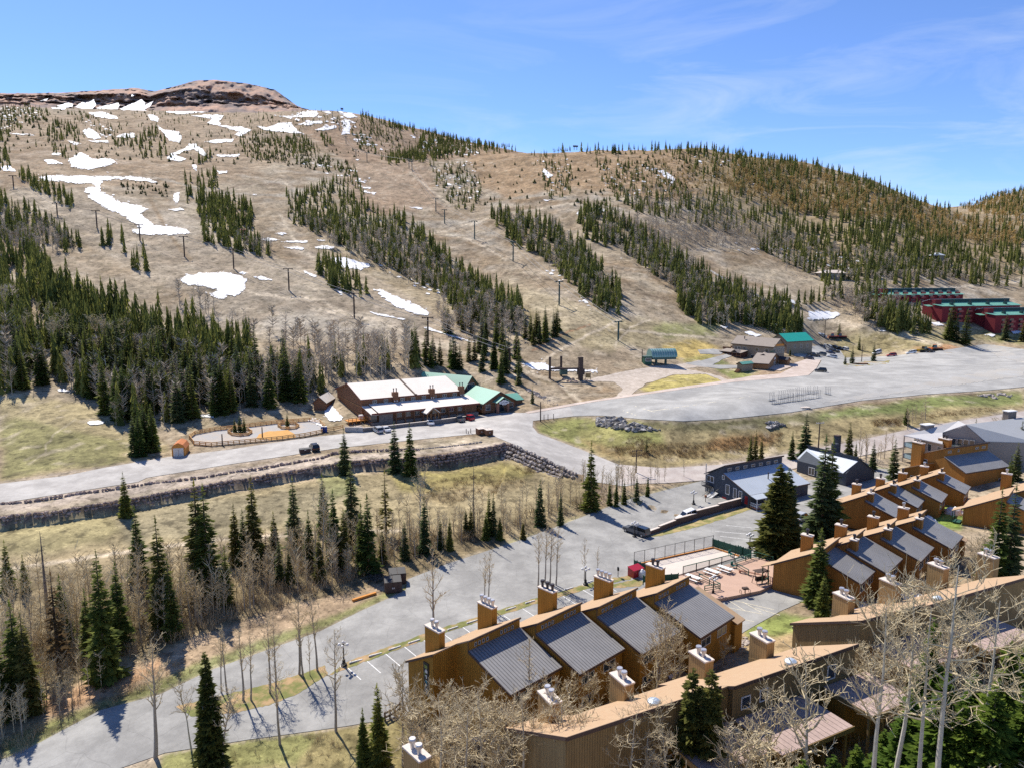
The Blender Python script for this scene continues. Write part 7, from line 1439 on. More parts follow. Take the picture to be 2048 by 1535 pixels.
for k in range(60): p = G1(735+rr.uniform(0, 32), 1150+rr.uniform(0, 12)); a = rr.uniform(0, 3.1); d = Vector((math.cos(a), math.sin(a), rr.uniform(-.1, .2)))*rr.uniform(.5, 1.4); o.tube(p+Vector((0, 0, .25))-d, p+Vector((0, 0, .3+rr.random()*.4))+d, .06, .03, 5)
tag(o.build('brush_pile', m_greyn), 'pile of pale dead branches beside the two brown dumpsters', 'brush pile')
a, b = G1(705,1202)+Vector((0, 0, .2)), G1(752,1187)+Vector((0, 0, .2)); tag(MB(tuple(a)).bar(a, b, .45, .35).build('timber_beam', m_orange), 'long orange timber lying at the edge of the lower road', 'timber')

# ------------------------------------------------------------------ lifts
m_pole = mat('rusty_steel', (.075,.05,.04), .7, .2, 2); m_gpole = mat('green_steel', (.06,.11,.10), .6, .15, 2); m_cable = mat('steel_cable', (.16,.16,.17), .5, .1, 2)
def tower(px, by, ty, m, head, label, group):
    g = G1(px, by); h = zat(g.x, g.y, ty)-g.z; t = empty('lift_tower', g, 0, label, 'lift tower', group); f = Fr((g.x, g.y, 0), head)
    MB(t.location).tube(g-Vector((0, 0, .8)), (g.x, g.y, g.z+h), .34, .26, 8).build('pole', m, t)
    M = MB(t.location); f.box(M, -2.3, 2.3, -.16, .16, g.z+h-.35, g.z+h); M.build('crossarm', m, t)
    for s in (-2.1, 2.1): M = MB(t.location); f.box(M, s-.1, s+.1, -1.1, 1.1, g.z+h-.6, g.z+h-.36); M.build('sheave_assembly', m, t)
    M = MB(t.location); f.box(M, .3, .36, -.3, .3, g.z+.5, g.z+h); M.build('ladder', m, t)
    return f.w(-2.1, 0, g.z+h-.5), f.w(2.1, 0, g.z+h-.5)
LB = [(27,374,351),(114.5,430,406),(194,456,421),(280,482,449),(369,514,472.5),(467.5,538,498),(578,581,537),(708.7,637,586),(856,692,634),(1019,740,697)]
LG = [(665,236,222),(678.6,261,244),(692,288,273),(712,316,299),(734,325,305),(818,338,318),(871.7,424,396),(949,479,442),(1026,523,483),(1118,611,562),(1236,681,642)]
for nm, LL, m, hd, lab, grp in (('left', LB, m_pole, 15, 'dark brown T shaped tower of the lift line crossing the left runs', 'brown lift towers'), ('right', LG, m_gpole, 38, 'dark green lift tower on the line climbing from the green barrel terminal', 'green lift towers')):
    pts = [tower(*q, m, hd, lab, grp) for q in LL]
    for s in (0, 1):
        M = MB(tuple(pts[0][s]))
        for k in range(len(pts)-1):
            a, b = pts[k][s], pts[k+1][s]; prev = a
            for q in range(1, 7): t = q/6; c = a.lerp(b, t)-Vector((0, 0, 4*t*(1-t)*(b-a).length*.012)); M.tube(prev, c, .085, None, 4, False); prev = c
        tag(M.build('lift_cable', m_cable), f'{"brown" if nm == "left" else "green"} line cable on the {"uphill left" if s == 0 else "right"} side of its towers', 'cable')
    pass
tower(889, 447, 419, m_gpole, 38, 'extra green lift tower just below the paired one in mid slope', 'green lift towers'); tower(824, 342, 319, m_gpole, 38, 'green lift tower paired at the crest of the middle run', 'green lift towers')
# bare drive frame
g = G1(1130, 758); t = empty('lift_gantry', g, 0, 'bare dark steel lift frame with a thick column, standing in snow', 'lift frame')
p1, p2, p3 = G1(1099.6, 757), G1(1122, 751), G1(1161, 760)
for p, ty, r in ((p1, 714, .42), (p2, 712, .42)): MB(t.location).tube(p-Vector((0, 0, .5)), (p.x, p.y, zat(p.x, p.y, ty)), r, r, 8).build('post', m_pole, t)
f = Fr((p3.x, p3.y, 0), 20); M = MB(t.location); zt = zat(p3.x, p3.y, 716); f.box(M, -.75, .75, -.6, .6, p3.z-.5, zt); f.box(M, -1.1, 1.3, -.8, .8, p3.z+2.0, p3.z+4.2); f.box(M, -1.0, .8, -.6, .6, zt, zt+.35); M.build('column', m_pole, t)
M = MB(t.location); z = p3.z+4.3; M.bar((p1.x, p1.y, z), (p3.x, p3.y, z), .6, .6); M.bar((p2.x, p2.y, z-.4), (p3.x, p3.y, z-.2), .5, .5); M.bar((p1.x, p1.y, z+.1), (p2.x, p2.y, z+.1), .4, .4); M.build('beam', m_pole, t)
q = G1(1127, 752); M = MB(t.location); fq = Fr((q.x, q.y, 0), 20); fq.box(M, -1.3, 1.3, -.8, .8, q.z+.6, q.z+2.4); M.build('motor_box', m_gpole, t)
g = G1(1176, 760); t = empty('sign_frame', g, 0, 'small framed notice board on posts beside the bare lift frame', 'notice board'); f = Fr((g.x, g.y, 0), 10); M = MB(t.location)
for x in (-.9, .9): f.box(M, x-.07, x+.07, -.07, .07, g.z-.3, g.z+2.6)
M.build('post', m_pole, t); M = MB(t.location); f.box(M, -.9, .9, -.03, .03, g.z+.9, g.z+2.5); M.build('panel', m_tansid, t)
# barrel roofed terminal
gA, gB = G1(1312, 727), G1(1331, 729); zg = gA.z; rt = math.hypot(gA.x, gA.y); ax = PR(1299, 694, rt-1), PR(1349, 700.5, rt+3); hd = math.degrees(math.atan2(ax[1].y-ax[0].y, ax[1].x-ax[0].x)); f = Fr(ax[0], hd); w = Vector((ax[1].x-ax[0].x, ax[1].y-ax[0].y)).length
t = empty('lift_terminal', gA, 0, 'green barrel roofed lift terminal raised on two legs', 'lift terminal'); M = MB(t.location); n = 14; HW = 3.2; z0 = (ax[0].z+ax[1].z)/2-3.2
arc = [(-HW*math.cos(math.pi*k/n), z0+3.2*math.sin(math.pi*k/n)) for k in range(n+1)]
f.ext(M, 0, w, arc); M.build('barrel_roof', mat('terminal_green', (.16,.30,.28), .35, .06, .5, metal=.2), t)
for q in range(int(w/1.0)):
    M = MB(t.location); a2 = [(y*1.012, z0+(z-z0)*1.012) for y, z in arc]; f.ext(M, .3+q*1.0, .42+q*1.0, a2); M.build('rib', m_lroof, t)
M = MB(t.location); f.box(M, .4, w-.4, -HW+.3, HW-.3, z0-.9, z0-.02); M.build('underside', m_gpole, t)
for s in (-1, 1): M = MB(t.location); f.box(M, w+.005, w+.05, *sorted((s*.3, s*1.6)), z0+.5, z0+1.9); M.build('window', m_glass, t)
for p in (gA, gB): M = MB(t.location); M.tube((p.x, p.y, p.z-.5), (p.x, p.y, z0-.8), .55, .45, 10); M.build('leg', m_gpole, t)
g = G1(1294, 728); t = empty('operator_booth', g, 0, 'small green operator booth left of the barrel roofed terminal', 'booth'); f = Fr((g.x, g.y, 0), hd); M = MB(t.location); f.box(M, -1.5, 1.5, -1.3, 1.3, g.z, g.z+3); M.build('wall', m_dkgreen, t); window(f, t, 'f', -1.2, 1.2, g.z+1.2, g.z+2.5, -1.3, fm=m_white); M = MB(t.location); f.box(M, -1.7, 1.7, -1.5, 1.5, g.z+3.01, g.z+3.2); M.build('roof', m_gpole, t)
# white snow fence line on the right run
M = MB(tuple(G1(1421, 545))); pr = None
for p in dense([(1421,545),(1470,574),(1523,598)], 8, 0, 0, False):
    q = G1(*p)+Vector((0, 0, 1.0))
    if pr: M.bar(pr, q, .25, .9)
    pr = q
tag(M.build('snow_fence', m_white), 'thin white line of snow fence slanting across the right run', 'snow fence')

# ------------------------------------------------------------------ vehicles
m_tyre = mat('tyre_rubber', (.015,.015,.015), .9, .1, 5); m_rim = mat('alloy_rim', (.45,.45,.46), .3, .08, 4, metal=.7); m_lampg = mat('lamp_glass', (.75,.75,.72), .2, .05, 4); m_tail = mat('tail_lamp', (.35,.01,.01), .3, .1, 4)
m_cglass = mat('car_glass', (.012,.015,.018), .08, .1, 2, spec=.8)
PAINT = {k: mat('car_paint_'+k, c, .25, .04, 2, spec=.6) for k, c in dict(white=(.72,.72,.72), silver=(.42,.43,.44), black=(.012,.012,.014), blue=(.02,.035,.09), red=(.36,.012,.018), grey=(.10,.105,.11), navy=(.015,.022,.05), orange=(.55,.12,.02), yellow=(.35,.22,.03)).items()}
def vehicle(kind, px, py, head, paint, label, name='parked_car', cat='car', group=None):
    g = G1(px, py); t = empty(name, (0, 0, 0)); pm = PAINT[paint]
    L_, W_, belt, top, clear = dict(sedan=(4.7,1.8,.92,1.45,.30), suv=(4.7,1.9,1.05,1.78,.36), pickup=(5.6,1.95,1.08,1.85,.42), van=(5.2,1.95,1.1,2.05,.34))[kind]
    h = W_/2; x0, x1 = -L_/2, L_/2
    def loft(M, secs):                   # cross sections (x, half width bottom, z bottom, half width top, z top)
        for a, b in zip(secs[:-1], secs[1:]):
            M.prism([(a[0], -a[1], a[2]), (a[0], a[1], a[2]), (a[0], a[3], a[4]), (a[0], -a[3], a[4])], [(b[0], -b[1], b[2]), (b[0], b[1], b[2]), (b[0], b[3], b[4]), (b[0], -b[3], b[4])])
    M = MB(); hood = belt-.10
    if kind == 'pickup': loft(M, [(x0, h*.94, clear+.1, h*.94, belt), (x0+.15, h, clear, h*.97, belt), (x0+2.0, h, clear, h*.97, belt), (x0+2.02, h, clear, h*.96, belt+.02), (x1-1.5, h, clear, h*.96, belt), (x1-.25, h*.98, clear, h*.92, hood-.02), (x1, h*.88, clear+.1, h*.86, hood-.2)])
    else: loft(M, [(x0, h*.86, clear+.12, h*.84, belt-.12), (x0+.12, h*.97, clear, h*.93, belt-.02), (x0+.9, h, clear, h*.96, belt), (x1-1.5, h, clear, h*.96, belt), (x1-.3, h*.97, clear, h*.90, hood-.06), (x1, h*.84, clear+.1, h*.82, hood-.22)])
    M.build('body', pm, t)
    a0, a1, r0, r1 = dict(sedan=(x0+.75, x1-1.35, x0+1.5, x1-2.15), suv=(x0+.12, x1-1.35, x0+.45, x1-2.05), pickup=(x0+1.95, x1-1.5, x0+2.2, x1-2.25), van=(x0+.1, x1-.9, x0+.25, x1-1.6))[kind]
    M = MB(); M.prism([(a0, -h*.93, belt-.03), (a1, -h*.93, belt-.03), (a1, h*.93, belt-.03), (a0, h*.93, belt-.03)], [(r0, -h*.74, top-.07), (r1, -h*.74, top-.07), (r1, h*.74, top-.07), (r0, h*.74, top-.07)]); M.build('windows', m_cglass, t)
    M = MB(); M.prism([(r0-.05, -h*.77, top-.10), (r1+.05, -h*.77, top-.10), (r1+.05, h*.77, top-.10), (r0-.05, h*.77, top-.10)], [(r0+.12, -h*.66, top), (r1-.1, -h*.66, top), (r1-.1, h*.66, top), (r0+.12, h*.66, top)])
    for s in (-1, 1):
        for xa, xb in ((a0, r0), (a1, r1), ((a0+a1)/2, (r0+r1)/2)): M.bar((xa, s*h*.94, belt-.02), (xb, s*h*.75, top-.08), .07)
    M.build('roof', pm, t)
    if kind == 'pickup':
        M = MB(); M.box((x0+.12, -h*.78, belt+.003), (x0+1.9, h*.78, belt+.012)); M.build('cargo_bed', m_tyre, t)
    for x in (x0+.85, x1-.9):
        for s in (-1, 1):
            y = s*(h-.11); R_ = .33 if kind == 'sedan' else .38
            wv = MB().tube((x, y-.11, R_), (x, y+.11, R_), R_, None, 14).build('wheel', m_tyre, t); MB().tube((x, y+s*.112, R_), (x, y+s*.125, R_), R_*.6, None, 10).build('rim', m_rim, wv)
    for s in (-1, 1):
        MB().box((x1-.10, min(s*h*.5, s*h*.8), hood-.30), (x1+.015, max(s*h*.5, s*h*.8), hood-.14)).build('headlight', m_lampg, t)
        MB().box((x0-.015, min(s*h*.6, s*h*.84), belt-.34), (x0+.08, max(s*h*.6, s*h*.84), belt-.14)).build('tail_light', m_tail, t)
    e = .6; x, y = g.x, g.y; n = Vector((float(gz(x-e, y)-gz(x+e, y)), float(gz(x, y-e)-gz(x, y+e)), 2*e)).normalized()
    f = Vector((math.cos(R(head)), math.sin(R(head)), 0)); f = (f-n*f.dot(n)).normalized(); Mx = Matrix((f, n.cross(f), n)).transposed()
    t.location = (x, y, g.z+.09); t.rotation_euler = Mx.to_euler()
    return tag(t, label, cat, group)
pk = vehicle('pickup', 1272, 1067, 134, 'grey', 'dark grey pickup with a canopy on its bed, by the end of the low wall', 'pickup_truck', 'pickup')
M = MB(); M.prism([(-2.75, -.9, 1.09), (-.75, -.9, 1.09), (-.75, .9, 1.09), (-2.75, .9, 1.09)], [(-2.6, -.76, 1.75), (-.78, -.76, 1.8), (-.78, .76, 1.8), (-2.6, .76, 1.75)]); cn = M.build('canopy', m_cglass, pk)
vehicle('suv', 1374, 1037, 204, 'white', 'white car half hidden behind the low brown wall'); vehicle('suv', 1604, 1040, 40, 'silver', 'pale car hidden behind the tall spruce pair', 'parked_car')
vehicle('suv', 756, 864, 121, 'silver', 'silver wagon parked nose in at the stone wall, left of a white sedan'); vehicle('sedan', 771, 862, 121, 'white', 'white sedan parked beside the silver wagon'); vehicle('sedan', 858, 849, 118, 'white', 'white sedan parked just right of the lodge entrance gable')
vehicle('pickup', 919, 843, 116, 'grey', 'dark pickup parked next to the red car at the lodge', 'pickup_truck', 'pickup'); vehicle('suv', 939, 840, 118, 'red', 'dark red car at the right end of the lodge parking'); vehicle('suv', 629, 899, 118, 'black', 'black SUV standing alone on the lodge road')
vehicle('suv', 1641, 744, 160, 'black', 'black SUV with a pale roof rack near the concrete apron, alone on the lot'); vehicle('suv', 1783, 713, 175, 'red', 'bright red SUV at the far edge of the big lot'); vehicle('suv', 1822, 708, 172, 'white', 'white car at the far edge of the lot, right of the red SUV')
vehicle('pickup', 1857, 704.5, 5, 'black', 'black pickup at the far edge of the lot beside the machines', 'pickup_truck', 'pickup'); vehicle('van', 1754, 708, 200, 'white', 'white van behind the trees of the lot island', 'parked_van', 'van')
for px, py, hd_, k, c, l in ((1616,718,175,'sedan','navy','dark blue sedan, nearest car of the cluster before the stone hall'),(1626,713,172,'pickup','black','black pickup right behind the dark blue sedan'),(1642,711,165,'suv','grey','dark grey car in the middle of the cluster by the stone hall'),(1663,716,170,'suv','white','white SUV at the front right of the cluster'),(1660,707,172,'sedan','blue','blue sedan behind the white SUV'),(1667,704.5,172,'pickup','black','black pickup in the second line of the cluster'),
    (1643,694.5,120,'sedan','grey','grey sedan, leftmost of the back line by the stone hall'),(1655,695,120,'suv','silver','silver SUV second in the back line'),(1667,696.5,120,'suv','black','black SUV third in the back line'),(1677,698.5,120,'sedan','black','black sedan fourth in the back line'),(1688,700.5,125,'suv','white','white car at the right end of the back line'),(1644,672,150,'sedan','silver','silver car by the small orange cabin')):
    vehicle(k, px, py, hd_, c, l, 'pickup_truck' if k == 'pickup' else 'parked_car', 'pickup' if k == 'pickup' else 'car')
def machine(px, py, head, paint, label, name, cat):
    g = G1(px, py); t = empty(name, (0, 0, 0)); pm = PAINT[paint]
    for s in (-1, 1): MB().prism([(-2.2, s*1.3-.35, .1), (2.2, s*1.3-.35, .1), (2.2, s*1.3+.35, .1), (-2.2, s*1.3+.35, .1)], [(-2.5, s*1.3-.35, .9), (2.5, s*1.3-.35, .9), (2.5, s*1.3+.35, .9), (-2.5, s*1.3+.35, .9)]).build('track', m_tyre, t)
    MB().box((-2.3, -1.1, .6), (2.0, 1.1, 1.4)).build('body', pm, t); c = MB().prism([(.1, -1, 1.4), (1.9, -1, 1.4), (1.9, 1, 1.4), (.1, 1, 1.4)], [(.3, -.9, 2.7), (1.4, -.9, 2.7), (1.4, .9, 2.7), (.3, .9, 2.7)]).build('cab', m_cglass, t); MB().box((.25, -.95, 2.7), (1.45, .95, 2.82)).build('cab_roof', pm, c)
    MB().box((2.7, -2.1, .2), (2.9, 2.1, 1.3)).build('blade', pm, t); MB().bar((1.9, 0, .9), (2.7, 0, .7), .3).build('push_arm', m_blackm, t)
    t.location = (g.x, g.y, g.z+.08); t.rotation_euler = (0, 0, R(head)); return tag(t, label, cat)
machine(1873, 701, 170, 'orange', 'orange tracked machine at the far right end of the parked row', 'snow_groomer', 'machine'); machine(1845, 704, 10, 'yellow', 'mustard yellow loader between the white car and the black pickup', 'loader', 'machine'); machine(1668, 677, 160, 'red', 'red snow groomer parked left of the lone spruce', 'snow_groomer', 'machine'); machine(1684, 677, 150, 'red', 'red snow groomer parked right of the lone spruce', 'snow_groomer', 'machine')

# ------------------------------------------------------------------ yard things
m_dump = mat('brown_steel', (.075,.05,.042), .7, .15, 2)
def dumpster(px, py, head, label, m=m_dump, sz=(2.7,2.0,2.2), lid=m_blackm, slope=.35):
    g = G1(px, py); t = empty('dumpster', (0, 0, 0)); a, b, h = sz
    MB().prism([(-a/2, -b/2, .12), (a/2, -b/2, .12), (a/2, b/2, .12), (-a/2, b/2, .12)], [(-a/2-.06, -b/2, h-slope), (a/2+.06, -b/2, h-slope), (a/2+.06, b/2, h), (-a/2-.06, b/2, h)]).build('body', m, t)
    for s in (-1, 1): MB().prism([(s*a*.26-a*.25, -b/2-.06, h-slope+.02), (s*a*.26+a*.24, -b/2-.06, h-slope+.02), (s*a*.26+a*.24, b/2, h+.02), (s*a*.26-a*.25, b/2, h+.02)], [(s*a*.26-a*.25, -b/2-.06, h-slope+.09), (s*a*.26+a*.24, -b/2-.06, h-slope+.09), (s*a*.26+a*.24, b/2, h+.09), (s*a*.26-a*.25, b/2, h+.09)]).build('lid', lid, t)
    for k in (-.3, 0, .3): MB().box((k*a-.05, -b/2-.1, .2), (k*a+.05, -b/2-.005, h-slope-.08)).build('rib', m, t)
    MB().box((-.18, -b/2-.02-.0, .75), (.18, -b/2-.004, 1.0)).build('plate', m_white, t)
    t.location = g+Vector((0, 0, .04)); t.rotation_euler = (0, 0, R(head)); return tag(t, label, 'dumpster')
dumpster(786, 1181, 14, 'nearer of two brown dumpsters on the verge of the lower road'); dumpster(795, 1164, 14, 'farther of two brown dumpsters on the verge of the lower road')
dumpster(961, 868, 28, 'left wooden trash bin at the road junction below the lodge', m_brown, (2.0,1.8,1.7), m_cap, .1); dumpster(977, 869.5, 28, 'right wooden trash bin at the road junction below the lodge', m_brown, (1.9,1.8,1.6), m_cap, .1); dumpster(610, 905, 26, 'low dark bin on the roadside left of the black SUV', m_dump, (2.6,1.3,1.1), m_blackm, .1)
g = G1(1272, 1150); t = empty('storage_bin', g, 0, 'glossy red storage bin beside the ball court', 'bin'); f = Fr((g.x, g.y, 0), 35); M = MB(t.location); f.ext(M, -1.3, 1.1, [(-.7, g.z), (-.75, g.z+1.3), (.7, g.z+1.6), (.7, g.z)]); M.build('body', PAINT['red'], t); M = MB(t.location); M.prism([f.w(-1.35, -.82, g.z+1.31), f.w(1.15, -.82, g.z+1.31), f.w(1.15, .75, g.z+1.64), f.w(-1.35, .75, g.z+1.64)], [f.w(-1.35, -.82, g.z+1.39), f.w(1.15, -.82, g.z+1.39), f.w(1.15, .75, g.z+1.72), f.w(-1.35, .75, g.z+1.72)]); M.build('lid', PAINT['red'], t)
g = G1(1284, 1153); t = empty('gas_tank', g, 0, 'white domed gas tank next to the red bin', 'tank'); MB(t.location).lathe([(.6, 0), (.62, .9), (.5, 1.15), (.2, 1.28), (.18, 1.4), (.05, 1.42)], g, 14).build('shell', m_white, t, True); MB(t.location).lathe([(.66, .15), (.66, .25)], g, 14).build('band', m_cap, t)
def lamp(px, py, ty, label, n=5):
    g = G1(px, py); h = max(3.2, zat(g.x, g.y, ty)-g.z); t = empty('street_lamp', g, 0, label, 'street lamp', 'globe street lamps'); o = t.location
    MB(o).lathe([(.42, 0), (.42, .3), (.24, .38), (.2, .9), (.1, 1.05), (.075, h-.5), (.12, h-.45), (.06, h-.3)], g, 10).build('post', m_blackm, t)
    MB(o).lathe([(.55, -.2), (.55, .06)], g, 12).build('footing', m_cap, t)
    for k in range(n):
        a = 2*math.pi*k/(n-1); q = g+Vector((math.cos(a)*.55, math.sin(a)*.55, h-.55)) if k < n-1 else g+Vector((0, 0, h-.2))
        if k < n-1: MB(o).bar(g+Vector((0, 0, h-.6)), q-Vector((0, 0, .12)), .05).build('arm', m_blackm, t)
        MB(o).blob(q+Vector((0, 0, .05)), .21, .21, .21, k, 0, 10, 8).build('globe', m_white, t, True)
for a in ((1171,1169,1131,'globe lamp on the grass strip by the third chimney'),(688,1331,1281,'globe lamp at the tip of the parking island among aspens'),(1269,1073,1041,'globe lamp in front of the dark grey pickup'),(1387,1008,985,'globe lamp by the steps of the slate blue house'),(1426,1191,1150,'globe lamp at the near corner of the deck'),(1499,1098,1064,'globe lamp half behind the huge broad spruce')): lamp(*a)
def upole(px, by, ty, label, arms=1, m=m_bark, name='utility_pole', cat='utility pole'):
    g = G1(px, by); z = zat(g.x, g.y, ty); t = empty(name, g, 0, label, cat); MB(t.location).tube(g-Vector((0, 0, .5)), (g.x, g.y, z), .2, .14, 8).build('pole', m, t)
    for k in range(arms):
        M = MB(t.location); zz = z-.35-k*1.3; f = Fr((g.x, g.y, 0), 20); f.box(M, -1.4, 1.4, -.21, -.1, zz, zz+.18); 
        for x in (-1.2, -.6, .6, 1.2): f.box(M, x-.05, x+.05, -.2, -.1, zz+.18, zz+.4)
        M.build('crossarm', m_cap if arms == 1 and px > 1600 else m, t)
    return t
upole(1636.6, 895, 843, 'utility pole with a pale crossarm behind the tall spruces'); upole(1272, 945, 898, 'utility pole with two crossarms at the road bend', 2); upole(1649, 676, 640, 'tall thin light pole behind the turquoise roof', 0, m_pole, 'light_pole', 'light pole'); upole(1723, 724, 692, 'light pole on the island of the big lot', 0, m_bark, 'light_pole', 'light pole'); upole(1081, 842, 803, 'slim pole at the corner of the junction', 0, m_pole, 'light_pole', 'light pole'); upole(1284, 724, 699, 'slim mast left of the operator booth', 0, m_pole, 'light_pole', 'light pole')
for px, by, ty, l in ((932.5,866,857,'left of three short posts by the trash bins'),(937,867,862,'lowest of three short posts by the trash bins'),(941.5,866,856.5,'right of three short posts by the trash bins'),(1088,840,829,'first short post on the junction corner'),(1096,839,828,'second short post on the junction corner'),(1107,838,827,'third short post on the junction corner')): 
    g = G1(px, by); t = empty('bollard', g, 0, l, 'post'); MB(t.location).tube(g-Vector((0, 0, .3)), (g.x, g.y, zat(g.x, g.y, ty)), .1, .09, 7).build('shaft', m_pole, t); q = Vector((g.x, g.y, zat(g.x, g.y, ty))); MB(t.location).tube(q+Vector((0, 0, .002)), q+Vector((0, 0, .08)), .12, .1, 7).build('cap', m_blackm, t)
# planter box on the island, roadside table
g = G1(1722, 729); t = empty('planter', g, 0, 'flat timber planter at the foot of the island light pole', 'planter'); M = MB(t.location); f = Fr((g.x, g.y, 0), 5); f.box(M, -2.8, 2.8, -.8, .8, g.z-.1, g.z+.55); M.build('box', m_brown, t); M = MB(t.location); f.box(M, -2.9, 2.9, -.9, .9, g.z+.56, g.z+.68); M.build('rim', m_log, t)
# stored lift chairs on the lot: each hanger with its seat stands on its own
t0 = empty('lift_chair', (0, 0, 0)); MB().bar((0, 0, 0), (0, 0, 2.5), .06).bar((0, 0, 2.45), (.4, 0, 2.6), .06).build('hanger', m_cable, t0); MB().box((-.2, -.5, .45), (.2, .5, .5)).build('seat', mat('chair_slats', (.30,.32,.34), .6, .15, 3), t0); MB().bar((0, -.55, .1), (0, .55, .1), .05).build('foot', m_cable, t0)
ch = tree_of(t0); first = True; cl_ = 'empty lift chair standing in the rows stored on the big lot'; rr = random.Random(4)
for x0, y0, x1, y1, n in ((1539,802,1548,800,4),(1558,798,1585,793,8),(1591,792,1598,790,3),(1603,791,1621,787,6),(1626,788,1634,787,3),(1545,808,1585,803,11),(1587,803,1640,795,14),(1650,788,1660,790,4)):
    for k in range(n):
        g = G1(x0+(x1-x0)*k/max(1, n-1)+rr.uniform(-.6, .6), y0+(y1-y0)*k/max(1, n-1)+rr.uniform(-.3, .3)); a = R(110+rr.uniform(-12, 12))
        if first: t0.location = g+Vector((0, 0, .1)); t0.rotation_euler = (0, 0, a); tag(t0, cl_, 'lift chair', 'lift chairs stored on the lot'); first = False
        else: copy_tree(t0, ch, g+Vector((0, 0, .1)), a)
g = G1(1609, 815); t = empty('pallet', g, 0, 'pale timber pallet lying in front of the stored lift chairs', 'pallet'); f = Fr((g.x, g.y, 0), 12); M = MB(t.location); [f.box(M, -1.6, 1.6, -1+k*.34, -.75+k*.34, g.z+.22, g.z+.28) for k in range(6)]; M.build('top_boards', m_cap, t); M = MB(t.location); [f.box(M, x, x+.2, -1, 1, g.z+.02, g.z+.215) for x in (-1.5, -.1, 1.3)]; M.build('bearer', m_cap, t)

# low brown wall between the two levels of the near lot
q = [G1(*p) for p in ((1288,1072),(1318,1062),(1350,1050),(1392,1036),(1436,1023),(1482,1010))]
wall_line('low_wall', [tuple(v) for v in q], [v.z+h for v, h in zip(q, (.75,1.1,1.4,1.7,1.8,1.9))], .45, mat('brown_block', (.13,.09,.075), .9, .15, 1.5, coord='World'), 'low dark brown stepped wall from the pickup to the slate blue house', 'wall')
o = sheet('verge', [[(1290,1074),(1360,1050),(1440,1026),(1500,1010),(1515,1014),(1440,1040),(1380,1058),(1320,1071)]], mat('verge_turf', (.22,.22,.07), .95, .3, .6, coord='World', c2=(.36,.27,.13), thr=(.4, .6)), .05, 5, 1.0); tag(o, kind='structure')
o = sheet('island', [[(352,1412),(440,1392),(520,1372),(610,1345),(650,1330),(655,1350),(600,1385),(540,1410),(470,1425),(380,1432)],[(655,1352),(780,1304),(900,1262),(1073,1208),(1187,1174),(1240,1162),(1262,1158),(1262,1150),(1187,1163),(1073,1196),(900,1250),(780,1291),(690,1325)],[(1681,731),(1700,724),(1740,722),(1780,720),(1775,728),(1690,736)],[(1210,1172),(1275,1157),(1290,1164),(1280,1172),(1230,1176)]], mat('island_turf', (.20,.21,.065), .95, .35, .5, coord='World', c2=(.34,.23,.12), thr=(.42, .58)), .05, 5, 1.2); tag(o, kind='structure')
# paint on the ground
def lines(name, L_, wd, m, off=.05): tag(sheet(name, [strip([a, b], wd) for a, b in L_], m, off, .6, 0, 1, 1, .0002, world=True), kind='structure')
lines('parking_lines', [((693+38.7*k, 1333-13.2*k), (722+38.7*k+2*k*.3, 1359-13.6*k)) for k in range(14)]+[((1430,1062),(1500,1068)),((1440,1072),(1500,1079)),((1452,1050),(1510,1056)),((1310,1172),(1345,1184)),((1270,1182),(1300,1193))], .13, m_line)
lines('hatching', [((1436,1193),(1548,1219)),((1450,1196),(1490,1221)),((1485,1203),(1522,1224)),((1452,1214),(1526,1228)),((1484,1238),(1508,1243)),((1510,1215),(1560,1230))], .13, m_lineY)
lines('lot_lines', [((1266,811),(1309,824)),((1302,822),(1400,808)),((1400,808),(1511,791)),((1246,821),(1272,830))], .35, m_lineY, .06)
t0 = empty('wheel_stop', (0, 0, 0)); MB().prism([(-.95, -.1, .02), (.95, -.1, .02), (.95, .1, .02), (-.95, .1, .02)], [(-.9, -.06, .18), (.9, -.06, .18), (.9, .06, .18), (-.9, .06, .18)]).build('block', m_line, t0); MB().tube((-.6, 0, .181), (-.6, 0, .2), .04, None, 6).build('spike', m_blackm, t0); wk = tree_of(t0); first = True
for k in range(13):
    a, b = G1(712+38.7*k-12, 1325-13.2*k+2), G1(712+38.7*k+12, 1325-13.2*k-6); c = (a+b)/2; an = math.atan2(b.y-a.y, b.x-a.x)
    if first: t0.location = c+Vector((0, 0, .06)); t0.rotation_euler = (0, 0, an); tag(t0, 'white concrete wheel stop along the grass strip behind the nearest condominium', 'wheel stop', 'wheel stops'); first = False
    else: copy_tree(t0, wk, c+Vector((0, 0, .06)), an)

for px, py, rx, rz, l in ((1908,1026,1.7,1.3,'dirty snow pile in the grass corner between two rust condominium rows'),(1854,1041,1.2,1.1,'small snow pile behind the far end of the middle condominium row')):
    g = G1(px, py); M = MB(tuple(g)); M.blob(g, rx, rx*.8, rz, 3, .25, 12, 8); M.blob(g+Vector((rx*.9, -.4, -.1)), rx*.7, rx*.6, rz*.6, 4, .25, 10, 7); tag(M.build('snow_pile', m_msnow, None, True), l, 'snow pile')
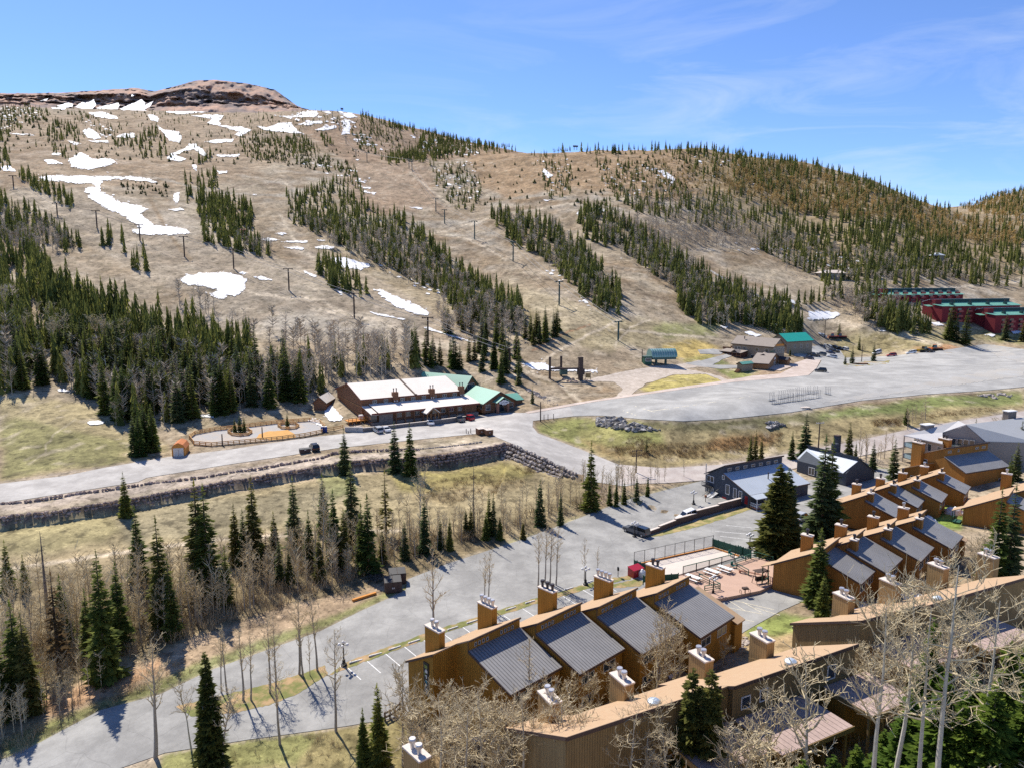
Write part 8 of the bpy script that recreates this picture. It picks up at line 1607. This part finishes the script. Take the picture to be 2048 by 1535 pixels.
# ------------------------------------------------------------------ ball court and deck
DZ = 10.2
for _ in range(3): DZ = max(float(gz(*P(x, y, DZ)[:2])) for x, y in ((1268,1130),(1340,1115),(1426,1095),(1478,1112),(1330,1156),(1400,1125),(1318,1162),(1470,1124),(1548,1118),(1548,1168),(1440,1196),(1395,1192),(1440,1150),(1500,1140)))+.12
p0, p1, p2, p3 = [P(*q, DZ) for q in ((1268,1130),(1426,1095),(1478,1112),(1330,1156))]
t = empty('ball_court', p0, 0, 'pale concrete ball court with an orange kerb and a wire fence', 'court'); t['label'] = 'pale concrete ball court with an orange kerb'; M = MB(t.location); M.prism([Vector((p.x, p.y, 8.5)) for p in (p0, p3, p2, p1)][::-1], [p for p in (p0, p3, p2, p1)][::-1]); M.build('slab', add_fine(mat('court_concrete', (.60,.52,.45), .9, .06, .3, coord='World'), 3, .06), t)
M = MB(t.location)
for a, b in ((p0, p1), (p1, p2), (p3, p0)): M.bar(a+Vector((0, 0, .12)), b+Vector((0, 0, .12)), .2, .24)
M.build('kerb', m_orange, t)
cf = empty('wire_fence', p0, 0, 'grey wire mesh fence on steel posts along the far side of the court', 'fence'); 
for k in range(9): q = p0.lerp(p1, k/8); MB(cf.location).tube(q+Vector((0, 0, .25)), q+Vector((0, 0, 2.5)), .05, None, 6).build('post', m_blackm, cf)
M = MB(cf.location)
for z in (.4, 2.45): M.bar(p0+Vector((0, 0, z)), p1+Vector((0, 0, z)), .05)
M.build('rail', m_blackm, cf); M = MB(cf.location); d = (p1-p0); nn = 70
for k in range(nn): q = p0.lerp(p1, k/nn); M.bar(q+Vector((0, 0, .4)), q+d/nn*0+Vector((0, 0, 2.42)), .012)
for k in range(12): M.bar(p0+Vector((0, 0, .45+k*.165)), p1+Vector((0, 0, .45+k*.165)), .012)
M.build('mesh', m_flue, cf)
def board(label, a, b, z0, z1):
    t = empty('board_fence', a, 0, label, 'fence'); n = 5
    for k in range(n): M = MB(t.location); M.bar(a.lerp(b, k/n)+Vector((0, 0, (z0+z1)/2)), a.lerp(b, (k+.97)/n)+Vector((0, 0, (z0+z1)/2)), .06, z1-z0); M.build('panel', m_dkgreen, t)
    for k in range(n+1): q = a.lerp(b, k/n); MB(t.location).box((q.x-.07, q.y+.05, q.z-.3), (q.x+.07, q.y+.19, q.z+z1+.1)).build('post', m_dkgreen, t)
board('dark green board fence at the right end of the ball court', p1+Vector((0, .3, 0)), p2+Vector((.5, 0, 0)), .25, 1.7)
board('dark green board fence behind the first condominium chimney end of the court', p3+Vector((-4, -2, 0)), p3+Vector((2.0, -1.0, 0)), .2, 1.3)
board('short dark green board fence at the left end of the court', p0+Vector((0, -.2, 0)), p0.lerp(p3, .5), .2, 1.1)
board('second dark green board fence nearer the huge spruce', P(1476,1108,DZ), P(1502,1118,DZ), .25, 1.7)
# deck
D0 = [P(*q, DZ+.1) for q in ((1318,1162),(1372,1147),(1470,1124),(1500,1114),(1548,1118),(1548,1168),(1520,1180),(1440,1196),(1395,1192),(1360,1182))]
t = empty('sun_deck', D0[0], 0, 'salmon coloured timber deck with benches between the two ochre rows', 'deck'); M = MB(t.location); M.prism([Vector((p.x, p.y, 8.4)) for p in D0], D0); M.build('deck_boards', add_fine(mat('salmon_deck', (.47,.315,.235), .9, .08, .6, coord='World', stripe=None), 3, .08), t)
def rail(label, pts, m, h=1.1, bal=0, mids=1, cat='railing'):
    pts = [P(*q, DZ+.1) for q in pts]; t = empty('railing', pts[0], 0, label, cat)
    for k, (a, b) in enumerate(zip(pts[:-1], pts[1:])):
        n = max(1, int((b-a).length/2.0))
        for q in range(n+1):
            if q == 0 and k: continue
            p = a.lerp(b, q/n); MB(t.location).box((p.x-.06, p.y-.06, p.z), (p.x+.06, p.y+.06, p.z+h)).build('post', m, t)
        M = MB(t.location); M.bar(a+Vector((0, 0, h+.04)), b+Vector((0, 0, h+.04)), .16, .07)
        for z in range(mids): M.bar(a+Vector((0, 0, h*(.25+.35*z))), b+Vector((0, 0, h*(.25+.35*z))), .05, .10)
        M.build('rail', m_dkgreen, t)
        if bal:
            M = MB(t.location); nb = int((b-a).length/.2)
            for q in range(nb): p = a.lerp(b, q/nb); M.box((p.x-.02, p.y-.02, p.z+.1), (p.x+.02, p.y+.02, p.z+h))
            M.build('balusters', m_blackm, t)
rail('tall black baluster fence with a green cap between court and deck', [(1366,1149),(1418,1136),(1468,1123)], m_blackm, 1.5, 1, 0)
rail('green railing along the back right of the deck', [(1470,1128),(1512,1114),(1546,1124)], m_dkgreen, 1.0, 0, 2)
rail('short green railing in the middle of the deck near the spruce', [(1473,1137),(1497,1150)], m_dkgreen, 1.0, 0, 2)
rail('green corner railing beside the near corner lamp', [(1398,1158),(1440,1178),(1409,1183)], m_dkgreen, 1.0, 0, 2)
rail('green railing at the end wall of the middle condominium row', [(1536,1150),(1536,1168)], m_dkgreen, 1.0, 0, 2)
def picnic(px, py, head, label):
    g = P(px, py, DZ+.1); t = empty('picnic_table', (0, 0, 0)); MB().box((-1.3, -.45, .72), (1.3, .45, .78)).build('table_top', m_white, t)
    for s in (-1, 1): MB().box((-1.3, s*.75-.14, .43), (1.3, s*.75+.14, .48)).build('bench', m_white, t)
    for x in (-.9, .9): MB().bar((x, -.75, 0), (x, .3, .72), .09).bar((x, .75, 0), (x, -.3, .72), .09).bar((x, -.8, .39), (x, .8, .39), .08).build('leg', m_dkgreen, t)
    t.location = g; t.rotation_euler = (0, 0, R(head)); return tag(t, label, 'picnic table')
picnic(1450, 1142, -48, 'white topped picnic table in the open middle of the deck'); picnic(1424, 1148, -48, 'white topped picnic table behind the corner railing'); picnic(1386, 1160, -48, 'white topped picnic table at the left end of the deck, next to the condominium roof')
for px, py, l in ((1461,1110,'green plastic chair on the right end of the court'),(1466,1134,'green plastic chair beside the baluster fence')):
    g = P(px, py, DZ+.1); t = empty('garden_chair', g, 0, l, 'chair'); f = Fr((g.x, g.y, 0), 30); M = MB(t.location); f.box(M, -.3, .3, -.3, .3, g.z+.4, g.z+.46); M.build('seat', mat('teal_plastic', (.02,.22,.17), .5, .1, 2), t); M = MB(t.location); f.box(M, -.3, .3, .27, .33, g.z+.46, g.z+1.0); M.build('backrest', bpy.data.materials['teal_plastic'], t)
    for x in (-.27, .23):
        for y in (-.27, .23): M = MB(t.location); f.box(M, x, x+.05, y, y+.05, g.z, g.z+.4); M.build('leg', bpy.data.materials['teal_plastic'], t)
g = P(1521, 1165, DZ+.1); t = empty('swing_seat', g, 0, 'dark metal garden swing on a frame in front of the middle row end wall', 'swing'); f = Fr((g.x, g.y, 0), 20)
for x in (-1.2, 1.2): M = MB(t.location); M.bar(f.w(x, -.7, g.z), f.w(x, 0, g.z+2.1), .07); M.bar(f.w(x, .7, g.z), f.w(x, 0, g.z+2.1), .07); M.build('frame', m_pole, t)
M = MB(t.location); M.bar(f.w(-1.3, 0, g.z+2.1), f.w(1.3, 0, g.z+2.1), .08); M.build('beam', m_pole, t); M = MB(t.location); f.box(M, -.95, .95, -.35, .25, g.z+.5, g.z+.56); f.box(M, -.95, .95, .2, .26, g.z+.56, g.z+1.1); M.build('seat', m_pole, t); M = MB(t.location); f.box(M, -1.2, 1.2, -.7, .7, g.z+2.15, g.z+2.2); M.build('canopy', m_pole, t)
g = P(1490, 1186, DZ); t = empty('grill', g, 0, 'small charcoal grill standing at the front edge of the deck', 'grill'); f = Fr((g.x, g.y, 0), 10); M = MB(t.location); f.box(M, -.45, .45, -.3, .3, g.z+.75, g.z+1.05); M.build('firebox', m_pole, t)
for x in (-.8, .75): M = MB(t.location); f.box(M, x, x+.06, -.3, .3, g.z+.6, g.z+.66); f.box(M, x, x+.05, -.3, -.25, g.z-.3, g.z+.6); f.box(M, x, x+.05, .25, .3, g.z-.3, g.z+.6); M.build('side_shelf', m_pole, t)
M = MB(t.location); f.box(M, -.06, .06, -.06, .06, g.z-.3, g.z+.75); M.build('pedestal', m_pole, t)
g = P(1509, 1150, DZ+.1); tag(MB(tuple(g)).bar(g+Vector((-2.2, 1.3, .45)), g+Vector((1.6, -1.2, .45)), .4, .09).bar(g+Vector((-2.1, 1.25, .0)), g+Vector((-2.1, 1.25, .42)), .3).bar(g+Vector((1.5, -1.1, .0)), g+Vector((1.5, -1.1, .42)), .3).build('plank_bench', m_wood), 'salmon plank bench lying across the open deck', 'bench')
t = empty('canoe', G1(1612, 1256), 0, 'small green rowing boat upside down at the tip of the back roof', 'boat'); g = G1(1612, 1256)
hull = MB(t.location); sec = [(-2, .05, .12), (-1.2, .4, .3), (0, .55, .4), (1.2, .4, .3), (2, .05, .12)]
for a, b in zip(sec[:-1], sec[1:]): hull.prism([g+Vector((a[0], -a[1], .05)), g+Vector((a[0], a[1], .05)), g+Vector((a[0], 0, a[2]+.15))], [g+Vector((b[0], -b[1], .05)), g+Vector((b[0], b[1], .05)), g+Vector((b[0], 0, b[2]+.15))])
hull.build('hull', m_dkgreen, t); MB(t.location).bar(g+Vector((-2, 0, .28)), g+Vector((2, 0, .28)), .06).build('keel', m_cap, t)

# ------------------------------------------------------------------ fenced play area by the road
OV = [(379,877),(388,889),(423,892),(490,886),(554,880),(610,873),(644,866),(650,856),(641,847),(619,842),(554,847),(489,855),(430,861),(390,869)]
tag(sheet('play_ground', [OV], add_fine(mat('sand_and_gravel', (.47,.40,.33), .95, .15, .12, coord='World', c2=(.36,.35,.34), thr=(.42, .55)), 2, .1), .04, 5, .5), kind='structure')
tag(sheet('sand_patch', [[(512,877),(518,868),(535,863),(575,860),(590,868),(592,874),(550,880)]], mat('orange_sand', (.56,.31,.10), .95, .12, .6, coord='World'), .09, 5, .7), kind='structure')
m_railw = mat('fresh_timber', (.66,.38,.15), .85, .12, 2, coord='World')
def rail_fence(label, pts, h=1.15, rails=(.25, .65, 1.05), closed=True, name='rail_fence', m=None):
    d = dense(pts, 10, 0, 0, closed); W = [G1(*q) for q in d]; 
    if closed: W.append(W[0])
    t = empty(name, W[0], 0, label, 'fence')
    for q in W[:-1] if closed else W: MB(t.location).box((q.x-.1, q.y-.1, q.z-.3), (q.x+.1, q.y+.1, q.z+h)).build('post', m or m_railw, t)
    for z in rails:
        M = MB(t.location)
        for a, b in zip(W[:-1], W[1:]): M.bar(a+Vector((0, 0, z)), b+Vector((0, 0, z)), .10, .22)
        M.build('rail', m or m_railw, t)
rail_fence('oval fence of fresh orange timber around the roadside play area', OV)
for cx, cy, rx, ry, l in ((480,866,24,6.5,'ring of timber rails around three small spruces in the play area'),(577,853.5,21,5.5,'ring of timber rails around one small spruce in the play area')):
    rail_fence(l, [(cx+rx*math.cos(a), cy+ry*math.sin(a)) for a in np.linspace(0, 6.28, 9)[:-1]], 1.0, (.2, .5, .8), True, 'planter_ring')
rail_fence('straight timber fence from the play area to the lodge steps', [(652,862),(668,860),(686,856)], 1.1, (.4, .9), False)
for x, l in ((645,'left of two blue barrels at the fence end'),(651.5,'right of two blue barrels at the fence end')):
    g = G1(x, 863); t = empty('barrel', g, 0, l, 'barrel'); MB(t.location).lathe([(.42, 0), (.45, .5), (.45, 1.1), (.40, 1.5)], g, 12).build('drum', mat('blue_plastic', (.02,.05,.22), .5, .1, 2), t); MB(t.location).lathe([(.41, 1.505), (.41, 1.6), (.2, 1.62)], g, 12).build('lid', m_white, t)
for px, by in ((445,890),(525,876)): upole(px, by, by-23, 'slim lamp pole inside the play area, %s' % ('left one' if px < 500 else 'right one'), 0, m_pole, 'light_pole', 'light pole')
rail_fence('dark wooden fence at the end wall corner by the near lot', [(770,1440),(790,1430),(800,1420)], 1.1, (.4, .95), False, 'picket_fence', m_bark)
g = G1(1236, 1153); t = empty('mailbox', g, 0, 'small dark post box at the edge of the near lot', 'post box'); MB(t.location).tube(g, g+Vector((0, 0, 1.2)), .06, None, 6).build('post', m_blackm, t); MB(t.location).box((g.x-.15, g.y-.25, g.z+1.2), (g.x+.15, g.y+.25, g.z+1.75)).build('box', m_blackm, t)
g = G1(1411, 1003); t = empty('mailbox', g, 0, 'brown post box by the lot entrance of the slate blue house', 'post box'); MB(t.location).tube(g, g+Vector((0, 0, 1.1)), .07, None, 6).build('post', m_bark, t); MB(t.location).box((g.x-.2, g.y-.3, g.z+1.1), (g.x+.2, g.y+.3, g.z+1.6)).build('box', m_brown, t)
# two timbers stairs right of the lodge front, low sign stones
st = empty('steps', G1(940, 822), 0, 'timber railed steps climbing between the two lodges', 'steps'); f = Fr(P(934,826,18.3), 31); M = MB(st.location)
for k in range(8): f.box(M, 0, 2.2, k*.42, k*.42+.5, 18.0+k*.16, 18.2+k*.16)
M.build('tread', m_cap, st); M = MB(st.location)
for x in (-.15, 2.3):
    M.bar(f.w(x, -.3, 19.1), f.w(x, 3.6, 20.5), .1); [M.bar(f.w(x, y, 18+y*.38), f.w(x, y, 19.2+y*.38), .1) for y in (0, 1.8, 3.5)]
M.build('handrail', m_log, st)
